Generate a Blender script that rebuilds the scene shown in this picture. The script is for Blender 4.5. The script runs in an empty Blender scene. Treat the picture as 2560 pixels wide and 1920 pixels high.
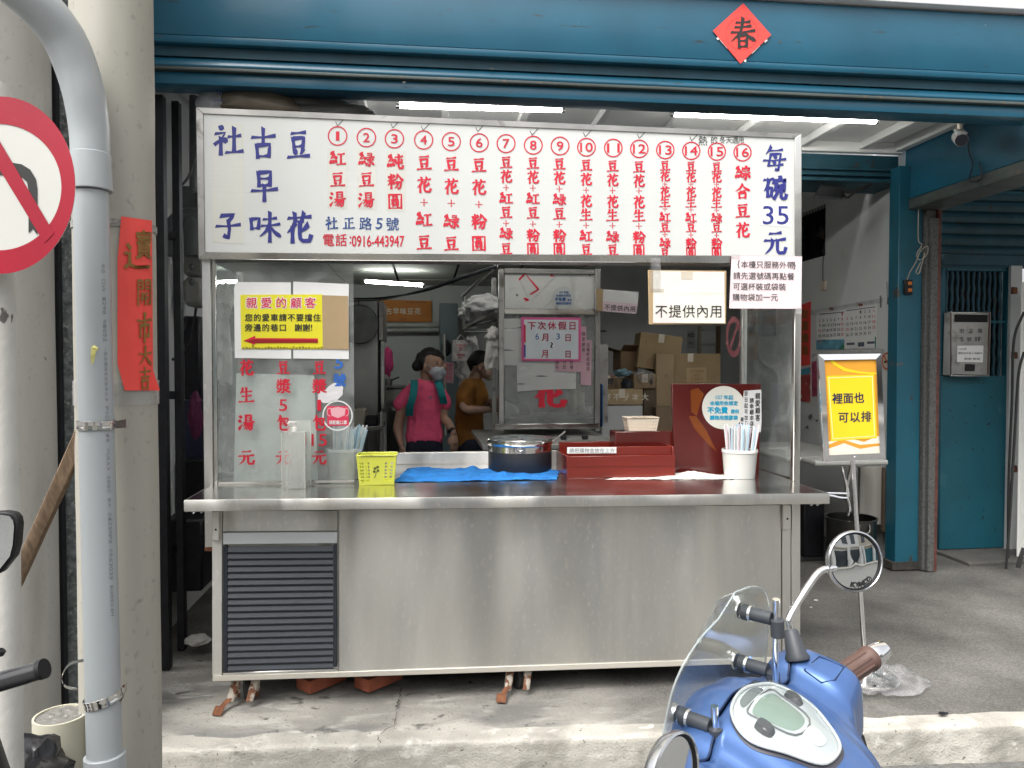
import bpy, bmesh, math, random
from mathutils import Vector, Matrix, noise
random.seed(7)
R_ = math.radians
scn = bpy.context.scene
COL = scn.collection
# ---------------------------------------------------------------- camera
YAW, PITCH, FPX, CAMZ = R_(6.5), R_(1.5), 1900.0, 1.45
cd = bpy.data.cameras.new('camera'); cam = bpy.data.objects.new('camera', cd); COL.objects.link(cam)
cd.sensor_width = 36.0; cd.lens = FPX / 2560 * 36.0; cd.clip_start = 0.05; cd.clip_end = 400
cam.location = (0, 0, CAMZ); cam.rotation_euler = (R_(90) - PITCH, 0, -YAW)
scn.camera = cam
# ---------------------------------------------------------------- world, sun, exposure
SUN_EL, SUN_AZ = R_(58), R_(222)     # azimuth clockwise from +Y; sun high behind the camera
w = bpy.data.worlds.new('World'); scn.world = w; w.use_nodes = True
nt = w.node_tree; bg = nt.nodes['Background']
sk = nt.nodes.new('ShaderNodeTexSky'); sk.sky_type = 'NISHITA'; sk.sun_disc = False
sk.sun_elevation = SUN_EL; sk.sun_rotation = SUN_AZ; sk.air_density = 1.0; sk.dust_density = 6.0; sk.ozone_density = 1.0
hs = nt.nodes.new('ShaderNodeHueSaturation'); hs.inputs['Saturation'].default_value = 0.16
nt.links.new(sk.outputs[0], hs.inputs['Color']); nt.links.new(hs.outputs[0], bg.inputs['Color'])
bg.inputs['Strength'].default_value = 0.15
sl = bpy.data.lights.new('sun', 'SUN'); sl.energy = .85; sl.angle = R_(40); sl.color = (1.0, 0.965, 0.92)
so = bpy.data.objects.new('sun', sl); COL.objects.link(so)
sd = Vector((math.sin(SUN_AZ) * math.cos(SUN_EL), math.cos(SUN_AZ) * math.cos(SUN_EL), math.sin(SUN_EL)))
so.rotation_euler = (-sd).to_track_quat('-Z', 'Y').to_euler(); so.location = (0, -3, 9)
vs = scn.view_settings; vs.view_transform = 'Standard'; vs.look = 'None'; vs.gamma = 1.0; vs.use_curve_mapping = False
vs.exposure = 1.17
cy = scn.cycles
cy.use_denoising = True; cy.denoiser = 'OPENIMAGEDENOISE'; cy.denoising_input_passes = 'RGB_ALBEDO_NORMAL'; cy.denoising_prefilter = 'ACCURATE'; cy.max_bounces = 8; cy.diffuse_bounces = 4; cy.glossy_bounces = 4; cy.transparent_max_bounces = 16
cy.transmission_bounces = 4; cy.sample_clamp_indirect = 6.0; cy.caustics_reflective = False; cy.caustics_refractive = False
# ---------------------------------------------------------------- pixel -> place helpers (photo is 2560 x 1920)
fw = Vector((math.sin(YAW) * math.cos(PITCH), math.cos(YAW) * math.cos(PITCH), -math.sin(PITCH)))
rt = Vector((math.cos(YAW), -math.sin(YAW), 0)); upv = rt.cross(fw); CP = Vector((0, 0, CAMZ))
def ray(x, y): return fw + rt * ((x - 1280) / FPX) + upv * ((960 - y) / FPX)
def W(x, y, Y): r = ray(x, y); return CP + r * (Y / r.y)
def WX(x, y, X): r = ray(x, y); return CP + r * (X / r.x)
def WZ(x, y, Z): r = ray(x, y); return CP + r * ((Z - CAMZ) / r.z)
def WD(x, y, D): return CP + ray(x, y) * D
def PX(P):
    d = Vector(P) - CP; z = d.dot(fw)
    return (1280 + FPX * d.dot(rt) / z, 960 - FPX * d.dot(upv) / z, z)
# ---------------------------------------------------------------- object helpers
INV = {}
def thing(name, label, cat, loc=(0, 0, 0), group=None, rot=0):
    o = bpy.data.objects.new(name, None); COL.objects.link(o); o.empty_display_size = .1
    o.location = loc; o.rotation_euler = (0, 0, rot)
    o['label'] = label; o['category'] = cat
    if group: o['group'] = group
    INV[o] = (Matrix.Translation(Vector(loc)) @ Matrix.Rotation(rot, 4, 'Z')).inverted()
    return o
def tag(o, label, cat, group=None):
    o['label'] = label; o['category'] = cat
    if group: o['group'] = group
    return o
def struct(o): o['kind'] = 'structure'; return o
def stuff(o): o['kind'] = 'stuff'; return o
class MB:
    def __init__(s): s.v = []; s.f = []; s.m = []
    def add(s, vs, fs, m=0):
        n = len(s.v); s.v += [Vector(v) for v in vs]; s.f += [tuple(i + n for i in f) for f in fs]; s.m += [m] * len(fs); return s
    def hexa(s, p, m=0):   # p: 4 front + 4 back
        return s.add(p, [(0, 1, 2, 3), (7, 6, 5, 4), (0, 4, 5, 1), (1, 5, 6, 2), (2, 6, 7, 3), (3, 7, 4, 0)], m)
    def box(s, x0, x1, y0, y1, z0, z1, m=0):
        return s.hexa([(x0, y0, z0), (x1, y0, z0), (x1, y0, z1), (x0, y0, z1), (x0, y1, z0), (x1, y1, z0), (x1, y1, z1), (x0, y1, z1)], m)
    def obox(s, c, ax, ay, az, m=0):  # centre and half axis vectors
        c, ax, ay, az = map(Vector, (c, ax, ay, az))
        return s.hexa([c - ax - ay - az, c + ax - ay - az, c + ax - ay + az, c - ax - ay + az, c - ax + ay - az, c + ax + ay - az, c + ax + ay + az, c - ax + ay + az], m)
    def prism(s, poly, ex, m=0):
        n = len(poly); ex = Vector(ex); P = [Vector(p) for p in poly]
        return s.add(P + [p + ex for p in P], [tuple(range(n)), tuple(range(2 * n - 1, n - 1, -1))] + [(i, i + n, (i + 1) % n + n, (i + 1) % n) for i in range(n)], m)
    def tube(s, pts, r, n=12, cap=True, m=0, sq=1.0, up=None):
        P = [Vector(p) for p in pts]; k = len(P)
        rr = r if isinstance(r, (list, tuple)) else [r] * k
        T = [(P[min(i + 1, k - 1)] - P[max(i - 1, 0)]).normalized() for i in range(k)]
        u = Vector(up) if up else Vector((0, 0, 1))
        if abs(T[0].dot(u)) > .95: u = Vector((0, 1, 0.01))
        vs_, fs = [], []
        for i in range(k):
            u = (u - T[i] * u.dot(T[i])).normalized(); b = T[i].cross(u)
            for j in range(n):
                a = 2 * math.pi * j / n; vs_.append(P[i] + (b * math.cos(a) + u * math.sin(a) * sq) * rr[i])
        for i in range(k - 1):
            for j in range(n): fs.append((i * n + j, i * n + (j + 1) % n, (i + 1) * n + (j + 1) % n, (i + 1) * n + j))
        if cap: fs += [tuple(range(n - 1, -1, -1)), tuple(range((k - 1) * n, k * n))]
        return s.add(vs_, fs, m)
    def lathe(s, prof, c=(0, 0, 0), n=32, M=None, m=0):
        c = Vector(c); vs_, fs = [], []; k = len(prof)
        for r, z in prof:
            for j in range(n):
                a = 2 * math.pi * j / n; p = Vector((max(r, 1e-5) * math.cos(a), max(r, 1e-5) * math.sin(a), z))
                vs_.append(c + (M @ p if M else p))
        for i in range(k - 1):
            for j in range(n): fs.append((i * n + j, i * n + (j + 1) % n, (i + 1) * n + (j + 1) % n, (i + 1) * n + j))
        return s.add(vs_, fs, m)
    def ell(s, c, rx, ry, rz, M=None, n=16, k=10, m=0):
        c = Vector(c); vs_, fs = [], []
        for i in range(k + 1):
            t = math.pi * i / k
            for j in range(n):
                a = 2 * math.pi * j / n; p = Vector((rx * max(math.sin(t), .001) * math.cos(a), ry * max(math.sin(t), .001) * math.sin(a), -rz * math.cos(t)))
                vs_.append(c + (M @ p if M else p))
        for i in range(k):
            for j in range(n): fs.append((i * n + j, i * n + (j + 1) % n, (i + 1) * n + (j + 1) % n, (i + 1) * n + j))
        return s.add(vs_, fs + [tuple(range(n - 1, -1, -1)), tuple(range(k * n, (k + 1) * n))], m)
    def grid(s, fn, nu, nv, m=0, wrap=False):
        vs_ = [fn(i / nu, j / nv) for j in range(nv + 1) for i in range(nu + (0 if wrap else 1))]
        w_ = nu if wrap else nu + 1
        fs = [(j * w_ + i, j * w_ + (i + 1) % w_, (j + 1) * w_ + (i + 1) % w_, (j + 1) * w_ + i) for j in range(nv) for i in range(nu)]
        return s.add(vs_, fs, m)
    def slab(s, q, t, m=0):    # quad q (front face, 4 points) given thickness vector t
        q = [Vector(p) for p in q]; t = Vector(t); return s.hexa(q + [p + t for p in q], m)
    def build(s, name, mats, parent=None, bevel=0, smooth=True, ang=40, recalc=True, seg=1, sub=0):
        me = bpy.data.meshes.new(name); inv = INV.get(parent) if parent else None
        if parent and inv is None: inv = INV.get(parent.parent) if parent.parent else None
        vs_ = [inv @ v for v in s.v] if inv else s.v
        me.from_pydata([tuple(v) for v in vs_], [], s.f)
        if not isinstance(mats, (list, tuple)): mats = [mats]
        for q in mats: me.materials.append(q)
        if len(mats) > 1: me.polygons.foreach_set('material_index', s.m)
        bm = bmesh.new(); bm.from_mesh(me)
        if recalc: bmesh.ops.recalc_face_normals(bm, faces=bm.faces)
        if bevel: bmesh.ops.bevel(bm, geom=[e for e in bm.edges if len(e.link_faces) == 2 and e.calc_face_angle(0) > .6], offset=bevel, segments=seg, affect='EDGES', profile=.5, clamp_overlap=True)
        if smooth:
            for f in bm.faces: f.smooth = True
            for e in bm.edges:
                if len(e.link_faces) == 2 and e.calc_face_angle(0) > R_(ang): e.smooth = False
        bm.to_mesh(me); bm.free()
        o = bpy.data.objects.new(name, me); COL.objects.link(o)
        if sub:
            md = o.modifiers.new('sub', 'SUBSURF'); md.levels = sub; md.render_levels = sub
        if parent:
            o.parent = parent
            if parent not in INV and parent.parent is None: o.matrix_parent_inverse = Matrix.Identity(4)
        return o
def sub_of(o, parent): return o
def remesh(parts, name, material, parent, vox=.008, smooth=4):
    me = bpy.data.meshes.new(name); me.from_pydata([tuple(v) for v in parts.v], [], parts.f)
    bm = bmesh.new(); bm.from_mesh(me); bmesh.ops.recalc_face_normals(bm, faces=bm.faces); bm.to_mesh(me); bm.free()
    t = bpy.data.objects.new('tmp', me); COL.objects.link(t)
    md = t.modifiers.new('r', 'REMESH'); md.mode = 'VOXEL'; md.voxel_size = vox; md.use_smooth_shade = True
    if smooth: m2 = t.modifiers.new('s', 'SMOOTH'); m2.iterations = smooth; m2.factor = .5
    dg = bpy.context.evaluated_depsgraph_get(); e = t.evaluated_get(dg)
    nm = bpy.data.meshes.new_from_object(e, depsgraph=dg); nm.name = name
    bpy.data.objects.remove(t); nm.materials.clear(); nm.materials.append(material)
    for p_ in nm.polygons: p_.use_smooth = True
    if parent: nm.transform(INV[parent])
    o = bpy.data.objects.new(name, nm); COL.objects.link(o); o.parent = parent
    return o
def copy_thing(o, dloc, label=None):
    c = o.copy(); COL.objects.link(c); c.location = o.location + Vector(dloc)
    if label: c['label'] = label
    for ch in list(o.children):
        d = ch.copy(); COL.objects.link(d); d.parent = c
        for g in ch.children: h = g.copy(); COL.objects.link(h); h.parent = d
    return c
# ---------------------------------------------------------------- materials
def mat(name, col, rough=.5, metal=0., var=.12, vs=6, st=(1, 1, 1), bump=0., bs=80, col2=None, c2=(.55, .62), c2s=5, c2st=(1, 1, 1),
        coat=0., rv=0., emit=None, es=1., alpha=1., trans=0., bst=None, sheen=0., spec=.5, bd=.01, aniso=0, sss=0):
    M = bpy.data.materials.new(name); M.use_nodes = True; N = M.node_tree.nodes; L = M.node_tree.links
    b = N['Principled BSDF']; col = (*col, 1) if len(col) == 3 else col
    tc = N.new('ShaderNodeTexCoord')
    def nz(scale, stretch, det=5, dist=0.):
        mp = N.new('ShaderNodeMapping'); mp.inputs['Scale'].default_value = stretch; L.new(tc.outputs['Object'], mp.inputs[0])
        n = N.new('ShaderNodeTexNoise'); n.inputs['Scale'].default_value = scale; n.inputs['Detail'].default_value = det; n.inputs['Distortion'].default_value = dist
        L.new(mp.outputs[0], n.inputs['Vector']); return n.outputs['Fac']
    def ramp(src, a, c_, lo=0., hi=1.):
        r = N.new('ShaderNodeMapRange'); r.inputs[1].default_value = a; r.inputs[2].default_value = c_; r.inputs[3].default_value = lo; r.inputs[4].default_value = hi
        L.new(src, r.inputs[0]); return r.outputs[0]
    def mixc(fac, a, c_):
        m = N.new('ShaderNodeMix'); m.data_type = 'RGBA'
        for s_, v in ((m.inputs['Factor'], fac), (m.inputs['A'], a), (m.inputs['B'], c_)):
            if hasattr(v, 'links'): L.new(v, s_)
            elif isinstance(v, (int, float)): s_.default_value = v
            else: s_.default_value = (*v, 1) if len(v) == 3 else v
        return m.outputs['Result']
    out = None
    if var:
        n1 = nz(vs, st)
        out = mixc(ramp(n1, .3, .7), tuple(max(0, c * (1 - var)) for c in col[:3]), tuple(min(1, c * (1 + var)) for c in col[:3]))
        if rv: L.new(ramp(n1, .3, .7, max(.02, rough - rv), rough + rv), b.inputs['Roughness'])
    if col2:
        for q in (col2 if isinstance(col2, list) else [(col2, c2, c2s, c2st)]):
            out = mixc(ramp(nz(q[2], q[3], 8, .4), q[1][0], q[1][1]), out if out else col, q[0])
    if out: L.new(out, b.inputs['Base Color'])
    else: b.inputs['Base Color'].default_value = col
    if not (var and rv): b.inputs['Roughness'].default_value = rough
    b.inputs['Metallic'].default_value = metal; b.inputs['Coat Weight'].default_value = coat; b.inputs['Coat Roughness'].default_value = .08
    b.inputs['Specular IOR Level'].default_value = spec; b.inputs['Alpha'].default_value = alpha; b.inputs['Transmission Weight'].default_value = trans
    b.inputs['Sheen Weight'].default_value = sheen; b.inputs['Anisotropic'].default_value = aniso
    if sss: b.inputs['Subsurface Weight'].default_value = sss; b.inputs['Subsurface Scale'].default_value = .01
    if bump:
        bp = N.new('ShaderNodeBump'); bp.inputs['Strength'].default_value = bump; bp.inputs['Distance'].default_value = bd
        L.new(nz(bs, bst or st, 6), bp.inputs['Height']); L.new(bp.outputs[0], b.inputs['Normal'])
    if emit: b.inputs['Emission Color'].default_value = (*emit, 1); b.inputs['Emission Strength'].default_value = es
    return M
def glassmat(name, tint=(.93, .96, .95), haze=.06, hazecol=(.75, .76, .74), rough=.02, smear=0., ior=1.45):
    M = bpy.data.materials.new(name); M.use_nodes = True; N = M.node_tree.nodes; L = M.node_tree.links; N.clear()
    o = N.new('ShaderNodeOutputMaterial'); t = N.new('ShaderNodeBsdfTransparent'); t.inputs[0].default_value = (*tint, 1)
    g = N.new('ShaderNodeBsdfGlossy'); g.inputs['Roughness'].default_value = rough
    lw = N.new('ShaderNodeLayerWeight'); lw.inputs[0].default_value = .5; pw = N.new('ShaderNodeMath'); pw.operation = 'POWER'; pw.inputs[1].default_value = 3.5
    L.new(lw.outputs['Facing'], pw.inputs[0]); fr = N.new('ShaderNodeMapRange'); fr.inputs[3].default_value = .05 * (ior - 1) / .45; fr.inputs[4].default_value = .75; L.new(pw.outputs[0], fr.inputs[0])
    m1 = N.new('ShaderNodeMixShader'); L.new(fr.outputs[0], m1.inputs[0]); L.new(t.outputs[0], m1.inputs[1]); L.new(g.outputs[0], m1.inputs[2])
    d = N.new('ShaderNodeBsdfDiffuse'); d.inputs[0].default_value = (*hazecol, 1)
    m2 = N.new('ShaderNodeMixShader'); L.new(m1.outputs[0], m2.inputs[1]); L.new(d.outputs[0], m2.inputs[2])
    if smear:
        tc = N.new('ShaderNodeTexCoord'); n = N.new('ShaderNodeTexNoise'); n.inputs['Scale'].default_value = 5; n.inputs['Detail'].default_value = 7; n.inputs['Distortion'].default_value = 1.5
        L.new(tc.outputs['Object'], n.inputs['Vector']); r = N.new('ShaderNodeMapRange'); r.inputs[1].default_value = .4; r.inputs[2].default_value = .75
        r.inputs[3].default_value = haze; r.inputs[4].default_value = haze + smear; L.new(n.outputs['Fac'], r.inputs[0]); L.new(r.outputs[0], m2.inputs[0])
    else: m2.inputs[0].default_value = haze
    L.new(m2.outputs[0], o.inputs[0]); return M
def emat(name, col, s):
    return mat(name, (.9, .9, .9), var=0, emit=col, es=s)
ANR = .25
RUST = (.16, .06, .025)
m_steel = mat('stainless_brushed', (.70, .68, .635), .34, 1., .07, 3, (1, 1, .25), .10, 300, bst=(7, 7, .2), rv=.05, bd=.002, aniso=.8,
              col2=[((.54, .54, .525), (.45, .72), 2.4, (1.8, 1, .3)), ((.76, .73, .67), (.56, .74), 60, (1, 1, .5))])
_t = m_steel.node_tree.nodes.new('ShaderNodeTangent'); _t.direction_type = 'RADIAL'; _t.axis = 'Z'; m_steel.node_tree.links.new(_t.outputs[0], m_steel.node_tree.nodes['Principled BSDF'].inputs['Tangent'])
m_steel.node_tree.nodes['Principled BSDF'].inputs['Anisotropic Rotation'].default_value = ANR
_T = m_steel.node_tree; _q = _T.nodes.new; _c = _q('ShaderNodeTexCoord'); _m = _q('ShaderNodeMapping'); _m.inputs['Scale'].default_value = (1, 1, 0); _o = _q('ShaderNodeTexNoise'); _o.inputs['Scale'].default_value = 1.5; _o.inputs['Detail'].default_value = 1.5
_s = _q('ShaderNodeSeparateXYZ'); _h = _q('ShaderNodeMath'); _h.operation = 'SUBTRACT'; _h.inputs[1].default_value = .5; _k = _q('ShaderNodeMath'); _k.operation = 'MULTIPLY'; _B = _q('ShaderNodeBump'); _B.inputs['Distance'].default_value = .38; _B.inputs['Strength'].default_value = 1
_T.links.new(_c.outputs['Object'], _m.inputs[0]); _T.links.new(_m.outputs[0], _o.inputs['Vector']); _T.links.new(_o.outputs['Fac'], _h.inputs[0]); _T.links.new(_c.outputs['Object'], _s.inputs[0]); _T.links.new(_h.outputs[0], _k.inputs[0]); _T.links.new(_s.outputs[2], _k.inputs[1]); _T.links.new(_k.outputs[0], _B.inputs['Height'])
_bp = [n for n in _T.nodes if n.type == 'BUMP' and n != _B][0]; _T.links.new(_B.outputs[0], _bp.inputs['Normal'])
m_steel_top = mat('stainless_counter_top', (.88, .87, .84), .2, 1., .1, 4, rv=.04, bump=.03, bs=30, bd=.002)
m_steel_pol = mat('polished_stainless', (.74, .73, .70), .15, 1., .06, 5, bump=.12, bs=7, bd=.01)
m_steel_dull = mat('worn_stainless', (.42, .41, .39), .38, 1., .22, 5, bump=.08, bs=14, bd=.01, col2=((.2, .19, .17)), c2=(.58, .7), c2s=9)
m_chrome = mat('chrome', (.86, .86, .87), .05, 1., 0)
m_teal = mat('teal_paint', (.011, .100, .165), .33, 0, .14, 3, (1, 1, 1), .05, 9, bd=.01, col2=[((.03, .05, .055), (.66, .72), 22, (.3, 1, 2)), ((.35, .37, .34), (.76, .77), 60, (1, 1, 1))], coat=.15)
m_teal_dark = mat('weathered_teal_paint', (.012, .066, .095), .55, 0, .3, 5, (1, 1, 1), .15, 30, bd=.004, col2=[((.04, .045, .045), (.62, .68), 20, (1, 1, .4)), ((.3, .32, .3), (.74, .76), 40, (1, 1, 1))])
m_teal_door = mat('scuffed_teal_enamel', (.011, .105, .145), .42, 0, .12, 3, bump=.1, bs=60, bd=.003, col2=[((.01, .02, .022), (.68, .7), 34, (1, 1, .8)), ((.07, .19, .22), (.62, .75), 4, (1, 1, .6))])
m_dirtrail = mat('grimy_rail_paint', (.07, .085, .08), .5, .2, .4, 8, (.2, 1, 1), .2, 30, col2=((.14, .10, .075)), c2=(.62, .7), c2s=34)
m_cream = mat('cream_wall_paint', (.62, .58, .47), .7, 0, .06, 4, bump=.05, bs=40)
m_white_pt = mat('white_ceiling_paint', (.84, .84, .82), .6, 0, .05, 3)
m_wall = mat('dingy_white_wall_paint', (.62, .63, .62), .75, 0, .06, 2, (1, 1, .5), .06, 50, col2=[((.4, .39, .36), (.66, .85), 3, (1, 1, .5))])
m_wall_in = mat('grey_white_plaster', (.60, .61, .60), .8, 0, .08, 2, bump=.05, bs=40)
m_colm = mat('cream_painted_column', (.36, .345, .295), .6, 0, .12, 2.5, (1, 1, .35), .12, 35, bd=.004, col2=[((.30, .285, .25), (.6, .8), 3.2, (1, 1, .3)), ((.26, .25, .22), (.60, .74), 48, (1, 1, .7)), ((.1, .09, .08), (.775, .785), 26, (1, 1, 1))])
m_colw = mat('weathered_white_column', (.43, .42, .385), .7, 0, .14, 2, (1, 1, .4), .25, 40, bd=.005, col2=[((.30, .29, .26), (.52, .72), 4, (1, 1, .3)), ((.14, .13, .12), (.70, .72), 16, (1, 1, .8)), ((.33, .32, .29), (.6, .75), 60, (1, 1, 1))])
m_pvc = mat('grey_pvc', (.35, .375, .385), .36, 0, .05, 3, (1, 1, .4), .05, 40, col2=[((.27, .28, .27), (.56, .8), 5, (1, 1, .3)), ((.25, .24, .21), (.77, .79), 26, (1, 1, .5))])
m_granite = mat('dark_granite', (.17, .19, .185), .3, 0, .55, 42, (1, 1, 1), .1, 60, bd=.002, col2=((.40, .42, .40)), c2=(.56, .66), c2s=60)
m_conc = mat('weathered_concrete', (.38, .36, .32), .85, 0, .25, 1.6, (1, 1.6, 1), .5, 60, bd=.008,
             col2=[((.20, .195, .18), (.47, .62), 3.0, (.6, 1.5, 1)), ((.47, .455, .41), (.54, .64), 8, (.55, 1.5, 1)), ((.12, .115, .105), (.63, .69), 14, (.7, 1, 1)), ((.24, .23, .21), (.6, .68), 70, (1, 1, 1))])
m_kerb = mat('rough_kerb_concrete', (.45, .43, .38), .9, 0, .2, 3, (1, 1, 1), .6, 110, bd=.006,
             col2=[((.30, .285, .25), (.50, .66), 5, (1, 1, 1)), ((.58, .56, .51), (.58, .68), 12, (1, 1, 1)), ((.13, .12, .10), (.68, .71), 42, (1, 1, 1)), ((.25, .24, .21), (.60, .70), 130, (1, 1, 1))])
m_cdark = mat('dirty_floor_concrete', (.17, .165, .15), .8, 0, .25, 3, (1, 1, 1), .4, 90, bd=.006, col2=[((.28, .27, .25), (.6, .66), 60, (1, 1, 1)), ((.1, .098, .09), (.55, .7), 2.5, (1, 1, 1))])
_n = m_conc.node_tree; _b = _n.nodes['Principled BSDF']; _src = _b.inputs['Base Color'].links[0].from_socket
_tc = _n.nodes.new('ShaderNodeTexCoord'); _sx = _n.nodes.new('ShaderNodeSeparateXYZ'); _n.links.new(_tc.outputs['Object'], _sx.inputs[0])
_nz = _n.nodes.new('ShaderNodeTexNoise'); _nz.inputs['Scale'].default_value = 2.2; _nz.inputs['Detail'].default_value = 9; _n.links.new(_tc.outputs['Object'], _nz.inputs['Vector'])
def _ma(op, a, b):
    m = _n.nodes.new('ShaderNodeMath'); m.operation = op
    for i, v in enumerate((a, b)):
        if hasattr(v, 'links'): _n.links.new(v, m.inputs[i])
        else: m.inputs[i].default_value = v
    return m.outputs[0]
_f = _ma('ADD', _ma('ADD', _ma('MULTIPLY', _sx.outputs[0], .55), _ma('MULTIPLY', _sx.outputs[1], 1.3)), _ma('MULTIPLY', _nz.outputs['Fac'], 1.6))  # darker gravelly paving to the right; under-cart shade also painted into the colour
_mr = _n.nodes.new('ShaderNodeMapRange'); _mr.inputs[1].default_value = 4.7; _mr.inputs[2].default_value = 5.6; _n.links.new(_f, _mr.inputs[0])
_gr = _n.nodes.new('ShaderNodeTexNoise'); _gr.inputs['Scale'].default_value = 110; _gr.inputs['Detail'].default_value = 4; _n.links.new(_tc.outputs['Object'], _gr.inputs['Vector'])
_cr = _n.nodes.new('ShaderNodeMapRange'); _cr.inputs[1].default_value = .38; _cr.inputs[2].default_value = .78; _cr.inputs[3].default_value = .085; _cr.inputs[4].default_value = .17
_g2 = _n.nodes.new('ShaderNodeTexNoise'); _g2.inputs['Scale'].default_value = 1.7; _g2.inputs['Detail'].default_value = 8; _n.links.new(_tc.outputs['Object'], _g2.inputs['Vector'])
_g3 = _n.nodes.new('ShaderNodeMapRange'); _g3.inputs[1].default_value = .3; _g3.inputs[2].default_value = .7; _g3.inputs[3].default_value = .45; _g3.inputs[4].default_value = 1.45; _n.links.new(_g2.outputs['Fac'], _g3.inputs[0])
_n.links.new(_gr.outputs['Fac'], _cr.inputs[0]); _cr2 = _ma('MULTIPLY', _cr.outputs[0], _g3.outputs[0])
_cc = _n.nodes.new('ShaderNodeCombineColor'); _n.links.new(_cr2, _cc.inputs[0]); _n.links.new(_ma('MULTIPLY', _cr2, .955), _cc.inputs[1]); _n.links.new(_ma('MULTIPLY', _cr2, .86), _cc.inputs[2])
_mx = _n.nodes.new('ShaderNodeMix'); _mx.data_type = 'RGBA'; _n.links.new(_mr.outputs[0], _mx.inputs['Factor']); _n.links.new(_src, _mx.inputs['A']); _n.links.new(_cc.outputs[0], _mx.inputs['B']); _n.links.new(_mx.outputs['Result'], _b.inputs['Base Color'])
m_crack = mat('dark_crack', (.05, .047, .04), .95, 0, .3, 20)
m_asph = mat('asphalt', (.13, .128, .12), .9, 0, .3, 90, bump=.5, bs=180, bd=.006)
m_black = mat('black_painted_steel', (.018, .018, .022), .5, .2, .3, 20, bump=.1, bs=60, bd=.002)
m_blackp = mat('black_plastic', (.012, .012, .013), .5, 0, .15, 20, spec=.3)
m_darkgrey = mat('slate_plastic_louvre', (.015, .021, .030), .5, 0, .18, 6, (1, 1, 3), .05, 40)
m_darkgap = mat('dark_void', (.008, .008, .008), .9, 0, 0)
m_wood = mat('weathered_timber', (.20, .135, .085), .8, 0, .35, 9, (8, 8, .5), .4, 30, bst=(9, 9, .5), bd=.004)
m_rustw = mat('rusted_white_caster', (.42, .38, .32), .7, .1, .2, 20, bump=.3, bs=80, bd=.003, col2=(RUST), c2=(.48, .54), c2s=26)
m_rust = mat('rusty_iron', (.19, .075, .035), .85, .1, .35, 30, bump=.5, bs=80, bd=.004)
m_brick = mat('red_brick', (.36, .105, .055), .85, 0, .2, 12, bump=.5, bs=70, bd=.006)
m_rubber = mat('black_rubber', (.02, .02, .02), .7, 0, .2, 20)
m_paper = mat('white_paper', (.78, .78, .76), .7, 0, .04, 8, bump=.05, bs=6)
m_paperd = mat('grubby_white_paper', (.50, .50, .47), .75, 0, .1, 6, (1, 1, 4), .1, 10, col2=((.22, .2, .18)), c2=(.66, .69), c2s=13, c2st=(.5, 1, 7))
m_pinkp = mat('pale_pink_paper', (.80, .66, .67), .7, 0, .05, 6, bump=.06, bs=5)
m_redp = mat('red_festive_paper', (.84, .07, .055), .55, 0, .08, 5, bump=.06, bs=8)
m_yel = mat('yellow_print', (.80, .72, .03), .4, 0, .05, 4)
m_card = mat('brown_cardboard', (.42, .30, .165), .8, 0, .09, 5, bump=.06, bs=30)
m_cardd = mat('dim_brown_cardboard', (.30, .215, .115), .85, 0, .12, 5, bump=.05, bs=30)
m_ink_blue = mat('blue_lettering', (.03, .035, .22), .4, 0, .06, 4)
m_ink_red = mat('red_lettering', (.62, .015, .04), .4, 0, .08, 5)
m_ink_black = mat('black_lettering', (.02, .02, .02), .5, 0, 0)
m_ink_gold = mat('gold_brush_ink', (.24, .125, .025), .45, .2, .2, 30)
m_ink_grey = mat('grey_print', (.20, .21, .22), .6, 0, 0)
m_signw = mat('white_corrugated_plastic', (.655, .665, .64), .28, 0, .04, 2, bump=.16, bs=150, bst=(.01, .01, 1), bd=.002, coat=.2)
m_glass = glassmat('smudged_clear_acrylic', haze=.07, smear=.16)
m_glass2 = glassmat('clean_glass', haze=.02)
m_acr = glassmat('clear_acrylic_box', (.95, .96, .95), .22, (.85, .85, .8), .05)
m_film = glassmat('crumpled_clear_film', (.94, .94, .94), .09, (.7, .7, .7), .10, smear=.25)
m_maroon = mat('dark_red_lacquer', (.085, .010, .008), .16, 0, .2, 3, bump=.02, bs=8, coat=.4)
m_redlaq = mat('red_lacquer', (.165, .018, .011), .2, 0, .1, 3, (1, 1, 6), coat=.3)
m_blue_t = mat('blue_towel', (.012, .17, .50), .95, 0, .2, 14, bump=1., bs=120, bd=.008)
m_cloth = mat('white_cotton', (.70, .68, .63), .9, 0, .08, 12, bump=.4, bs=90, bd=.004, sheen=.2)
m_bagw = mat('white_plastic_film', (.68, .67, .64), .35, 0, .08, 8, bump=.3, bs=18, bd=.008)
m_whitepl = mat('white_plastic', (.74, .74, .70), .3, 0, .04, 5, sss=.1)
m_creampl = mat('cream_plastic', (.72, .62, .50), .35, 0, .04, 5)
m_limepl = mat('lime_plastic', (.66, .68, .08), .3, 0, .05, 5, coat=.2)
m_pot_reflection = mat('dark_pot_reflection', (.022, .022, .023), .45, .0, .2, 4, (1, 1, .4))  # steel mirroring dark surroundings, painted as a near-black colour
m_skin = mat('skin', (.45, .27, .19), .55, 0, .06, 20, sss=.1)
m_skin2 = mat('light_skin', (.48, .31, .23), .55, 0, .06, 20, sss=.1)
m_hair = mat('black_hair', (.008, .007, .007), .6, 0, .3, 40, (1, 1, .2), .5, 60, bst=(5, 5, .4), bd=.006)
m_pinkshirt = mat('bright_pink_jersey', (.85, .10, .22), .8, 0, .06, 30, bump=.3, bs=14, bd=.012)
m_teals = mat('teal_strap_fabric', (.005, .20, .22), .7, 0, .06, 20)
m_jeans = mat('dark_navy_denim', (.01, .012, .03), .85, 0, .2, 20, bump=.2, bs=60, bd=.003)
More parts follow.
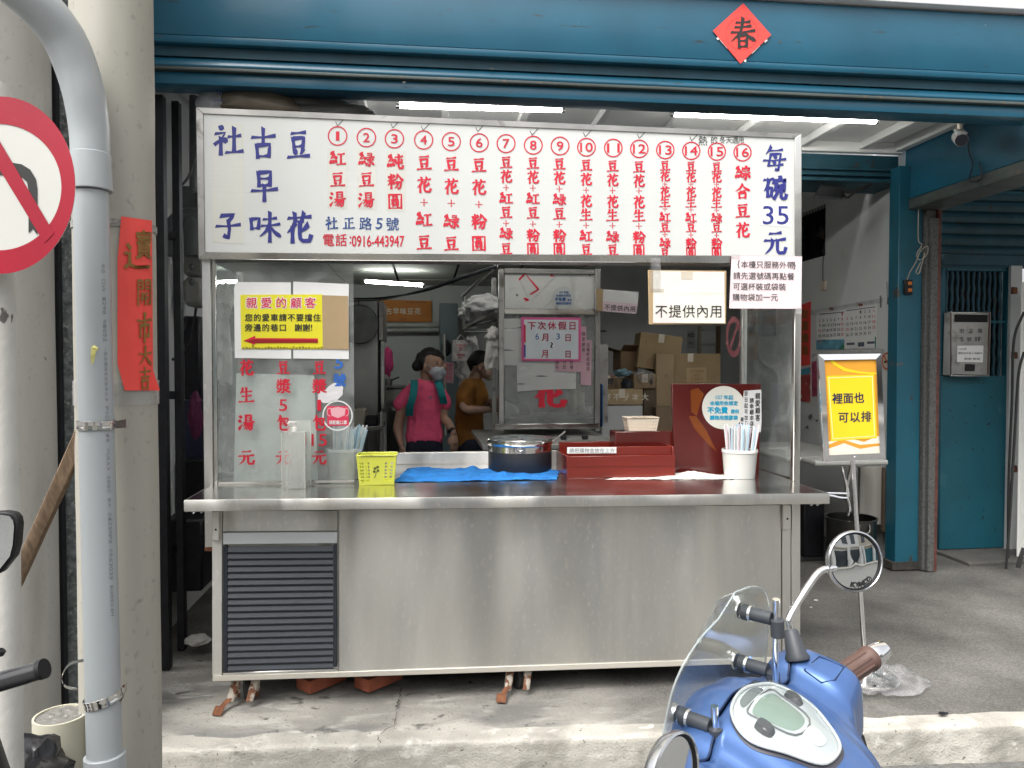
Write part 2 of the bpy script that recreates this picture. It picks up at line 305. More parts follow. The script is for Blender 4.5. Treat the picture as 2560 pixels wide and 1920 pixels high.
m_orange = mat('ochre_cotton', (.30, .125, .02), .85, 0, .08, 10, bump=.3, bs=14, bd=.012)
m_mask = mat('pale_face_mask', (.55, .57, .60), .8, 0, .04, 20, bump=.15, bs=30)
m_blue_sc = mat('satin_blue_scooter_paint', (.070, .145, .35), .34, .45, .05, 60, coat=.35, spec=.5)
m_silverdash = mat('silver_dash_plastic', (.50, .53, .53), .24, .25, .04, 10)
m_lcd = mat('pale_lcd', (.17, .23, .19), .25, 0, .1, 6)
m_brown_grip = mat('brown_rubber_grip', (.105, .06, .048), .5, 0, .1, 30)
m_dkrub = mat('dark_grey_rubber', (.045, .05, .058), .5, 0, .1, 30)
m_shield = glassmat('scooter_windshield', (.95, .97, .96), .025, (.8, .8, .8), .02, ior=1.5)
m_mirror = mat('mirror_glass', (.82, .84, .85), .015, 1., 0)
m_tube = emat('lit_fluorescent_tube', (1., .98, .94), 18.)
m_tube2 = emat('lit_back_room_tube', (.95, 1., .93), 16.)
# ---------------------------------------------------------------- lettering: outline glyphs and brush-stroke glyphs
GC = {}
def gmesh(s, bold=.0, res=3):
    k = (s, bold)
    if k not in GC:
        c = bpy.data.curves.new('t', 'FONT'); c.body = s; c.size = 1; c.offset = bold; c.resolution_u = res; c.fill_mode = 'BOTH' if False else 'FRONT'
        o = bpy.data.objects.new('t', c); me = bpy.data.meshes.new_from_object(o)
        GC[k] = ([v.co.copy() for v in me.vertices], [tuple(p.vertices) for p in me.polygons])
        bpy.data.objects.remove(o); bpy.data.curves.remove(c); bpy.data.meshes.remove(me)
    return GC[k]
def glyph_norm(s, bold, mode):
    v, f = gmesh(s, bold)
    if not v: return [], []
    if mode == 'em' and len(s) == 1 and ord(s) > 0x2E80:
        return [Vector((p.x - .5, p.y - .38, 0)) for p in v], f
    x0, x1 = min(p.x for p in v), max(p.x for p in v); y0, y1 = min(p.y for p in v), max(p.y for p in v)
    return [Vector(((p.x - x0) / max(x1 - x0, 1e-6) - .5, (p.y - y0) / max(y1 - y0, 1e-6) - .5, 0)) for p in v], f
_SI = 'd28,5 15,15 12,24;p30,22 20,34 10,46;h10,46 26,44 43,41;d34,34 44,50;d10,60 5,80;d22,60 24,78;d34,58 43,74'
BR = {
 '豆': 'h22,13 50,11 78,9;s28,30 33,58;s28,30 50,28 72,27 68,56;h33,56 68,53;d32,66 41,80;p69,63 57,82;h8,91 50,88 94,86',
 '花': 'h12,20 50,18 90,15;s34,4 37,30;s66,3 59,30;p36,36 26,52 8,68;s27,52 27,97;p80,42 66,56 46,66;s53,34 52,70 54,86 64,93 86,92 91,76',
 '紅': _SI + ';h52,22 92,18;s71,22 71,82;h46,86 98,81',
 '綠': _SI + ';h56,12 84,10 80,34;h58,23 80,22;h48,38 98,33;s73,36 73,80 70,91 62,86;d56,48 64,58;t48,82 64,68;p92,46 78,58;n76,58 84,70 98,84',
 '純': _SI + ';h50,20 96,14;s53,36 54,58 90,54;s90,34 90,57;s72,4 71,76 76,90 95,90 98,74',
 '湯': 'd8,10 20,22;d3,36 14,48;t5,90 26,60;s46,8 47,38;s46,8 80,5 78,38;h47,22 78,21;h47,37 78,36;h32,51 98,46;p50,48 42,62 28,76;s44,62 88,58 82,90 70,94;p60,62 50,78 34,92;p75,61 66,82 48,97',
 '粉': 'h6,45 48,40;s27,6 27,96;d9,16 18,32;p45,12 34,32;p24,46 16,62 4,76;d30,50 45,66;p66,8 60,26 48,44;n70,6 82,28 100,46;s54,56 88,53 81,90 68,94;p68,56 62,76 46,94',
 '圓': 's12,8 14,94;s12,8 88,5 88,94;h14,91 88,89;s36,17 38,31;s36,17 62,16 61,30;h38,31 61,30;s31,40 33,68;s31,40 68,38 67,68;h33,49 66,48;h33,58 66,57;h33,68 67,67;p43,72 30,83;d57,72 68,83',
 '生': 'p29,8 22,26 10,42;h26,30 82,25;h22,57 80,52;h4,91 96,86;s50,4 50,88',
 '綜': _SI + ';d70,2 76,12;s52,16 49,30;s52,20 96,16 90,29;h58,37 87,34;h48,53 98,48;s73,52 73,82 70,92 63,86;p60,62 47,82;d84,60 97,78',
 '合': 'p50,3 34,28 4,50;n50,8 68,28 98,44;h34,47 66,44;s28,60 31,94;s28,60 71,57 68,92;h31,90 68,88',
 '社': 'd20,2 29,13;h5,28 40,24 26,46 3,64;s24,42 24,98;d32,44 43,56;h50,38 92,34;s70,8 70,86;h42,91 100,86',
 '子': 's24,15 74,11 52,34;s52,34 56,60 52,92 36,84;h6,51 96,45',
 '古': 'h6,30 96,25;s50,2 50,54;s25,56 29,95;s25,56 76,53 72,92;h29,91 72,88',
 '早': 's28,8 31,52;s28,8 73,5 70,50;h31,27 70,26;h31,49 70,47;h4,67 97,61;s50,50 50,100',
 '味': 's7,26 10,58;s7,26 33,23 30,56;h10,55 30,53;h46,26 86,22;h40,47 96,41;s66,4 66,98;p64,46 54,64 34,82;n67,46 80,66 100,82',
 '每': 'p35,2 26,16 12,32;h30,17 84,13;s34,32 24,76;h24,75 86,71;s34,32 77,29 66,94 54,90;h2,55 98,50;d48,37 57,47;d44,58 53,69',
 '碗': 'h3,16 42,12;p24,16 18,40 3,62;s18,50 19,84;s18,50 37,47 34,82;h19,80 34,79;d69,1 75,11;s48,16 44,30;s48,20 97,16 89,29;p58,30 52,48 42,64;s56,42 70,40 62,66 46,92;d54,54 62,63;s76,40 92,37 89,62 79,60;s77,40 76,84 82,91 95,90 99,76',
 '元': 'h26,16 77,12;h4,43 96,37;p40,42 34,70 6,96;s61,42 61,80 68,91 92,90 98,72',
 '包': 'p33,2 24,22 6,42;s26,22 84,19 77,64 64,60;s32,38 62,36 60,55;h34,55 60,53;s32,38 32,84 40,93 84,92 92,74',
 '春': 'h24,15 77,12;h20,30 81,26;h5,47 96,41;p50,2 40,46 4,78;n56,46 74,62 99,74;s33,58 36,97;s33,58 67,55 64,94;h36,75 64,74;h36,94 64,92',
 '大': 'h6,40 94,34;p50,4 44,50 4,94;n50,40 66,66 98,92',
 '吉': 'h12,20 90,16;s50,2 50,43;h22,45 80,41;s28,60 31,96;s28,60 73,57 70,94;h31,93 70,91',
 '市': 'd47,1 55,13;h5,28 96,24;s24,44 24,82;s24,44 78,41 76,82 64,77;s50,14 50,100',
 '開': 's10,7 10,98;s10,7 40,6 40,38;h10,22 40,21;h10,37 40,36;s60,38 60,6;s60,6 91,5 91,94 80,90;h60,21 91,20;h60,36 91,35;h30,56 72,54;h24,73 77,71;p42,56 30,94;s60,56 60,96',
 '化': 'p33,3 22,32 2,56;s24,34 24,97;p84,22 70,42 44,60;s52,4 51,74 56,90 70,95 92,93 97,70',
 '正': 'h18,14 86,10;s52,14 52,84;h52,48 84,45;s26,44 26,84;h4,90 98,85',
 '+': 'h14,50 86,50;s50,14 50,86',
}
def stroke(typ, P, bw):
    Q = [Vector((p[0], p[1], 0)) for p in P]
    if len(Q) == 2: m = (Q[0] + Q[1]) / 2; d = Q[1] - Q[0]; n = Vector((-d.y, d.x, 0)); m += n * {'h': .03, 'p': -.08, 'n': .07, 'd': -.05}.get(typ, 0); Q = [Q[0], m, Q[1]]
    S = []
    curvy = typ in 'pnd' or len(P) == 3 and typ == 'p'
    for i in range(len(Q) - 1):
        a, b = Q[i], Q[i + 1]; p0 = Q[i - 1] if i else a; p3 = Q[i + 2] if i + 2 < len(Q) else b
        for k in range(3):
            t = k / 3
            S.append(.5 * ((2 * a) + (b - p0) * t + (2 * p0 - 5 * a + 4 * b - p3) * t * t + (3 * a - p0 - 3 * b + p3) * t ** 3) if curvy else a.lerp(b, t))
    S.append(Q[-1]); n = len(S); V = []; F = []
    for i, p in enumerate(S):
        t = i / (n - 1)
        wd = {'h': lambda t: 1.0 - .45 * math.sin(math.pi * min(1, t * 1.15)) + .35 * max(0, t - .8) * 5 * (1 if t < .95 else .5),
              's': lambda t: 1.15 - .25 * math.sin(math.pi * t), 'p': lambda t: 1.25 * (1 - t) ** .7 + .12,
              'n': lambda t: .3 + 1.35 * t * (1 if t < .8 else (1.02 - t) / .22), 'd': lambda t: .35 + 1.1 * math.sin(math.pi * min(1, t * .75 + .1)),
              't': lambda t: 1.3 * (1 - t) + .15}[typ](t) * bw / 2
        d = (S[min(i + 1, n - 1)] - S[max(i - 1, 0)]); d = d.normalized() if d.length > 0 else Vector((1, 0, 0)); nn = Vector((-d.y, d.x, 0))
        e = -d * wd * .5 if i == 0 else (d * wd * .5 if i == n - 1 else Vector())
        sk = Vector((0, 0, 0))
        if i == 0: sk = d * wd * .5
        V += [p + nn * wd + e + sk * (-1), p - nn * wd + e + sk]
    for i in range(n - 1): F.append((2 * i, 2 * i + 1, 2 * i + 3, 2 * i + 2))
    return V, F
def brush(ch, bw=10):
    k = ('B', ch, bw)
    if k not in GC:
        V, F = [], []
        for si, s in enumerate(BR[ch].split(';')):
            v, f = stroke(s[0], [tuple(map(float, q.split(','))) for q in s[1:].split()], bw if s[0] != 'h' else bw * .8)
            n = len(V); V += [Vector((p.x / 100 - .5, .5 - p.y / 100, si)) for p in v]; F += [tuple(i + n for i in g) for g in f]
        GC[k] = (V, F)
    return GC[k]
def put(mb, s, cx, cy, w_, h_, pf, nrm, kai=0, bold=.0, rot=0, eps=.0015, mode='em', m=0, slant=0):
    """one glyph (or string) centred at photo pixel cx,cy, size w_ x h_ pixels, laid on the surface pf"""
    if kai and s in BR: V, F = brush(s, kai)
    else:
        V0, F0 = glyph_norm(s, .0, mode)
        if bold:
            bx, by = (bold, bold) if mode == 'em' and len(s) == 1 else (bold * h_ / w_ * .8, bold * .8)
            bx *= .55; by *= .45; V, F = [], []
            for k_, (ox, oy) in enumerate(((0, 0), (-bx, -by), (bx, by), (-bx, by), (bx, -by))):
                n_ = len(V); V += [p + Vector((ox, oy, k_ * .8)) for p in V0]; F += [tuple(i + n_ for i in f) for f in F0]
        else: V, F = V0, F0
    ca, sa = math.cos(R_(rot)), math.sin(R_(rot)); out = []
    for p in V:
        x, y = (p.x + slant * p.y) * w_, -p.y * h_
        X, Y = cx + x * ca - y * sa, cy + x * sa + y * ca
        out.append(pf(X, Y) + nrm * (eps + p.z * .00012))
    mb.add(out, F, m)
def poly_on(mb, pts, pf, nrm, eps=.001, m=0):
    mb.add([pf(*p) + nrm * eps for p in pts], [tuple(range(len(pts)))], m)
def ring_on(mb, cx, cy, rx, ry, wd, pf, nrm, eps=.0015, n=32, m=0, a0=0, a1=360):
    V = []
    for i in range(n + 1):
        a = R_(a0 + (a1 - a0) * i / n)
        V += [pf(cx + rx * math.cos(a), cy + ry * math.sin(a)) + nrm * eps, pf(cx + (rx - wd) * math.cos(a), cy + (ry - wd * ry / rx) * math.sin(a)) + nrm * eps]
    mb.add(V, [(2 * i, 2 * i + 1, 2 * i + 3, 2 * i + 2) for i in range(n)], m)
def disc_on(mb, cx, cy, rx, ry, pf, nrm, eps=.001, n=32, m=0):
    poly_on(mb, [(cx + rx * math.cos(2 * math.pi * i / n), cy + ry * math.sin(2 * math.pi * i / n)) for i in range(n)], pf, nrm, eps, m)
def line_on(mb, pts, wd, pf, nrm, eps=.0015, m=0):
    for (a, b) in zip(pts, pts[1:]):
        d = Vector((b[0] - a[0], b[1] - a[1])); d.normalize(); n = Vector((-d.y, d.x)) * wd / 2
        poly_on(mb, [(a[0] + n.x, a[1] + n.y), (b[0] + n.x, b[1] + n.y), (b[0] - n.x, b[1] - n.y), (a[0] - n.x, a[1] - n.y)], pf, nrm, eps, m)
NY = Vector((0, -1, 0))
def PY(Y): return lambda x, y: W(x, y, Y)
def sheet(name, pts, Y, m, th=.0015, parent=None, curl=0, bevel=0):
    """a flat sheet facing the street, corners given in photo pixels on the plane Y, front face at Y"""
    mb = MB()
    mb.prism([W(x, y, Y) for x, y in pts], (0, th, 0)); return mb.build(name, m, parent, bevel=bevel)
def wavy(name, x0, y0, x1, y1, Y, m, amp=.003, th=.001, parent=None, nu=14, nv=10, seed=1, rot=0):
    """a slightly buckled paper sheet"""
    cx, cy = (x0 + x1) / 2, (y0 + y1) / 2; ca, sa = math.cos(R_(rot)), math.sin(R_(rot))
    def fn(u, v):
        x, y = (x0 + (x1 - x0) * u) - cx, (y0 + (y1 - y0) * v) - cy
        p = W(cx + x * ca - y * sa, cy + x * sa + y * ca, Y)
        d = noise.noise(Vector((u * 2.2, v * 2.2, seed * 3.1)))
        return p + Vector((0, -amp * (.5 + d), 0))
    mb = MB().grid(fn, nu, nv); o = mb.build(name, m, parent)
    return o
def wrap_tube(pts, n=6):   # smooth a polyline
    P = [Vector(p) for p in pts]; out = []
    for i in range(len(P) - 1):
        a, b = P[i], P[i + 1]; p0 = P[i - 1] if i else a * 2 - b; p3 = P[i + 2] if i + 2 < len(P) else b * 2 - a
        for k in range(n):
            t = k / n; out.append(.5 * ((2 * a) + (b - p0) * t + (2 * p0 - 5 * a + 4 * b - p3) * t * t + (3 * a - p0 - 3 * b + p3) * t ** 3))
    return out + [P[-1]]
# ================================================================ THE GROUND
KL, KR = WZ(440, 1876, 0), WZ(2350, 1818, 0)
def kerbY(x): return KL.y + (KR.y - KL.y) * (x - KL.x) / (KR.x - KL.x)
mb = MB().add([(-40, -40, -.15), (40, -40, -.15), (40, 40, -.15), (-40, 40, -.15)], [(0, 1, 2, 3)])
struct(mb.build('road', m_asph))
def pv(u, v):      # front strip of the raised pavement, rough and slightly uneven, with its worn edge
    x = -1.6 + 6.2 * u; y0 = kerbY(x) + .012 * noise.noise(Vector((x * 6, 1, 0))) + .006 * noise.noise(Vector((x * 30, 5, 0)))
    if v < .2: k = v / .2; z = -.155 + .15 * k; y = y0 + .006 * noise.noise(Vector((x * 22, z * 60, 2)))
    elif v < .26: k = (v - .2) / .06; z = -.005 + .005 * k; y = y0 + .014 * k
    else:
        k = (v - .26) / .74; y = y0 + .014 + (3.45 - y0) * k
        z = .004 * noise.noise(Vector((x * 3, y * 5, 3))) + .0015 * noise.noise(Vector((x * 17, y * 17, 3))) - .004 * k
        z += .003 * (1 if noise.noise(Vector((x * 1.2, y * 4, 9))) > .1 else 0)
    return Vector((x, y, z))
struct(MB().grid(pv, 320, 46).build('pavement_edge', m_kerb, ang=75))
mb = MB().add([(-1.6, 3.16, -.001), (4.6, 3.16, -.001), (4.6, 4.0, -.001), (-1.6, 4.0, -.001)], [(0, 1, 2, 3)])
mbq = MB().grid(lambda u, v: Vector((-1.6 + 6.2 * u, (kerbY(-1.6 + 6.2 * u) + .075 + .02 * noise.noise(Vector((u * 40, 0, 4)))) * (1 - v) + 5.3 * v,
     (-.014 if v < .01 else .004) + .002 * noise.noise(Vector((u * 30, v * 14, 1))) + .003 * max(0, noise.noise(Vector((u * 9, v * 22, 6)))))), 180, 60)
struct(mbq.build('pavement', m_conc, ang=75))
mb = MB().add([(-1.6, 5.25, .018), (3.3, 5.25, .018), (3.3, 8.4, .018), (-1.6, 8.4, .018)], [(0, 1, 2, 3)])
struct(mb.build('shop_floor', mat('dark_shop_floor', (.07, .07, .07), .5, 0, .4, 12)))
mb = MB()    # cracks across the slab
def crack(pts, wd, seed):
    rnd = random.Random(seed); P = []
    for a, b in zip(pts, pts[1:]):
        for k in range(7):
            t = k / 7; P.append(WZ(a[0] + (b[0] - a[0]) * t + rnd.uniform(-3, 3), a[1] + (b[1] - a[1]) * t + rnd.uniform(-1.5, 1.5), .0155))
    V = []
    for i, p in enumerate(P):
        d = (P[min(i + 1, len(P) - 1)] - P[max(i - 1, 0)]).normalized(); n = Vector((-d.y, d.x, 0)) * wd * rnd.uniform(.25, 1.3)
        V += [p + n, p - n]
    mb.add(V, [(2 * i, 2 * i + 1, 2 * i + 3, 2 * i + 2) for i in range(len(P) - 1)])
crack([(1003, 1718), (998, 1745), (992, 1772)], .004, 1); crack([(992, 1772), (986, 1812), (945, 1838)], .0015, 2)
crack([(945, 1838), (950, 1860)], .0016, 3); crack([(2330, 1500), (2560, 1530)], .002, 6)
struct(mb.build('pavement_crack', m_crack, smooth=False))
# ================================================================ THE SHOP BUILDING
LX, RX, CZ = -1.39, 3.32, 2.995
YB = 3.62
shop = thing('shop_building', 'shop bay with teal shutter beam and white ribbed ceiling behind the stall', 'shop', (0, 4, 0))
# front beam: fascia, rails, rusty lip
def extr(name, prof, x0, x1, m, parent, bevel=0, wob=0):
    mb = MB(); n = len(prof); K = 40 if wob else 1; V = []
    for i in range(K + 1):
        x = x0 + (x1 - x0) * i / K
        for j, (y, z) in enumerate(prof): V.append((x, y, z + (wob * noise.noise(Vector((x * 1.1, 7, 0))) if wob else 0)))
    F = [tuple(range(n)), tuple(range((K + 1) * n - 1, K * n - 1, -1))]
    for i in range(K):
        for j in range(n): F.append((i * n + j, (i + 1) * n + j, (i + 1) * n + (j + 1) % n, i * n + (j + 1) % n))
    return mb.add(V, F).build(name, m, parent, bevel=bevel, seg=2)
BX0, BX1 = -1.75, 6.0
extr('fascia', [(3.54, 2.905), (3.54, 3.19), (3.56, 3.205), (3.75, 3.205), (3.75, 2.905)], BX0, BX1, m_teal, shop, .004)
extr('fascia_lip', [(3.541, 2.872), (3.536, 2.902), (3.74, 2.902), (3.74, 2.872)], BX0, BX1, m_teal, shop, .003)
extr('shutter_channel', [(3.575, 2.825), (3.575, 2.869), (3.74, 2.869), (3.74, 2.825)], BX0, BX1, mat('deep_teal_channel', (.008, .05, .075), .6, 0, .3, 6), shop)
extr('shutter_rail', [(3.575, 2.780), (3.572, 2.79), (3.585, 2.822), (3.70, 2.822), (3.70, 2.780)], BX0, BX1, m_teal, shop, .003, wob=.006)
extr('shutter_rail', [(3.565, 2.763), (3.565, 2.777), (3.70, 2.777), (3.70, 2.763)], BX0, BX1, m_dirtrail, shop, .002, wob=.006)
extr('soffit_strip', [(3.59, 2.708), (3.59, 2.760), (3.72, 2.760), (3.72, 2.708)], BX0, BX1, m_teal, shop, .002)
extr('eaves_trim', [(3.50, 3.208), (3.50, 3.236), (3.75, 3.236), (3.75, 3.208)], BX0, BX1, mat('white_trim_paint', (.78, .77, .78), .5, 0, .03, 3), shop, .003)
extr('upper_wall', [(3.545, 3.238), (3.545, 6.8), (3.75, 6.8), (3.75, 3.238)], BX0 - 3, BX1 + 2, m_cream, shop)
# ceiling and joists
o = MB().box(LX, RX, 3.76, 5.06, CZ, CZ + .05).build('ceiling', m_white_pt, shop)
for i, x in enumerate((-.84, -.36, .12, .60, 1.08, 1.56, 2.06, 2.58, 3.02)):
    MB().box(x - .022, x + .022, 3.77, 5.00, CZ - .055, CZ - .002).build('joist', m_white_pt, shop, .003)
MB().box(LX, RX, 5.01, 5.05, CZ - .075, CZ - .002).build('joist', m_white_pt, shop, .003)
MB().box(RX - .06, RX - .006, 3.77, 5.0, CZ - .065, CZ - .003).build('joist', m_white_pt, shop, .003)
# inner header over the shop opening (teal shutter box with ribs)
hd = MB().box(LX, RX, 5.055, 5.35, 2.715, CZ - .08).build('shutter_header', m_teal_dark, shop, .004)
for k, z in enumerate((2.80, 2.76, 2.718)): MB().box(LX, RX, 5.03 - k * .008, 5.054, z, z + .022).build('header_rib', m_teal_dark, shop, .004)
# walls
MB().box(LX - .12, LX, 3.76, 8.3, 0, CZ + .2).build('left_wall', m_wall_in, shop)
PL = W(2240, 900, 4.93); WRX = W(2238, 900, 5.06).x
rw = MB()     # right side wall with a fan opening
oz0, oz1, oy0, oy1 = 2.355, 2.79, 6.03, 6.85
for (y0, y1, z0, z1) in ((5.06, oy0, 0, CZ), (oy1, 8.3, 0, CZ), (oy0, oy1, 0, oz0), (oy0, oy1, oz1, CZ)): rw.box(WRX, WRX + .1, y0, y1, z0, z1)
rw.build('right_wall', m_wall, shop)
MB().box(LX, 1.05, 8.3, 8.42, 0, 2.6).build('back_wall', m_wall_in, shop)
MB().box(1.62, WRX, 8.3, 8.42, 0, CZ).build('back_wall', m_wall_in, shop)
MB().box(1.05, 1.62, 9.6, 9.7, 0, 2.6).build('corridor_end', mat('blue_grey_panel', (.16, .2, .22), .7, 0, .1, 3), shop)
MB().box(.97, 1.05, 8.43, 9.6, 0, 2.6).build('corridor_wall', m_wall_in, shop)
MB().box(1.62, 1.72, 8.43, 9.6, 0, 2.6).build('corridor_wall', m_wall_in, shop)
# suspended ceiling of the back room: tiles in a grid
m_tile = mat('ceiling_tile', (.42, .43, .40), .8, 0, .08, 5)
xs = [LX + .01 + i * .56 for i in range(9)]; ysg = [5.36 + j * .60 for j in range(6)]
for i in range(8):
    for j in range(5):
        if xs[i] < 1.3: MB().box(xs[i], min(xs[i] + .535, 1.40), ysg[j], ysg[j] + .575, 2.30 + random.uniform(0, .004), 2.32).build('ceiling_tile', m_tile, shop)
MB().box(1.402, WRX, 5.355, 8.3, CZ, CZ + .04).build('high_ceiling', m_white_pt, shop); MB().box(1.402, 1.44, 5.355, 8.3, 2.29, CZ - .002).build('ceiling_drop', m_wall_in, shop)
MB().box(LX, 1.40, 5.355, 8.3, 2.325, 2.36).build('ceiling_slab', m_darkgap, shop)
MB().box(1.05, 1.62, 8.3, 9.6, 2.3, 2.34).build('corridor_ceiling', m_tile, shop)
# teal pillar and grey jamb at the right of the shop opening
tp = thing('door_pillar', 'chipped teal steel pillar with rust at its foot beside the interior white wall', 'pillar', (3.2, 4.95, 0))
a, b = W(2243, 900, 4.93).x, W(2302, 900, 4.93).x
MB().box(a - .0, b, 4.93, 5.045, .02, 2.815).build('post', mat('rust_foot_teal', (.011, .10, .148), .45, 0, .15, 3, bump=.15, bs=40, bd=.004, col2=[((.05, .045, .04), (.66, .7), 9, (1, 1, .5)), ((.18, .09, .05), (.70, .74), 6, (1, 1, 1))]), tp, .004)
MB().box(a - .02, b + .004, 4.925, 5.048, .012, .07).build('rusty_foot', mat('flaking_rust_foot', (.045, .04, .035), .9, 0, .4, 20, bump=.5, bs=50), tp, .004)
jb = thing('granite_jamb', 'grey gritty jamb strip with a red brown edge between the teal pillar and teal door', 'jamb', (3.5, 4.9, 0))
c = W(2335, 900, 4.9).x; d = W(2349, 900, 4.88).x
MB().box(b + .006, c, 4.90, 5.2, .012, 2.51).build('post', mat('gritty_grey_render', (.105, .105, .10), .85, 0, .35, 60, bump=.4, bs=120, bd=.004), jb, .003)
MB().box(c + .002, d - .004, 4.875, 5.32, .012, 2.51).build('edge_strip', mat('red_brown_edge', (.12, .04, .03), .7, 0, .4, 30), jb)
MB().box(c - .05, c + .0, 4.87, 4.897, .012, 2.45).build('steel_channel', bpy.data.materials['gritty_grey_render'], jb, .002)
# teal side fascia running back from the street beam along the neighbour bay
sf = thing('side_fascia', 'deep teal painted fascia running back from the street beam above the neighbouring shutter', 'fascia', (3.3, 4.3, 2.4))
MB().box(RX + .005, RX + .30, 3.76, 4.99, 2.59, 3.2).build('panel', m_teal, sf, .004)
MB().box(RX - .004, RX + .24, 3.76, 4.985, 2.515, 2.586).build('shutter_rail', m_dirtrail, sf, .003)
MB().box(RX + .3, 6.0, 3.78, 5.3, 2.9, 2.95).build('neighbour_soffit', m_teal_dark, sf)
# ---------------------------------------------------------------- neighbour bay: shutter slats, door, side wall
ns = thing('neighbour_shutter', 'teal roller shutter half lowered above the metal door with grille bars', 'shutter', (4.1, 5.4, 2.2))
sx0 = W(2350, 700, 5.36).x
for k in range(9):
    z1 = 2.86 - k * .085; z0 = z1 - .082
    if z0 < 2.10: break
    V = []; nn = 6
    for x in (sx0, 6.0):
        for j in range(nn + 1):
            t = j / nn; V.append((x, 5.36 - .018 * math.sin(math.pi * t) - (.006 if j == 0 else 0), z0 + (z1 - z0) * t))
        V += [(x, 5.385, z1), (x, 5.385, z0)]
    n = nn + 3
    MB().add(V, [tuple(range(n)), tuple(range(2 * n - 1, n - 1, -1))] + [(i, i + n, (i + 1) % n + n, (i + 1) % n) for i in range(n)]).build('slat', m_teal_dark, ns)
zb = 2.10
MB().box(sx0, 6.0, 5.33, 5.40, W(2450, 662, 5.36).z - .01, W(2450, 638, 5.36).z).build('bottom_bar', m_teal_dark, ns, .006)
dr = thing('metal_door', 'teal painted steel door with vertical grille bars over a plain scuffed lower panel', 'door', (4.1, 5.4, 0))
dx0, dx1 = W(2352, 1100, 5.36).x, W(2515, 1100, 5.36).x
zt = W(2430, 664, 5.36).z; zm1 = W(2430, 940, 5.36).z
dz = .035
MB().box(dx0, dx1, 5.36, 5.40, dz, zm1).build('lower_panel', m_teal_door, dr, .003)
MB().box(dx0, dx0 + .03, 5.37, 5.41, zm1 + .002, zt).build('stile', m_teal_door, dr, .003)
MB().box(dx1 - .01, dx1 + .07, 5.355, 5.41, dz, zt).build('stile', m_teal_door, dr, .003)
MB().box(dx0 + .03, dx1 - .012, 5.365, 5.4, zt - .04, zt).build('rail', m_teal_door, dr, .003)
bx0, bx1 = W(2400, 700, 5.37).x, dx1 - .02
zr = W(2480, 805, 5.37).z
MB().box(bx0, dx1 - .012, 5.368, 5.395, zr - .01, zr + .012).build('rail', m_teal_door, dr, .002)
MB().box(dx0 + .03, dx1 - .012, 5.43, 5.45, zm1, zt).build('mesh_backing', m_darkgap, dr)
for k in range(11):
    x = dx0 + .045 + k * (dx1 - dx0 - .07) / 10.6
    P = [(x + .004 * math.sin(j * 1.9 + k), 5.385, zm1 + (zt - .04 - zm1) * j / 18) for j in range(19)]
    MB().tube(P, [.0105 + .0025 * (j % 2) for j in range(19)], 8).build('bar', m_teal_dark, dr)
mbx = thing('mailbox', 'brushed steel mailbox with handwritten address and white note on the grille of the teal door', 'mailbox', (4.05, 5.3, 1.3))
YM = 5.27; P = PY(YM)
q = [(2377, 781), (2476, 781), (2470, 940), (2376, 938)]
MB().slab([P(2376, 939), P(2471, 939), P(2476, 780), P(2380, 779)], (0, .09, 0)).build('box', m_steel_dull, mbx, .006)
MB().slab([P(2386, 805), P(2468, 806), P(2469, 787), P(2387, 786)], (0, -.004, 0)).build('slot', m_darkgap, mbx)
mb = MB(); fr_ = [((2378, 781), (2474, 781)), ((2474, 781), (2470, 939)), ((2470, 939), (2377, 938)), ((2377, 938), (2378, 781))]
for a_, b_ in fr_: mb.tube([P(*a_) + NY * .003, P(*b_) + NY * .003], .008, 6)
mb.build('rim', m_steel_pol, mbx)
MB().slab([P(2412, 928), P(2436, 928), P(2437, 911), P(2413, 910)], (0, -.006, 0)).build('lock', m_blackp, mbx, .002)
sheet('note', [(2393, 864), (2459, 864), (2457, 906), (2392, 905)], YM - .003, m_paper, .0015, mbx)
mb = MB()
for s_, x in zip('社正路', (2406, 2428, 2450)): put(mb, s_, x, 827, 12, 12, PY(YM - .002), NY, kai=0)
for s_, x, ww in (('5', 2405, 7), ('號', 2423, 12), ('1F', 2446, 14)): put(mb, s_, x, 848, ww, 11, PY(YM - .002), NY, mode='em' if ww == 12 else 'bb')
mb.build('lettering', m_ink_black, mbx)
mb = MB(); put(mb, 'www.5387', 2407, 872, 18, 4, PY(YM - .003), NY, mode='bb'); put(mb, '請將信件投入信箱內', 2425, 883, 60, 5, PY(YM - .003), NY, mode='bb'); put(mb, '謝謝 敬啟', 2430, 897, 40, 5, PY(YM - .003), NY, mode='bb')
mb.build('lettering', m_ink_black, mbx)
nw = thing('neighbour_wall', 'narrow white wall strip with rust stained hinges right of the teal door', 'wall', (4.6, 5.2, 0))
MB().box(W(2524, 900, 5.33).x, W(2552, 900, 5.33).x, 5.33, 5.45, .012, zt + .0).build('render', m_wall, nw)
for yy in (726, 888, 1172): MB().slab([W(2531, yy + 9, 5.31), W(2546, yy + 8, 5.31), W(2545, yy - 8, 5.31), W(2532, yy - 9, 5.31)], (0, .02, 0)).build('hinge', m_rust, nw, .005)
cp = thing('corrugated_panel', 'white corrugated metal panel standing at the right edge by the teal door', 'panel', (4.8, 5.1, 0))
mb = MB(); cx0 = W(2543, 1000, 5.12).x; V = []
for k in range(40):
    x = cx0 + k * .018; V.append((x, 5.10 + (.022 if k % 4 in (1, 2) else 0)))
mb.add([(x, y, z) for z in (.012, 2.05) for x, y in V] , [(i, i + 1, i + 41, i + 40) for i in range(39)]).build('sheet', mat('white_sheet_metal', (.7, .7, .67), .5, 0, .05, 3), cp, recalc=False)
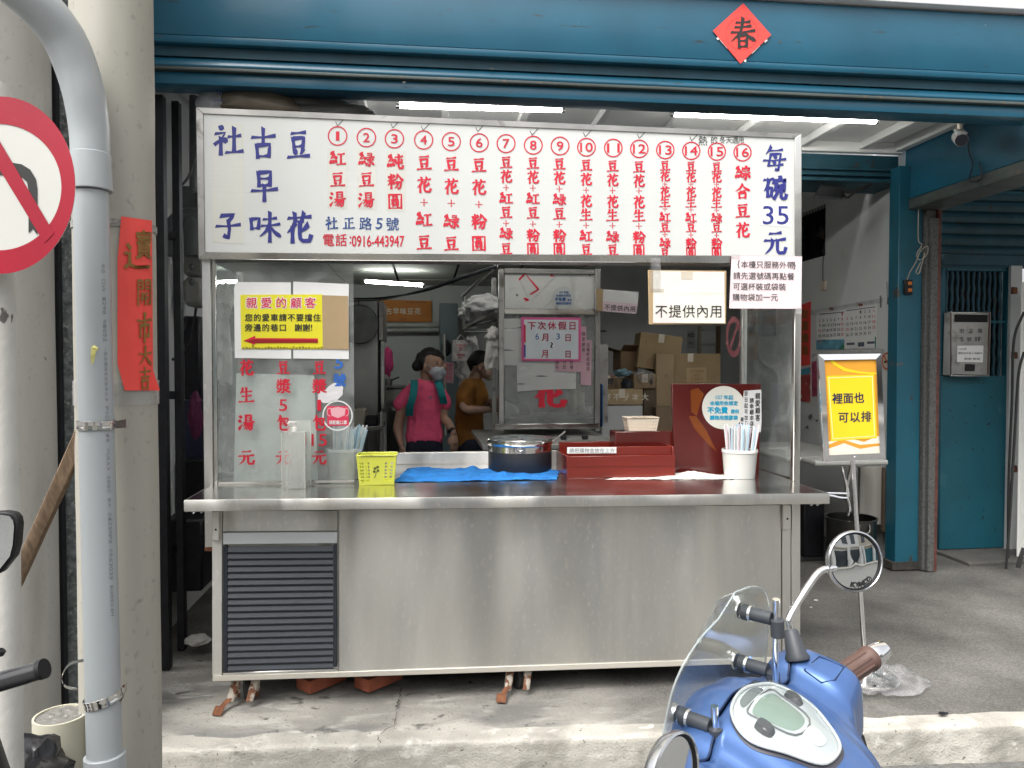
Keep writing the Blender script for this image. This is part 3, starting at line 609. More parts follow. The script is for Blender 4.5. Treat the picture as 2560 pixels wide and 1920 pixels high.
cb = MB(); cb.tube(wrap_tube([W(2560, 780, 5.0), W(2535, 850, 5.0), W(2530, 1000, 5.0), W(2522, 1200, 5.0), W(2520, 1395, 5.0)]), .009, 8)
tag(cb.build('black_cable', m_rubber), 'black cable looping down from upper right beside the teal door, the one bending further left', 'cable', 'cables hanging by the teal door')
cb = MB(); cb.tube(wrap_tube([W(2560, 880, 4.9), W(2546, 940, 4.9), W(2536, 1100, 4.9), W(2524, 1300, 4.9), W(2514, 1440, 4.9)]), .009, 8)
tag(cb.build('black_cable', m_rubber), 'thinner arcing black cable in front of the white corrugated panel', 'cable', 'cables hanging by the teal door')
cb = MB(); cb.tube(wrap_tube([W(2560, 1370, 4.7), W(2550, 1400, 4.7), W(2545, 1420, 4.7)]), .014, 8)
tag(cb.build('black_cable', m_rubber), 'short black cable end at the foot of the corrugated panel', 'cable', 'cables hanging by the teal door')
# raised threshold of the door
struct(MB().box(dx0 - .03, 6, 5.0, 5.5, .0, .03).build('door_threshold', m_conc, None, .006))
# ================================================================ LEFT: columns, pipe, traffic sign
def vcyl(px, py, D, r, z0, z1, name, m, parent=None, n=40):
    c = WD(px, py, D); return MB().tube([(c.x, c.y, z0), (c.x, c.y, (z0 + z1) / 2), (c.x, c.y, z1)], r, n).build(name, m, parent)
c = WD(292, 960, 2.22); rc = thing('round_column', 'cream painted round column carrying the red paper banner and the grey pipe', 'column', (c.x, c.y, -.1))
RCX, RCY, RCR = c.x, c.y, .109
def colf(a, z): return Vector((RCX + (RCR + .002 * noise.noise(Vector((a * 2, z * 3, 1)))) * math.cos(a), RCY + (RCR + .002 * noise.noise(Vector((a * 2, z * 3, 1)))) * math.sin(a), z))
MB().grid(lambda u, v: colf(2 * math.pi * u, -.1 + 4.6 * v), 56, 90, wrap=True).build('shaft', m_colm, rc)
tz = WD(330, 552, 2.1).z
MB().tube([(RCX, RCY, tz - .012), (RCX, RCY, tz + .008)], RCR + .003, 56).build('tape_residue', mat('grey_tape_residue', (.27, .26, .24), .9, 0, .4, 60, bump=.6, bs=90), rc)
tz = WD(330, 980, 2.1).z
MB().tube([(RCX, RCY, tz - .04), (RCX, RCY, tz + .03)], RCR + .0035, 56, cap=False).build('clear_tape', m_film, rc)
c = WD(-36, 960, 2.65); bc = thing('large_column', 'wide pale weathered round column at the far left behind the traffic sign', 'column', (c.x, c.y, -.1))
MB().grid(lambda u, v: Vector((c.x + (.212 + .003 * noise.noise(Vector((u * 9, v * 9, 2)))) * math.cos(6.28319 * u), c.y + .212 * math.sin(6.28319 * u), -.1 + 4.6 * v)), 48, 60, wrap=True).build('shaft', m_colw, bc)
gp = thing('granite_pier', 'dark speckled granite pier strip between the two round columns', 'pier', (-1.5, 3.1, -.1))
MB().box(W(151, 900, 3.0).x, W(262, 900, 3.0).x, 3.0, 3.03, -.1, 4.5).build('facing', m_granite, gp, .003)
MB().box(-2.2, W(230, 900, 3.05).x, 3.035, 3.5, -.1, 4.5).build('core', m_wall_in, gp)
MB().box(W(136, 900, 2.97).x, W(149, 900, 2.97).x, 2.97, 3.2, -.1, 4.5).build('black_edge', m_black, gp)
# grey drain pipe
A, B = WD(227, 480, 2.02), WD(263, 1960, 2.02)
dp = thing('drain_pipe', 'grey plastic drain pipe with a curved top strapped to the cream round column', 'pipe', (B.x, B.y, -.1))
B2 = A + (B - A) * ((A.z + .1) / (A.z - B.z))
MB().tube([A, A.lerp(B2, .5), B2], .0430, 32).build('straight_pipe', m_pvc, dp)
MB().tube([WD(226, 385, 2.02), WD(228.5, 478, 2.02)], [.0505, .0515], 32).build('coupling', m_pvc, dp, .002)
el = wrap_tube([WD(226, 400, 2.02), WD(224, 330, 2.02), WD(213, 250, 2.01), WD(193, 175, 2.0), WD(165, 105, 1.98), WD(128, 50, 1.95), WD(85, 5, 1.92), WD(20, -50, 1.88)], 6)
MB().tube(el, [.047 + .006 * min(1, i / 20) for i in range(len(el))], 32).build('elbow', m_pvc, dp)
MB().tube([WD(262, 1885, 2.02), WD(265, 2000, 2.02)], .051, 32).build('coupling', m_pvc, dp, .002)
for yy, ex, tx, ty, nm in ((1062, 0, 311, 1059, 'a'), (1746, 12, 313, 1714, 'b')):
    t_ = (A.z - WD(250, yy, 2.02).z) / (A.z - B2.z); q = A.lerp(B2, t_)
    st = MB(); M = Matrix.Rotation(R_(0 if not ex else -14), 3, 'Y')
    st.lathe([(.0455, -.012), (.0475, -.011), (.0475, -.004), (.0465, 0), (.0475, .004), (.0475, .011), (.0455, .012)], q, 36, M).build('strap', m_steel_pol, dp)
    e = q + Vector((.047, -.005, 0)); tp_ = WD(tx, ty, 2.09)
    tb = MB().slab([e + Vector((0, 0, -.010)), tp_ + Vector((.004, 0, -.012)), tp_ + Vector((.004, 0, .012)), e + Vector((0, 0, .010))], (0, .002, 0)).build('strap_tab', m_steel_pol, dp)
    MB().ell(tp_ + Vector((-.002, -.003, 0)), .0045, .003, .0045).build('screw', m_rust, dp)
# printed text on the pipe
def cylpf(C0, r):
    def f(x, y):
        rr = ray(x, y); o = CP - Vector((C0(0).x, C0(0).y, 0)); # intersect vertical cylinder, axis adjusted for height by iteration
        P = None; ax = C0(None)
        for _ in range(4):
            a_ = rr.x ** 2 + rr.y ** 2; ox, oy = CP.x - ax.x, CP.y - ax.y; b_ = ox * rr.x + oy * rr.y; c_ = ox * ox + oy * oy - r * r
            dd = b_ * b_ - a_ * c_; t = (-b_ - math.sqrt(max(dd, 0))) / a_; P = CP + rr * t; ax = C0(P.z)
        return P
    return f
def pipeax(z):
    z = 1.0 if z in (None, 0) else z; return A + (B2 - A) * ((A.z - z) / (A.z - B2.z))
pf = cylpf(pipeax, .0434)
mb = MB(); y = 665; camd = Vector((.3, -.9, 0)).normalized()
txt = '南亞 CNS 1298 φ1052 一般流體用(非自來水) PVC-U 導管 VU(A) 20°C 壓力 0.25MPa ®R63035 80mmX4M'
for ch in txt:
    wd_ = 11 if ord(ch) > 0x2E80 else 9.5
    xx = 258 + (y - 660) * .026
    if ch != ' ':
        put(mb, ch, xx, y, wd_ * .95, 9 if ord(ch) > 0x2E80 else 8.5, pf, camd, rot=90, eps=.0006, mode='em' if ord(ch) > 0x2E80 else 'bb')
    y += wd_ + 1.8
mb.build('lettering', m_ink_grey, dp)
mb = MB(); mb.add([pf(228, 868) + camd * .004, pf(236, 862) + camd * .002, pf(247, 872) + camd * .008, pf(240, 880) + camd * .003, pf(234, 905) + camd * .004, pf(229, 912) + camd * .002, pf(227, 890) + camd * .006], [(0, 1, 2, 3), (0, 3, 4, 5, 6)])
tag(mb.build('tape_scrap', mat('yellow_tape', (.62, .58, .2), .5, 0, .1, 20), smooth=False), 'small torn scrap of yellow tape stuck on the grey drain pipe', 'tape scrap')
# red banner wrapped round the column
pfc = cylpf(lambda z: Vector((RCX, RCY, 0)), RCR + .004)
def bn(u, v):
    y = 541 + (976 - 541) * v; xl = 303 - 9 * min(1, v * 4) + (18 * max(0, v - .85) / .15 if v > .85 else 0) + (0 if v > .1 else 0); xr = 380 + 3 * v + (17 * max(0, v - .88) / .12)
    y += (1 - v) * (12 * u) * .9
    x = xl + (xr - xl) * u
    p = pfc(min(x, 378 + 6 * v), y)
    if x > 378 + 6 * v: p = p + Vector((.0011 * (x - 378 - 6 * v), 0, 0))
    return p + camd * (.0015 + .0015 * noise.noise(Vector((u * 3, v * 6, 2))) + .004 * max(0, v - .9) * 10 * (1 - u) * .3)
bnr = MB().grid(bn, 14, 40).build('red_banner', m_redp)
tag(bnr, 'vertical red paper banner with golden brush characters wrapped on the cream column', 'banner')
mb = MB()
pfl = lambda x, y: pfc(min(x, 379), y)
for s_, x, y, w_, h_, k in (('辶', 343, 640, 70, 72, 0), ('寶', 360, 612, 44, 76, 0), ('開', 361, 731, 38, 66, 11), ('市', 362, 818, 40, 74, 12), ('大', 364, 890, 34, 52, 13), ('吉', 363, 946, 32, 56, 12)):
    put(mb, s_, x, y, w_, h_, pfl, camd, kai=k, bold=.035, eps=.0055)
mb.build('lettering', m_ink_gold, bnr)
# traffic sign
YS = WD(3, 463, 1.70).y; ps = PY(YS)
ts = thing('traffic_sign', 'round no left turn sign with red ring and slash at the left edge', 'traffic sign', tuple(W(-5, 1900, YS + .06)))
def ell_pts(cx, cy, rx, ry, n=64): return [(cx + rx * math.cos(2 * math.pi * i / n), cy + ry * math.sin(2 * math.pi * i / n)) for i in range(n)]
MB().prism([ps(*p) for p in ell_pts(3, 463, 184, 220)], (0, .004, 0)).build('plate', mat('sign_white', (.56, .56, .52), .35, 0, .04, 4), ts)
mb = MB(); oi = ell_pts(3, 463, 185.5, 221.5); ii = ell_pts(-3, 468, 157, 158)
F = [(i, (i + 1) % 64, (i + 1) % 64 + 64, i + 64) for i in range(64)]
mb.add([ps(*p) + NY * .001 for p in oi] + [ps(*p) + NY * .001 for p in ii], F)
mb.build('red_ring', mat('sign_red', (.33, .010, .028), .35, 0, .15, 4, coat=.1, col2=((.40, .06, .09)), c2=(.66, .74), c2s=6), ts)
mb = MB(); poly_on(mb, [(-120, 150 + 5), (-75, 200), (0, 353), (136, 583), (112, 608), (0, 424), (-110, 240)][1:], ps, NY, .0022)
mb.build('slash', bpy.data.materials['sign_red'], ts)
mb = MB(); arc = []
outer = [(-60, 407), (30, 407), (55, 411), (76, 424), (90, 447), (94, 472), (94, 588), (83, 572), (72, 583), (72, 475), (68, 455), (55, 443), (30, 438), (-60, 438)]
poly_on(mb, outer, ps, NY, .0014); poly_on(mb, [(-60, 380), (-60, 465), (-110, 422)], ps, NY, .0014)
mb.build('arrow', m_ink_black, ts)
mb = MB(); P0 = WD(-6, 690, 1.78)
mb.tube([(P0.x, P0.y, -.1), (P0.x, P0.y, 2.1)], .0365, 24)
ts_p = mb.build('pole', mat('peeling_white_pole', (.54, .53, .49), .75, 0, .12, 6, bump=.35, bs=60, bd=.004, col2=((.12, .11, .10)), c2=(.68, .70), c2s=14, c2st=(1, 1, .6)), ts)
# timber brace
a, b = WD(203, 1082, 2.15), WD(30, 1465, 2.35); d = (b - a); u = d.cross(Vector((0, 1, 0))).normalized() * .019
tag(MB().slab([a - u, b - u, b + u, a + u], (0, .03, 0)).build('timber_brace', m_wood, None, .002), 'weathered square timber leaning diagonally between the wide column and grey pipe', 'timber')
# short cut pipe filled with concrete
c = WZ(152, 1786, .40) ; c = WD(152, 1786, 2.15)
sp = thing('cut_pipe_post', 'short cut off cream pipe filled with rough concrete at the lower left', 'pipe post', (c.x, c.y, -.1))
MB().lathe([(.070, -.1 - c.z), (.070, 0), (.064, 0), (.064, -.03)], c, 40).build('pipe', mat('aged_cream_pipe', (.50, .48, .38), .5, 0, .08, 5, col2=((.2, .19, .16)), c2=(.64, .70), c2s=7, c2st=(1, 1, .4)), sp)
MB().grid(lambda u_, v: c + Vector((.064 * v * math.cos(6.28319 * u_), .064 * v * math.sin(6.28319 * u_), -.004 + .007 * noise.noise(Vector((v * math.cos(6.28 * u_) * 4, v * math.sin(6.28 * u_) * 4, 1))))), 32, 12, wrap=True).build('concrete_fill', m_cdark, sp)
# metal strap loop by the pipe
P = wrap_tube([WD(212, 1650, 2.08), WD(175, 1660, 2.05), WD(155, 1690, 2.03), WD(162, 1715, 2.03), WD(195, 1724, 2.05)], 5)
mb = MB(); V = []
for p in P: V += [p + Vector((0, 0, -.004)), p + Vector((0, 0, .004))]
mb.add(V, [(2 * i, 2 * i + 1, 2 * i + 3, 2 * i + 2) for i in range(len(P) - 1)])
tag(mb.build('loose_strap', m_steel_pol), 'loose curled metal strap sticking out left of the drain pipe foot', 'strap')
# black bin bag lower left
def bagshape(name, c, rx, ry, rz, m, seed, amp=.25, n=40, k=24, squash=1):
    def fn(u_, v):
        a = 6.28319 * u_; t = math.pi * v; d = Vector((math.sin(t) * math.cos(a), math.sin(t) * math.sin(a), -math.cos(t)))
        w_ = 1 + amp * noise.noise(d * 2.2 + Vector((seed, 0, 0))) + amp * .5 * abs(noise.noise(d * 6 + Vector((0, seed, 0)))) - amp * .35 * abs(noise.noise(d * 12 + Vector((0, 0, seed))))
        return Vector(c) + Vector((d.x * rx * w_, d.y * ry * w_, d.z * rz * w_))
    return MB().grid(fn, n, k, wrap=True).build(name, m)
c = WD(15, 1950, 1.95)
tag(bagshape('bin_bag', c, .13, .12, .10, mat('black_bin_bag', (.015, .015, .017), .2, 0, .2, 10, coat=.3), 3, .35), 'crumpled black plastic bag at the lower left corner', 'bag')
# ================================================================ gap between column and cart
fr = thing('black_steel_frame', 'tall black steel frame with two uprights and cross bars left of the stall', 'frame', (-1.15, 3.8, 0))
for (x0, x1, Y, yt) in ((391, 414, 3.70, 236), (435, 453, 3.95, 150)):
    MB().box(W(x0, 900, Y).x, W(x1, 900, Y).x, Y, Y + .05, 0.01, min(W(400, yt, Y).z, 2.75)).build('upright', m_black, fr, .002)
for yy in (585, 985, 1370):
    a, b = W(380, yy, 3.72), W(452, yy + 4, 3.98)
    MB().slab([a + Vector((-.08, 0, -.02)), b + Vector((0, 0, -.02)), b + Vector((0, 0, .02)), a + Vector((-.08, 0, .02))], (0, .03, 0)).build('cross_bar', m_black, fr, .002)
m_gp = mat('dim_grey_pipe', (.12, .125, .13), .5, 0, .2, 10)
pp = thing('wall_pipe', 'grey elbow pipe running along the left wall behind the black steel frame', 'pipe', (-1.2, 4.3, 1.9))
MB().tube(wrap_tube([W(425, 640, 4.3), W(430, 575, 4.3), W(452, 545, 4.3), W(480, 540, 4.3), W(520, 540, 4.3)], 5), .045, 16).build('bend', m_gp, pp)
MB().tube([W(482, 545, 4.3), W(484, 640, 4.3)], .05, 16).build('stub', m_gp, pp)
MB().tube([W(484, 240, 4.25), W(484, 480, 4.25)], .022, 12).build('riser', m_gp, pp)
MB().box(W(455, 500, 4.5).x, W(520, 500, 4.5).x, 4.5, 4.7, W(480, 545, 4.5).z, W(480, 465, 4.5).z).build('junction_box', m_gp, pp, .005)
m_meter = mat('beige_meter', (.30, .29, .26), .5, 0, .15, 8)
mt = thing('gas_meter', 'beige gas meter mounted on the left wall beside the stall', 'meter', (-1.1, 4.4, 1.4))
MB().box(W(456, 640, 4.4).x, W(510, 640, 4.4).x, 4.4, 4.6, W(480, 690, 4.4).z, W(480, 628, 4.4).z).build('housing', m_meter, mt, .02)
MB().box(W(456, 640, 4.4).x, W(510, 640, 4.4).x, 4.38, 4.6, W(480, 765, 4.4).z, W(480, 693, 4.4).z).build('counter_body', m_meter, mt, .025)
for yy in (668, 705): MB().ell(W(480, yy, 4.38), .015, .01, .02).build('knob', m_gp, mt)
for i, pts in enumerate(([(500, 330), (480, 420), (462, 455), (440, 470)], [(430, 620), (440, 680), (455, 720)], [(490, 770), (478, 850), (462, 880), (430, 900)], [(470, 790), (462, 830), (455, 870)])):
    tag(MB().tube(wrap_tube([W(x, y, 4.1) for x, y in pts], 5), .007, 6).build('loose_wire', m_gp if i < 2 else m_black), ('upper grey wire curving down beside the sign frame', 'short grey wire beside the black upright', 'long black wire drooping below the gas meter', 'short black wire below the gas meter')[i], 'wire', 'loose wires left of the stall')
junk = thing('stacked_junk', 'dark crates and boards stacked in shadow in the gap left of the stall', 'crates', (-1.1, 4.3, 0))
for k, (x0, x1, y0, y1, Y, mm) in enumerate(((400, 500, 1480, 1300, 4.2, m_black), (440, 520, 1310, 1150, 4.4, m_blackp), (450, 515, 1160, 1000, 4.5, mat('dim_blue_crate', (.02, .025, .06), .6)), (400, 440, 1300, 1210, 4.6, m_wall_in), (455, 500, 1000, 790, 4.6, m_black))):
    MB().box(W(x0, 900, Y).x, W(x1, 900, Y).x, Y, Y + .3, max(.02, W(450, y0, Y).z), W(450, y1, Y).z).build('crate', mm, junk, .01)
tag(bagshape('plastic_bag', W(488, 1040, 4.15), .035, .03, .12, mat('magenta_bag', (.12, .012, .06), .6), 5), 'small magenta plastic bag hanging in the dark gap left of the stall', 'bag')
tag(bagshape('work_glove', W(495, 1600, 3.9), .06, .05, .025, m_cloth, 8), 'pale crumpled glove lying in the dark gap left of the stall', 'glove')
# things stored above the sign
tag(bagshape('wrapped_bundle', W(640, 268, 3.75), .22, .10, .085, mat('brown_wrapped_bundle', (.16, .13, .095), .5, 0, .2, 6), 2, .18), 'dusty brown plastic wrapped bundle lying on top of the menu sign', 'bundle')
tag(bagshape('wrapped_bundle', W(790, 285, 3.8), .26, .1, .075, mat('grey_wrapped_bundle', (.12, .115, .11), .4, 0, .2, 6), 7, .2), 'long grey plastic wrapped bundle on the menu sign right of the brown one', 'bundle')
tb = tag(bagshape('printed_bag', W(540, 262, 3.72), .085, .05, .075, mat('silver_grey_bag', (.33, .34, .35), .3, 0, .1, 8), 12, .15), 'silvery grey plastic bag with blue Tc print above the menu sign corner', 'bag')
mb = MB(); put(mb, 'Tc', 546, 231, 13, 13, PY(3.655), NY, mode='bb', bold=.03); put(mb, 'CHERNG', 548, 252, 30, 6, PY(3.655), NY, mode='bb'); mb.build('lettering', m_ink_blue, tb)
# ================================================================ THE FOOD CART
YC, YG, YSg = 3.25, 3.50, 3.47
ct = thing('food_cart', 'stainless steel dessert stall cart with a white menu sign glass sides and louvred vent', 'food cart', (.4, 3.7, 0))
def czf(x): return .911 - .0093 * (x + .95)
def onC(px, py):
    z = .9
    for _ in range(4): p = WZ(px, py, z); z = czf(p.x)
    return p
pC, pG, pS = PY(YC), PY(YG), PY(YSg)
CL, CR = W(529, 1500, YC).x, W(2000, 1500, YC).x
def cbox(name, x0, x1, ya, yb, y0, y1, m, bev=.002, par=ct):  # box from photo pixels x0..x1, ya(top)..yb(bottom) at front plane y0, to depth y1
    q = [W(x0, yb, y0), W(x1, yb, y0), W(x1, ya, y0), W(x0, ya, y0)]
    return MB().slab(q, (0, y1 - y0, 0)).build(name, m, par, bev)
# body carcass and front panels
def cq(name, pts, Y, th, m, bev=.0015, par=ct): return MB().slab([W(*p, Y) for p in pts], (0, th, 0)).build(name, m, par, bev)
MB().box(CL + .01, CR - .01, YC + .012, 4.1, .135, .86).build('carcass', m_steel_dull, ct)
cq('front_panel', [(847, 1678), (1953, 1648), (1953, 1262), (847, 1275)], YC, .012, m_steel)
cq('upper_panel', [(557, 1329), (843, 1327), (843, 1277), (557, 1277)], YC, .012, m_steel)
cq('white_strip', [(557, 1361), (843, 1358), (843, 1330), (557, 1332)], YC - .003, .013, mat('pale_aluminium', (.62, .65, .66), .45, .5, .04, 3))
cq('corner_strip', [(530, 1689), (555, 1688), (555, 1278), (530, 1278)], YC, .012, m_steel)
cq('corner_strip', [(1956, 1652), (1977, 1651), (1977, 1262), (1956, 1262)], YC, .012, m_steel)
cq('corner_strip', [(1979, 1660), (2001, 1659), (2001, 1260), (1979, 1260)], YC, .012, m_steel)
cq('bottom_rail', [(531, 1704), (2001, 1656), (2001, 1642), (531, 1690)], YC - .006, .03, mat('pale_bottom_rail', (.60, .57, .50), .45, .4, .06, 3), .002)
cq('vent_frame', [(557, 1688), (843, 1679), (843, 1360), (557, 1363)], YC + .022, .004, m_darkgap, 0)
cq('vent_stile', [(558, 1680), (568, 1680), (568, 1364), (558, 1364)], YC, .02, m_darkgrey)
cq('vent_stile', [(834, 1668), (842, 1668), (842, 1361), (834, 1361)], YC, .02, m_darkgrey)
cq('vent_sill', [(557, 1688), (843, 1679), (843, 1673), (557, 1682)], YC - .002, .02, m_steel)
NS = 19
for k in range(NS):
    t0, t1 = k / NS, (k + .84) / NS
    def ly(t, x): a_, b_ = (1366 if x < 700 else 1364), (1679 if x < 700 else 1671); return a_ + (b_ - a_) * t
    tl, tr = W(569, ly(t0, 560), YC + .010), W(833, ly(t0, 840), YC + .010)
    bl, br = W(569, ly(t1, 560), YC + .000), W(833, ly(t1, 840), YC + .000)
    MB().hexa([bl, br, tr, tl, bl + Vector((0, .002, -.006)), br + Vector((0, .002, -.006)), tr + Vector((0, .006, 0)), tl + Vector((0, .006, 0))]).build('slat', m_darkgrey, ct)
# brackets under the counter
for (x0, x1, ya, yb) in ((529, 548, 1279, 1352), (1957, 1978, 1262, 1325)):
    b_ = cq('bracket', [(x0, yb), (x1, yb), (x1, ya), (x0, ya)], YC - .02, .018, m_steel, .003)
    mb = MB(); disc_on(mb, (x0 + x1) / 2 + 1, yb - 28, 2.6, 2.6, PY(YC - .0205), NY); mb.build('bolt_hole', m_darkgap, b_)
# counter top
xl, xr = W(460, 1248, 3.13).x, W(2073, 1232, 3.13).x
def ctop(x0, x1, y0, y1, th, name, m, bev=.004):
    z0, z1 = czf(x0), czf(x1)
    return MB().hexa([(x0, y0, z0 - th), (x1, y0, z1 - th), (x1, y0, z1), (x0, y0, z0), (x0, y1, z0 - th), (x1, y1, z1 - th), (x1, y1, z1), (x0, y1, z0)]).build(name, m, ct, bev, seg=2)
ctop(xl, xr, 3.134, 3.485, .003, 'counter_shelf', m_steel_top, 0)
ctop(xl, xr, 3.125, 3.1335, .046, 'counter_edge', m_steel, .002)
ctop(xl, xl + .009, 3.135, 3.485, .046, 'counter_edge', m_steel, .001); ctop(xr - .009, xr, 3.135, 3.485, .046, 'counter_edge', m_steel, .001)
FX0, FX1 = W(506, 900, YG).x, W(2002, 900, YG).x
ctop(FX0 + .03, FX1 - .03, 3.486, 4.16, .003, 'counter_top', m_steel_top, 0)
MB().box(FX0 + .04, FX1 - .04, 4.165, 4.20, .80, .968).build('back_ledge', m_steel, ct, .004)
for q in ((480, 1282), (500, 1280), (2040, 1262), (2025, 1262)): MB().tube([W(q[0], q[1] - 4, 3.2), W(q[0] + 3, q[1] + 2, 3.2), W(q[0] + 9, q[1] - 3, 3.2)], .003, 6).build('hook', m_chrome, ct)
# posts and glass frame
SZ0 = W(505, 648, YG).z
def post(x0, x1, ybot, Y, nm='post', m=m_steel, d=.03): 
    a_, b_ = W(x0, 900, Y).x, W(x1, 900, Y).x
    return MB().box(a_, b_, Y, Y + d, W(x0, ybot, Y).z, SZ0 + .02).build(nm, m, ct, .002)
post(507, 529, 1374, YG); MB().box(W(507, 900, YG).x - .001, W(529, 900, YG).x + .001, YG - .001, YG + .031, W(507, 1378, YG).z, W(507, 1368, YG).z).build('rusted_end', m_rust, ct)
post(1986, 2003, 1215, YG)
post(532, 541, 1216, YG + .012, 'glass_bead', m_steel_pol, .012)
MB().box(W(541, 900, YG).x, W(884, 900, YG).x, YG + .01, YG + .02, czf(-.8) + .002, czf(-.8) + .014).build('glass_bead', m_steel_pol, ct)
PB = 4.12
for x, nm in ((FX0, 0), (FX1 - .03, 1)): MB().box(x, x + .03, PB, PB + .03, .9, SZ0 + .02).build('post', m_steel, ct, .002)
gl = MB().box(W(541, 900, YG).x, W(884, 900, YG).x, YG + .012, YG + .018, czf(-.8) + .014, W(700, 655, YG).z).build('front_glass', m_glass, ct)
MB().box(FX0 + .012, FX0 + .018, YG + .032, PB - .002, .91, SZ0).build('side_glass', m_glass2, ct)
MB().box(FX1 - .018, FX1 - .012, YG + .032, PB - .002, .89, SZ0).build('side_glass', m_glass, ct)
MB().box(FX1 - .022, FX1 - .008, YG + .032, PB - .002, .876, .892).build('glass_bead', m_steel_pol, ct)
MB().box(FX0 + .008, FX0 + .022, YG + .032, PB - .002, .896, .912).build('glass_bead', m_steel_pol, ct)
# sign box
TLo, TRo, BRo, BLo = (490, 268), (2004, 334), (2004, 659), (497, 648)
TLi, TRi, BRi, BLi = (508, 284), (1987, 346), (1987, 640), (512, 630)
MB().slab([W(*BLo, YSg + .012), W(*BRo, YSg + .012), W(*TRo, YSg + .012), W(*TLo, YSg + .012)], (0, .12, 0)).build('sign_box', m_steel_dull, ct)
sgp = MB().slab([W(*BLi, YSg + .004), W(*BRi, YSg + .004), W(*TRi, YSg + .004), W(*TLi, YSg + .004)], (0, .007, 0)).build('sign_panel', m_signw, ct)
for nm, q, mm in (('sign_frame', (BLo, BRo, BRi, BLi), m_steel_pol), ('sign_frame', (TLi, TRi, TRo, TLo), m_steel_dull), ('sign_frame', (BLo, BLi, TLi, TLo), m_steel_dull), ('sign_frame', (BRi, BRo, TRo, TRi), m_steel_pol)):
    MB().slab([W(*p, YSg - .002) for p in q], (0, .013, 0)).build(nm, mm, ct, .0015)
pS = PY(YSg + .004)
def lett(items, m, name='lettering', par=None, pf_=pS, n_=NY, eps=.0015, **kw):
    mb = MB()
    for it in items: put(mb, *it[:5], pf_, n_, eps=eps, **{**kw, **(it[5] if len(it) > 5 else {})})
    return mb.build(name, m, par or sgp, smooth=False)
for q in ([(528, 305), (608, 309), (612, 610), (530, 606)], [(818, 370), (867, 372), (869, 523), (819, 522)], [(892, 371), (941, 374), (942, 525), (893, 523)], [(965, 376), (1014, 378), (1014, 529), (966, 527)]): mb = MB(); poly_on(mb, q, pS, NY, .0007); mb.build('pasted_patch', bpy.data.materials.get('pasted_white_film') or mat('pasted_white_film', (.66, .66, .60), .2, 0, .03, 3, bump=.2, bs=150, bst=(.01, .01, 1), bd=.002, coat=.3), sgp)
K12 = dict(kai=14)
lett([('社', 571, 351, 72, 74, K12), ('子', 570, 565, 66, 72, K12), ('古', 658, 359, 64, 78, K12), ('早', 661, 464, 68, 76, K12), ('味', 662, 567, 80, 78, dict(kai=11)), ('豆', 746, 362, 62, 76, K12), ('花', 748, 569, 72, 78, K12)], m_ink_blue)
lett([('每', 1936, 398, 58, 64, dict(kai=11)), ('碗', 1937, 471, 58, 62, K12), ('元', 1937, 606, 56, 64, K12)], m_ink_blue)
mb = MB(); poly_on(mb, [(1899, 509), (1977, 511), (1978, 567), (1899, 563)], pS, NY, .0008); mb.build('price_patch', m_paper, sgp)
lett([('35', 1939, 538, 64, 46, dict(mode='bb', bold=.012))], m_ink_blue)
lett([('社', 829, 558, 30, 32, K12), ('正', 872, 558, 30, 32, dict(kai=13)), ('路', 914, 559, 33, 34), ('5', 948, 559, 16, 27, dict(mode='bb', slant=.2)), ('號', 981, 560, 34, 35)], mat('steel_blue_lettering', (.02, .07, .24), .4, 0, 0), bold=.015)
lett([('電', 821, 600, 30, 33), ('話', 853, 600, 30, 33), (':', 876, 600, 4, 18, dict(mode='bb')), ('0916-443947', 945, 603, 130, 27, dict(mode='bb', bold=.03))], m_ink_red, bold=.02)
cols = {1: ('紅豆湯', 844, (397, 449, 498), 44), 2: ('綠豆湯', 916, (399, 449, 500), 44), 3: ('純粉圓', 988, (405, 454, 504), 44),
 4: ('豆花+紅豆', 1060, (407, 462, 506, 549, 606), 44), 5: ('豆花+綠豆', 1128, (410, 466, 508, 554, 609), 43), 6: ('豆花+粉圓', 1197, (413, 468, 511, 554, 609), 43),
 7: ('豆花+紅豆+綠豆', 1265, (406, 441, 469, 496, 531, 558, 584, 622), 36), 8: ('豆花+紅豆+粉圓', 1332, (408, 443, 470, 497, 532, 560, 588, 623), 36), 9: ('豆花+綠豆+粉圓', 1398, (410, 445, 472, 499, 534, 561, 589, 623), 36),
 10: ('豆花+花生+紅豆', 1465, (413, 448, 475, 502, 537, 563, 590, 624), 35), 11: ('豆花+花生+綠豆', 1531, (415, 450, 476, 504, 538, 564, 592, 625), 35), 12: ('豆花+花生+粉圓', 1597, (417, 452, 477, 505, 539, 565, 593, 626), 35),
 13: ('豆花+花生+紅豆+綠豆', 1662, (414, 440, 460, 479, 505, 522, 543, 568, 586, 607, 631), 30), 14: ('豆花+花生+紅豆+粉圓', 1727, (416, 442, 460, 480, 506, 524, 544, 568, 587, 608, 631), 30), 15: ('豆花+花生+綠豆+粉圓', 1791, (418, 443, 461, 481, 507, 525, 545, 569, 588, 608, 631), 30),
 16: ('綜合豆花', 1856, (433, 479, 527, 575), 42)}
for k, (s_, x, ys_, sz) in cols.items():
    lett([(c_, x, y_, sz * (.54 if c_ == '+' else .92), sz * (.54 if c_ == '+' else .90), dict(kai=12 if c_ in '圓綠湯綜' else (11 if c_ == '+' else 14))) for c_, y_ in zip(s_, ys_)], m_ink_red)
circ = [(844, 340), (916, 344), (986, 347), (1059, 350), (1128, 354), (1198, 357), (1265, 359), (1333, 363), (1400, 365), (1466, 368), (1533, 370), (1598, 372), (1663, 375), (1728, 377), (1792, 379), (1856, 381)]
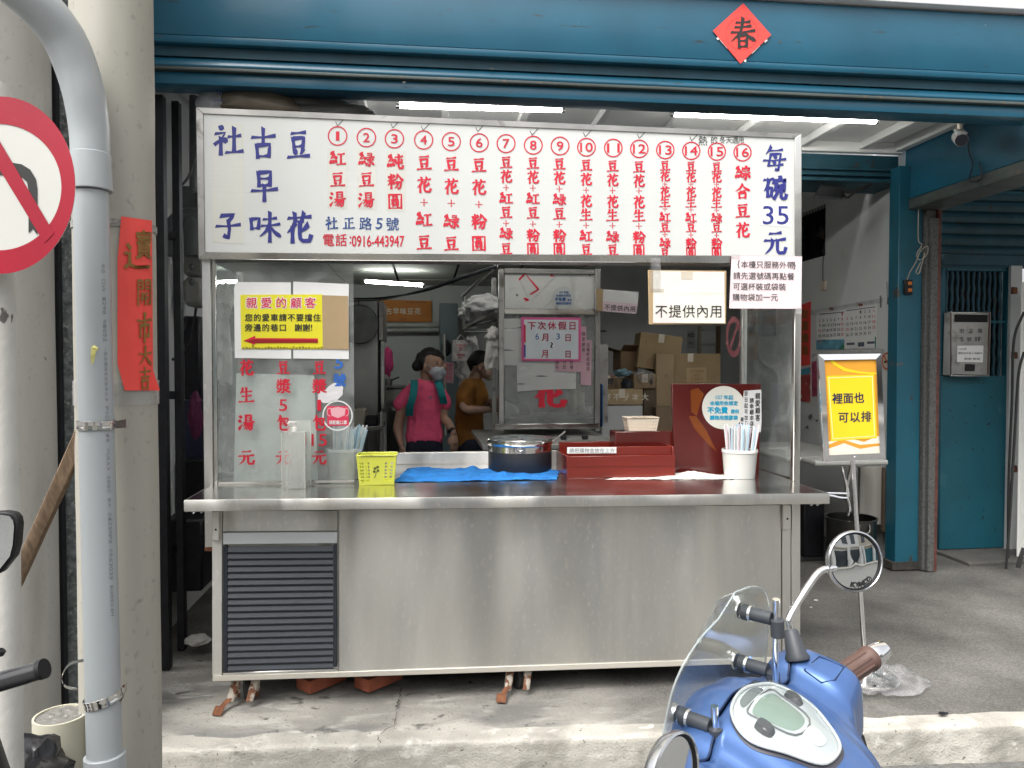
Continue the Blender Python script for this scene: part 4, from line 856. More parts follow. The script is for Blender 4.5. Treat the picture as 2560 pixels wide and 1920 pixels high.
for i, (x, y) in enumerate(circ):
    mb = MB(); r = 24.6 - i * .12; ring_on(mb, x, y, r, r, 3.0, pS, NY); put(mb, str(i + 1), x, y, (8 if i == 0 else 16) if i < 9 else 31, 22.5, pS, NY, bold=.035, mode='bb'); mb.build('item_number', m_ink_red, sgp, smooth=False)
mb = MB()
for x, y in ((848, 308), (986, 313), (1062, 319), (1198, 322), (1334, 331), (1467, 335), (1602, 339), (1733, 345)):
    line_on(mb, [(x - 9, y - 4), (x - 4, y + 7), (x + 11, y - 9)], 1.5, pS, NY)
for s_, x, sz in (('熱', 1757, 27), ('的', 1785, 20), ('冬', 1806, 19), ('天', 1822, 18), ('適', 1838, 20), ('用', 1853, 16)): put(mb, s_, x, 350 if s_ != '熱' else 352, sz * .9, sz, pS, NY)
mb.build('handwriting', m_ink_black, sgp, smooth=False)
# casters
def caster(px, py, flip=1):
    base = WZ(px, py, .0); x, y = base.x, base.y; par = ct
    w_ = MB().tube([(x + .02, y + .05, .052), (x + .048, y + .06, .052)], .05, 24).build('caster_wheel', m_rubber, par, .004)
    f_ = MB()
    for dx in (-.005, .075):
        f_.slab([(x + dx - .014, y - .0, .125), (x + dx + .022, y + .0, .125), (x + dx + .010, y + .03, .022), (x + dx - .024, y + .03, .022)], (0, .006, 0))
        f_.slab([(x + dx - .010, y + .01, .13), (x + dx + .020, y + .01, .13), (x + dx - .002, y - .045, .035), (x + dx - .030, y - .045, .035)], (.004, .006, 0))
    f_.box(x - .02, x + .09, y - .02, y + .08, .122, .134); f_.build('caster_fork', m_rustw, par, .001)
    pd = MB().slab([(x - .075, y - .105, .012), (x - .035, y - .115, .012), (x - .03, y - .09, .032), (x - .07, y - .08, .032)], (0, .02, .002))
    pd.slab([(x - .06, y - .085, .022), (x - .04, y - .09, .022), (x + .01, y - .01, .06), (x - .01, y - .005, .06)], (0, .01, .008)); pd.build('brake_pedal', m_rust, par, .002)
caster(592, 1765); caster(1278, 1735)
for px, py, r in ((800, 1725, .1), (945, 1722, .75)):
    c = WZ(px, py, .016); cs, sn = math.cos(.75), math.sin(.75)
    tag(MB().obox((c.x, c.y + .06, .045), (.1 * cs, .1 * sn, 0), (-.05 * sn, .05 * cs, 0), (0, 0, .0285)).build('brick', m_brick, None, .003), 'red brick lying under the cart, the %s of the two' % ('left one' if px < 900 else 'right one'), 'brick', 'red bricks under the cart')
for i, (px, py, sz, mm, lb) in enumerate(((2040, 1500, .012, m_paper, 'tiny white paper scrap on the dark paving right of the cart, the upper one'), (2028, 1518, .008, m_paper, 'tiny white paper scrap on the dark paving right of the cart, the lower one'), (2358, 1783, .02, m_black, 'small dark flattened leaf on the pale pavement right of the scooter'), (1175, 1705, .012, m_black, 'small dark pebble in the shadow under the middle of the cart'))):
    c = WZ(px, py, .014); rn_ = random.Random(i); mb = MB(); mb.prism([(c.x + sz * rn_.uniform(.6, 1.2) * math.cos(a_), c.y + sz * .7 * rn_.uniform(.6, 1.2) * math.sin(a_), c.z - .004) for a_ in (0, .9, 1.9, 3, 4.1, 5.2)], (0, 0, .006)); tag(mb.build('litter_scrap', mm), lb, 'litter')
for x, y in ((1950, 105), (1893, 157), (1230, 172), (1010, 206)):
    mb = MB(); rn_ = random.Random(x); poly_on(mb, [(x + 5 * rn_.uniform(.6, 1.3) * math.cos(a_), y + 3.2 * rn_.uniform(.6, 1.3) * math.sin(a_)) for a_ in (0, .8, 1.7, 2.6, 3.5, 4.4, 5.3)], PY(3.5385 if y < 170 else 3.562), NY, .0004); mb.build('paint_chip', m_dirtrail, shop, smooth=False)
# stainless panel things seen under the counter right
# ================================================================ NOTICES AND THINGS ON THE STALL
# spring festival diamond on the fascia
dia = [(1858, 8), (1928, 87), (1851, 159), (1782, 77)]
YD = 3.534
sd_ = sheet('festival_diamond', dia, YD - .002, m_redp, .0015); tag(sd_, 'red paper diamond with black spring character stuck on the teal fascia', 'festival paper')
MB().add([], [])
mb = MB(); put(mb, '春', 1857, 83, 64, 76, PY(YD - .002), NY, kai=11); mb.build('lettering', m_ink_black, sd_, smooth=False)
mb = MB(); ring_on(mb, 1855, 84, 41, 41, 1.1, PY(YD - .002), NY, eps=.0006); mb.build('faint_ring', mat('dark_red_print', (.55, .03, .03), .5, 0, 0), sd_, smooth=False)
mb = MB()
for q in ([(1793, 93), (1797, 90), (1820, 117), (1817, 121)], [(1910, 103), (1917, 98), (1919, 101), (1912, 107)], [(1878, 132), (1898, 112), (1900, 115), (1880, 135)], [(1860, 150), (1866, 148), (1865, 155), (1860, 154)], [(1791, 94), (1796, 95), (1797, 100), (1792, 99)]): poly_on(mb, q, PY(YD), NY, .0005)
mb.build('white_tape', m_paper, sd_, smooth=False)
# papers behind the left front glass
YP = YG + .0085   # stuck on the outside face of the glass
def notice(name, pts, Y, m, label, cat='notice', th=.001, group=None):
    o = sheet(name, pts, Y, m, th); return tag(o, label, cat, group)
YP = YG + .009
notice('paper_sheet', [(590, 705), (727, 706), (728, 897), (587, 895), (585, 720)], YP, m_paperd if 0 else m_paper, 'left white paper sheet taped on the glass behind the yellow notice', 'paper')
notice('paper_sheet', [(733, 704), (872, 710), (872, 898), (733, 896)], YP, m_paper, 'right white paper sheet taped on the glass behind the cardboard strip', 'paper')
yn = notice('parking_notice', [(601, 737), (806, 736), (807, 873), (603, 872)], YP - .003, m_yel, 'yellow notice with a red title and red left arrow on the stall glass')
def ylet(items, m, **kw): return lett(items, m, par=yn, pf_=PY(YP - .003), **kw)
ylet([(c_, x, 757, 31, 31) for c_, x in zip('親愛的顧客', (629, 666, 703, 740, 776))], mat('white_outline', (.8, .8, .78), .5, 0, 0), bold=.075, eps=.0006)
ylet([(c_, x, 757, 28, 28) for c_, x in zip('親愛的顧客', (629, 666, 703, 740, 776))], mat('crimson_print', (.66, .02, .10), .4, 0, 0), bold=.025, eps=.0012)
ylet([(c_, 622 + i * 21.3, 794, 20, 20) for i, c_ in enumerate('您的愛車請不要擋住')] + [(c_, 622 + i * 21.3, 819, 20, 20) for i, c_ in enumerate('旁邊的巷口')] + [(c_, 746 + i * 20, 819, 20, 20) for i, c_ in enumerate('謝謝')] + [('!', 779, 819, 3, 15, dict(mode='bb'))], m_ink_black, bold=.03)
mb = MB(); poly_on(mb, [(608, 852), (639, 839), (638, 845), (795, 846), (795, 857), (638, 858), (638, 862)], PY(YP - .003), NY); mb.build('arrow', m_ink_red, yn, smooth=False)
mb = MB(); poly_on(mb, [(612, 853), (640, 848), (795, 850), (795, 857), (638, 858)], PY(YP - .003), NY, .0022); mb.build('arrow_shade', mat('dark_crimson', (.30, .01, .015), .4, 0, 0), yn, smooth=False)
mb = MB(); rnd = random.Random(4)
for k in range(26):
    x = 606 + k * 7.8; h_ = rnd.uniform(1, 5) * (2 if x < 630 or x > 790 else 1); poly_on(mb, [(x, 871 - h_), (x + 5, 870 - h_ * rnd.uniform(.3, 1.2)), (x + 8, 872), (x + 1, 872)], PY(YP - .003), NY, .0008)
stuff(mb.build('torn_tape', mat('dull_gold_tape', (.30, .26, .03), .3, 0, .3, 30), yn, smooth=False))
notice('cardboard_piece', [(805, 738), (870, 740), (872, 874), (807, 872)], YP - .004, m_card, 'brown corrugated cardboard strip taped over the right end of the yellow notice', 'cardboard', .003)
# red lettering on the glass belongs to the glass
pfg = PY(YG + .0118)
lett([(c_, 616, y_, 40, 40, K12) for c_, y_ in zip('花生湯元', (919, 988, 1056, 1143))] + [('豆', 708, 919, 34, 36, K12), ('漿', 709, 965, 38, 38, dict(bold=.04)), ('5', 708, 1013, 20, 29, dict(mode='bb', bold=.02)), ('包', 708, 1058, 36, 38, K12), ('元', 708, 1143, 38, 38, K12),
  ('豆', 798, 919, 34, 36, K12), ('漿', 799, 965, 38, 38, dict(bold=.04)), ('1', 798, 1013, 9, 27, dict(mode='bb', bold=.02)), ('包', 798, 1058, 36, 38, K12), ('15', 798, 1100, 38, 30, dict(mode='bb', bold=.02)), ('元', 797, 1143, 36, 38, K12)], m_ink_red, par=gl, pf_=pfg)
lett([('5', 848, 907, 20, 29, dict(mode='bb', bold=.03, slant=.2)), ('號', 849, 950, 32, 34, dict(bold=.04))], mat('bright_blue_lettering', (.03, .15, .55), .4, 0, 0), par=gl, pf_=pfg)
# white plastic board standing behind the glass
notice('white_board', [(591, 933), (785, 938), (795, 1206), (584, 1209)], YG + .05, mat('translucent_white_board', (.80, .80, .77), .3, 0, .04, 3, (1, 1, 1), coat=.2), 'tall milky white board standing behind the red price lettering', 'board', .004)
# mask sticker and torn sticker
mk = thing('mask_sticker', 'round face mask reminder sticker with pink square and white ring on the glass', 'sticker', tuple(pfg(844, 1077)))
mb = MB(); ring_on(mb, 844, 1039, 38, 38, 3.2, pfg, NY, eps=.001, n=48); mb.build('ring', m_paper, mk, smooth=False)
mb = MB(); poly_on(mb, [(817, 1015), (871, 1015), (872, 1064), (819, 1065)], pfg, NY, .0012); mb.build('pink_square', mat('pink_red_print', (.70, .04, .10), .4, 0, .05, 9), mk, smooth=False)
mb = MB(); poly_on(mb, [(826, 1021), (845, 1017), (864, 1021), (862, 1038), (845, 1045), (829, 1039)], pfg, NY, .0018)
ring_on(mb, 826, 1030, 9, 11, 1.6, pfg, NY, eps=.0016, a0=90, a1=270); ring_on(mb, 864, 1030, 9, 11, 1.6, pfg, NY, eps=.0016, a0=-90, a1=90)
mb.build('mask_drawing', mat('pale_pink_print', (.78, .42, .45), .5, 0, 0), mk, smooth=False)
mb = MB(); put(mb, '請配戴口罩', 845, 1056, 44, 10, pfg, NY, mode='bb', bold=.04, eps=.002); mb.build('lettering', m_paper, mk, smooth=False)
rnd = random.Random(3); c0 = (828, 985)
pts = [(c0[0] + (34 + rnd.uniform(-9, 7)) * math.cos(a_ * .35), c0[1] + (22 + rnd.uniform(-7, 6)) * math.sin(a_ * .35) - .25 * 34 * math.cos(a_ * .35)) for a_ in range(18)]
mb = MB(); poly_on(mb, pts, pfg, NY, .001)
tag(mb.build('torn_sticker', mat('torn_white_sticker', (.72, .70, .71), .8, 0, .06, 9, bump=.5, bs=30, col2=((.55, .45, .5)), c2=(.58, .66), c2s=18), smooth=False), 'torn remains of a white sticker above the round mask sticker', 'sticker')
# white gloves / cloth hanging behind the left glass
def strands(x0, x1, y0, y1, Y, n, r, m, name, label, cat, seed=1, splay=1.2, group=None, cap=True):
    rnd = random.Random(seed); mb = MB(); xc = (x0 + x1) / 2; f_ = D_ = W(xc, y0, Y)
    px = (W(xc + 1, y0, Y) - W(xc, y0, Y)).x
    for k in range(n):
        t = (k + .5) / n * 2 - 1; xa = xc + t * (x1 - x0) * .22; xb = xc + t * (x1 - x0) * .5; yb = y1 - rnd.uniform(0, .10) * (y1 - y0)
        P = [W(xa + (xb - xa) * (s_ / 6) ** .7 + rnd.uniform(-1, 1), y0 + (yb - y0) * s_ / 6, Y + rnd.uniform(-.012, .012)) for s_ in range(7)]
        rr = [r * px * v for v in (.7, .9, 1.0, 1.05, 1.1, 1.05, .6)]
        mb.tube(P, rr, 8)
    return tag(remesh(mb, name, m, None, .0045, 3), label, cat, group)
def remesh_free(*a): return remesh(*a)
g_ = strands(536, 580, 790, 968, YG + .16, 7, 6.5, m_cloth, 'hanging_cloth', 'long white cotton cloth hanging inside the left glass of the stall', 'cloth', 2)
tag(bagshape('cloth_bundle', W(558, 755, YG + .16), .040, .025, .075, m_cloth, 4, .5), 'crumpled white cloth knot hanging above the long white cloth', 'cloth')
tag(bagshape('plastic_bag', W(575, 1105, YG + .22), .055, .05, .135, mat('clear_white_film', (.55, .56, .55), .25, 0, .1, 9, alpha=.55, bump=.4, bs=14), 14, .35), 'translucent pale plastic bag hanging low behind the left glass', 'bag')
tag(bagshape('folded_napkin', onC(570, 1196) + Vector((0, .12, .02)), .10, .06, .03, m_cloth, 21, .3), 'heap of white napkins lying behind the bottom of the left glass', 'napkins')
# acrylic pump dispenser
b0, b1 = onC(705, 1223), onC(764, 1221); top = W(705, 1083, b0.y).z; topb = W(778, 1052, b0.y + .05).z
ds = thing('pump_dispenser', 'clear acrylic hand pump dispenser box standing before the left glass on the counter', 'dispenser', (b0.x, b0.y, b0.z))
x0, x1, y0_, z0 = b0.x, b1.x, b0.y, b0.z + .001; y1_ = y0_ + .07
t_ = .003
for (ex_, ey_) in ((x0, y0_), (x1, y0_), (x1 + .014, y1_ + .004)): MB().box(ex_ - .001, ex_ + .001, ey_ - .0012, ey_ + .0008, z0, top if ey_ < y1_ else topb).build('edge_glint', m_whitepl, ds)  # white strips painting the bright glint of the acrylic edges
for nm, bx in (('wall', (x0, x1, y0_, y0_ + t_, z0, top)), ('wall', (x0, x0 + t_, y0_ + t_, y1_, z0, top)), ('wall', (x1 - t_, x1, y0_ + t_, y1_, z0, top)), ('back_plate', (x0 + .012, x1 + .016, y1_ + .002, y1_ + .006, z0, topb)), ('shelf', (x0, x1, y0_, y1_, top + .0005, top + .0035))):
    MB().box(*bx).build(nm, m_acr, ds, .0005)
cx_, cy_ = (x0 + x1) / 2, (y0_ + y1_) / 2
MB().lathe([(.0, .004), (.022, .004), (.024, .02), (.024, .09), (.018, .115), (.011, .122), (.011, .14)], (cx_, cy_, z0), 24).build('bottle', glassmat('frosted_bottle', (.93, .94, .93), .25, (.75, .76, .74), .1), ds)
MB().lathe([(.0, .006), (.0215, .006), (.0215, .045), (0, .045)], (cx_, cy_, z0), 24).build('liquid', glassmat('clear_liquid', (.88, .9, .88), .18, (.7, .72, .7), .05), ds)
MB().lathe([(.013, 0), (.013, .018), (.006, .02), (.006, .034), (.01, .036), (.01, .044), (0, .045)], (cx_, cy_, top + .004), 20).build('pump_head', m_whitepl, ds)
MB().tube([(cx_, cy_, top + .045), (cx_ - .02, cy_ - .006, top + .045), (cx_ - .028, cy_ - .008, top + .038)], .004, 10).build('nozzle', m_whitepl, ds)
# straw cups
m_sw = [mat('straw_white', (.78, .79, .78), .35, 0, .03, 9), mat('straw_blue', (.50, .70, .80), .35, 0, .03, 9), mat('straw_pink', (.72, .58, .62), .35, 0, .03, 9), mat('straw_grey', (.5, .52, .53), .35, 0, .03, 9)]
def cup(px, pyb, wpx, hpx, m, label, tint, seed, n, lean, hs, grp, back=0.):
    c = onC(px, pyb); c.y += back; D = PX(c)[2]; s_ = D / FPX; r1 = wpx / 2 * s_; r0 = r1 * .84; h_ = hpx * s_; c = Vector((c.x, c.y + r0, c.z + .001))
    o = MB().lathe([(0, .004), (r0 * .96, .004), (r0, 0), (r0 * 1.01, .006), (r1 * .965, h_ * .86), (r1 * .97, h_ * .88), (r1, h_ * .89), (r1, h_ * .985), (r1 * .985, h_), (r1 * .95, h_), (r1 * .94, h_ * .9), (r0 * .95, .006), (0, .006)], c, 40).build('straw_cup', m)
    tag(o, label, 'cup')
    rnd = random.Random(seed)
    for k in range(n):
        a_ = rnd.uniform(0, 6.283); q = math.sqrt(rnd.uniform(.05, 1)) * r1 * .84; bx, by = q * math.cos(a_), q * math.sin(a_)
        L_ = hs * s_ * rnd.uniform(.92, 1.04); lx = lean + bx / r1 * .16 + rnd.uniform(-.03, .03); ly = by / r1 * .12 + rnd.uniform(-.03, .03)
        p0 = c + Vector((bx * .75, by * .75, .012)); p1 = p0 + Vector((lx, ly, 1)).normalized() * L_
        mm = m_sw[rnd.choices((0, 1, 2, 3), tint)[0]]
        st = MB().tube([p0, p1], .0042, 7).build('straw', mm); tag(st, 'straw in the %s, %s' % (grp[0], {'straw_white': 'white', 'straw_blue': 'pale blue', 'straw_pink': 'pinkish', 'straw_grey': 'greyish'}[mm.name]), 'straw', grp[1])
cup(851, 1209, 91, 78, mat('frosted_cup', (.60, .60, .57), .35, 0, .08, 12, bump=.3, bs=60), 'frosted white plastic cup full of straws behind the left glass', (6, 5, 1, 0), 5, 62, .12, 128, ('frosted cup behind the left glass', 'straws in the left cup'), .08)
cup(1864, 1199, 89, 72, m_whitepl, 'glossy white plastic cup full of wrapped straws at the right end of the counter', (5, 6, 2, 2), 9, 60, .03, 128, ('glossy white cup at the right end', 'straws in the right cup'))
# lime basket
def basket(name, fx0, fx1, pyb, pyt, dep, m, label, tp=.92, rows=7, cols=10, holes=None, C=None, cat='basket', par_y=0, yaw=0):
    a_, b_ = C(fx0, pyb), C(fx1, pyb); D = PX((a_ + b_) / 2)[2]; s_ = D / FPX; h_ = (pyb - pyt) * s_; xc = (a_.x + b_.x) / 2; w2 = (b_ - a_).length / 2; z = (a_.z + b_.z) / 2 + .001; yf = a_.y
    t = thing(name, label, cat, (xc, yf + dep / 2, z)); tk = .0022
    ca, sa = math.cos(yaw), math.sin(yaw)
    def sp_(u, v, side, off=0):   # u -1..1 along the side, v 0..1 up
        k = tp + (1 - tp) * v; W2, D2 = w2 * k - off, dep / 2 * k - off
        x, y = {0: (u * W2, -D2), 1: (W2, u * D2), 2: (-u * W2, D2), 3: (-W2, -u * D2)}[side]
        return Vector((xc + x * ca - y * sa, yf + dep / 2 + x * sa + y * ca, z + v * h_))
    body = MB()
    for side in range(4):
        nc = cols if side % 2 == 0 else max(4, int(cols * dep / (2 * w2)))
        nc = nc; so_ = 2 / (nc * 2.6 + 1); us = [-1.0]
        for i in range(nc): us += [us[-1] + so_, us[-1] + so_ * 2.6]
        us += [1.0]; st_ = .70 / rows; vs_ = [0, .12]
        for j in range(rows): vs_ += [vs_[-1] + st_ * .55, vs_[-1] + st_]
        vs_ += [1]
        for i in range(len(us) - 1):
            for j in range(len(vs_) - 1):
                if i % 2 == 1 and j % 2 == 1 and 0 < j < len(vs_) - 2 and (holes is None or holes(side, (us[i] + us[i + 1]) / 2)): continue
                P = [sp_(us[i], vs_[j], side), sp_(us[i + 1], vs_[j], side), sp_(us[i + 1], vs_[j + 1], side), sp_(us[i], vs_[j + 1], side)]
                Q = [sp_(us[i], vs_[j], side, tk), sp_(us[i + 1], vs_[j], side, tk), sp_(us[i + 1], vs_[j + 1], side, tk), sp_(us[i], vs_[j + 1], side, tk)]
                body.hexa(P + Q)
    body.hexa([sp_(-1, 0, 0), sp_(1, 0, 0), sp_(-1, 0, 2), sp_(1, 0, 2)] + [p + Vector((0, 0, .002)) for p in (sp_(-1, 0, 0), sp_(1, 0, 0), sp_(-1, 0, 2), sp_(1, 0, 2))])
    body.build('body', m, t, smooth=False)
    rim = MB(); R4 = [sp_(-1, 1, 0), sp_(1, 1, 0), sp_(-1, 1, 2), sp_(1, 1, 2)]; P = []
    for i in range(4):
        a2, b2, n2 = R4[i], R4[(i + 1) % 4], R4[(i + 2) % 4]
        P += [a2.lerp(b2, .12), a2.lerp(b2, .88), b2.lerp(n2, .04).lerp(a2.lerp(b2, .97), .5)]
    P = P + [P[0], P[1]]; rim.tube(P, .0042, 8, cap=False, sq=.8); rim.build('rim', m, t)
    return t, sp_
bt, spf = basket('lime_basket', 891, 991, 1214, 1140, .125, m_limepl, 'lime yellow slotted plastic basket with a clover mark on the counter edge', .87, 6, 6, lambda s_, u: s_ % 2 == 1 or abs(u) > .42, C=onC)
mb = MB()
def pfb(x, y): return spf((x - 941) / 50, (1214 - y) / 74, 0) 
for (x, y, r) in ((937, 1172, 4), (944, 1169, 4), (935, 1180, 4), (945, 1178, 4)): disc_on(mb, x, y, r, r * .9, pfb, NY, .0008, 10)
line_on(mb, [(941, 1180), (938, 1191), (934, 1196)], 2, pfb, NY, .0008); mb.build('clover_mark', mat('dark_olive_print', (.07, .09, .01), .5, 0, 0), bt, smooth=False)
# blue towel: lies on the counter, also under the front of the pot
tl0, tl1, tl2, tl3 = onC(985, 1207), onC(1392, 1200), onC(1398, 1176), onC(1020, 1172)
def tw(u, v):
    p = (tl0.lerp(tl1, u)).lerp(tl3.lerp(tl2, u), v)
    h_ = .006 + .020 * max(0, noise.noise(Vector((u * 7, v * 2.5, 3)))) + .012 * abs(noise.noise(Vector((u * 13 + v * 3, v * 4, 7)))) + .016 * math.exp(-((u - .43) / .03) ** 2) * (.4 + .6 * v) + .004 * noise.noise(Vector((u * 24, v * 9, 1)))
    e = min(v, 1 - v, u * 3, (1 - u) * 3); h_ *= min(1, .35 + e * 7)
    p.y += .012 * noise.noise(Vector((u * 9, 2, v))) * (1 - v); p.x += .012 * noise.noise(Vector((5, v * 5, u))) * (1 if u > .5 else -1)
    return Vector((p.x, p.y, p.z + max(.002, h_)))
twm = MB().grid(tw, 110, 34); n0 = len(twm.v)
tag(twm.build('blue_towel', m_blue_t, ang=80), 'bright blue towel spread rumpled on the counter between basket and pot', 'towel')
# steel pot with glass lid and ladle
pb = onC(1308, 1186); D = PX(pb)[2]; s_ = D / FPX; pr = 82 * s_; pc = Vector((pb.x, pb.y + pr * .8, pb.z + .008)); ph = 80 * s_
pot = thing('soup_pot', 'round stainless pot with a clear lid and lower body coloured as dark reflection on the blue towel', 'pot', tuple(pc))
MB().lathe([(0, 0), (pr * .97, 0), (pr, .008), (pr, ph * .62)], pc, 56).build('lower_body', m_pot_reflection, pot)
MB().lathe([(pr + .0005, ph * .62), (pr + .0005, ph * .80), (pr * 1.03, ph * .82), (pr * 1.045, ph * .86), (pr * 1.045, ph * .93), (pr * 1.02, ph * .96), (pr * .97, ph * .96), (pr * .97, ph * .6)], pc, 56).build('upper_body', m_steel_pol, pot)
MB().lathe([(pr * .9, ph * .90), (pr * 1.03, ph * .975), (pr * 1.06, ph * 1.0), (pr * 1.03, ph * 1.02), (pr * .9, ph * 1.0)], pc, 56).build('lid_rim', m_steel_pol, pot)
MB().lathe([(pr * 1.0, ph * 1.0), (pr * .7, ph * 1.06), (pr * .3, ph * 1.09), (0, ph * 1.10)], pc, 48).build('lid', glassmat('pot_lid_glass', (.8, .85, .85), .12, (.5, .55, .55), .03), pot)
MB().lathe([(0, ph * .88), (pr * .96, ph * .88)], pc, 32).build('contents', mat('dark_syrup', (.03, .012, .01), .15, 0, 0), pot)
hp = [W(x, y, pc.y - pr * 1.04) for x, y in ((1291, 1118), (1293, 1126), (1300, 1129), (1307, 1126), (1309, 1118))]
MB().tube(wrap_tube(hp, 4), .0022, 6).build('lid_hook', m_chrome, pot)
tag(MB().tube([W(1375, 1108, pc.y - .02), W(1413, 1079, pc.y + .05)], [.0045, .005], 10).build('ladle', m_steel_pol), 'thin steel ladle handle sticking up from the right side of the pot', 'ladle')
# red lacquer till box, label, cup, cream basket
la, lb = onC(1417, 1196), onC(1688, 1194); Yt = (la.y + lb.y) / 2; pt = PY(Yt)
tx0, tx1 = la.x, lb.x; tz0 = (la.z + lb.z) / 2 + .001
z1, z2, z3 = pt(1500, 1140).z, pt(1500, 1119).z, W(1500, 1079, Yt + .16).z
till = thing('money_box', 'stepped dark red lacquered money box with a white label standing on the counter', 'box', (tx0, Yt, tz0))
th_ = .010
MB().box(tx0, tx1, Yt, Yt + .012, tz0, z1).build('front_board', m_redlaq, till, .002)
MB().box(tx0, tx0 + th_, Yt + .013, Yt + .30, tz0, z1).build('side_board', m_redlaq, till, .002)
MB().box(tx0 + .11, tx1, Yt + .028, Yt + .036, z1 - .02, z2).build('inner_board', m_redlaq, till, .002)
MB().box(tx0 + .011, tx1, Yt + .27, Yt + .30, tz0, z2).build('back_board', m_redlaq, till, .002)
MB().box(tx1 - th_, tx1 - .001, Yt + .013, Yt + .268, tz0, z2).build('side_board', m_redlaq, till, .002)
MB().box(tx0 + .012, tx1 - .012, Yt + .04, Yt + .268, tz0 + .002, tz0 + .012).build('base_board', m_redlaq, till)
MB().box(W(1537, 1100, Yt + .15).x, W(1684, 1100, Yt + .15).x, Yt + .14, Yt + .262, tz0 + .013, z3).build('upper_box', m_maroon, till, .003)
mb = MB().slab([pt(1417, 1168), pt(1688, 1166), pt(1688, 1165), pt(1417, 1167)], (0, -.0012, 0)); mb.build('groove', m_maroon, till)
lbl = sheet('label_strip', [(1418, 1134), (1541, 1133), (1541, 1118), (1418, 1118)], Yt - .004, m_paper, .002, till)
lett([(c_, 1429 + i * 12.7, 1126, 12, 12.5) for i, c_ in enumerate('請把購物金放在上方')], m_ink_grey, par=lbl, pf_=PY(Yt - .004))
c = Vector((W(1526, 1100, Yt + .085).x, Yt + .085, z1 - .035))
tag(MB().lathe([(0, 0), (.0165, 0), (.018, .062), (.0165, .063), (.015, .004), (0, .004)], c, 24).build('small_cup', mat('pale_blue_cup', (.45, .52, .55), .35, 0, .05)), 'small pale blue grey cup standing on the red money box', 'cup')
CB = lambda x, y: Vector((W(x, 1077, Yt + .15).x, Yt + .15, z3))
basket('cream_basket', 1568, 1648, 1077, 1044, .10, m_creampl, 'cream square holed plastic basket on top of the red money box', .86, 3, 9, None, C=CB)
# dark red board with round sticker and handwritten strip
ra, rb = onC(1688, 1188), onC(1903, 1186); Yr = (ra.y + rb.y) / 2 + .03; pr_ = PY(Yr)
rbd = MB().slab([pr_(1686, 1187), pr_(1898, 1185), pr_(1903, 960), pr_(1680, 959)], (0, .02, 0)).build('red_board', mat('glossy_maroon_board', (.10, .013, .011), .14, 0, .12, 4, bump=.03, bs=3, bd=.01, coat=.6), None, .002)
tag(rbd, 'upright glossy maroon board at the right end of the counter behind the straws', 'board')
mb = MB(); poly_on(mb, [(1726, 975), (1745, 970), (1760, 985), (1750, 1010), (1742, 1040), (1728, 1030)], pr_, NY, .0008); poly_on(mb, [(1722, 1040), (1740, 1040), (1765, 1075), (1792, 1130), (1770, 1110), (1735, 1070)], pr_, NY, .0008)
mb.build('orange_reflection', mat('orange_reflection_paint', (.20, .05, .01), .15, 0, .2, 6, coat=.5), rbd, smooth=False)  # orange streaks of reflected light painted onto the board
def rsticker(name, cx, cy, rx, ry, pf_, m, label, ink, k):
    o = MB(); o.prism([pf_(cx + rx * math.cos(2 * math.pi * i / 48), cy + ry * math.sin(2 * math.pi * i / 48)) + NY * .001 for i in range(48)], NY * .0008)
    o = tag(o.build(name, m, smooth=False), label, 'sticker'); mb = MB()
    for s_, dx, dy, w_, h_, b_ in (('107年起', 0, -28, 46, 12, .04), ('本場所依規定', 0, -12, 76, 12, .05), ('不免費', -17, 7, 56, 18, .07), ('提供', 30, 10, 23, 11, .05), ('購物用塑膠袋', 0, 27, 76, 12, .05)):
        n = len(s_)
        if s_.startswith('107'):
            put(mb, '107', cx - 13 * k, cy + dy * k, 18 * k, 10 * k, pf_, NY, mode='bb', bold=.04, eps=.0035)
            for i, c_ in enumerate('年起'): put(mb, c_, cx + (6 + 13 * i) * k, cy + dy * k, 13 * k, 13 * k, pf_, NY, bold=.04, eps=.0035)
        else:
            for i, c_ in enumerate(s_): put(mb, c_, cx + (dx + (i - (n - 1) / 2) * w_ / n) * k, cy + dy * k, w_ / n * k, h_ * k * 1.05, pf_, NY, bold=b_, eps=.0035)
    mb.build('lettering', ink, o, smooth=False); return o
rsticker('round_sticker', 1809, 1019, 54, 54, pr_, mat('cream_sticker', (.78, .76, .68), .4, 0, .03, 4), 'round cream sticker with cyan text on the maroon board', mat('cyan_print', (.0, .38, .62), .4, 0, 0), .92)
hs_ = sheet('handwritten_strip', [(1860, 977), (1903, 974), (1904, 1050), (1902, 1080), (1870, 1082), (1848, 1078), (1853, 1030)], Yr - .006, mat('white_strip_paper', (.74, .73, .72), .6, 0, .05, 12, bump=.3, bs=20), .001)
tag(hs_, 'white strip with black handwritten columns taped on the maroon board right edge', 'note')
lett([(c_, 1894, 990 + i * 18, 13, 17) for i, c_ in enumerate('親愛顧客')] + [(c_, 1879, 1001 + i * 14.5, 11, 14) for i, c_ in enumerate('請幸顧本店家')] + [(c_, 1865, 984 + i * 15, 9, 13) for i, c_ in enumerate('即日起可加元')] + [(c_, 1855, 1048 + i * 14, 8, 12) for i, c_ in enumerate('謝謝')], m_ink_black, par=hs_, pf_=PY(Yr - .006), bold=.02)
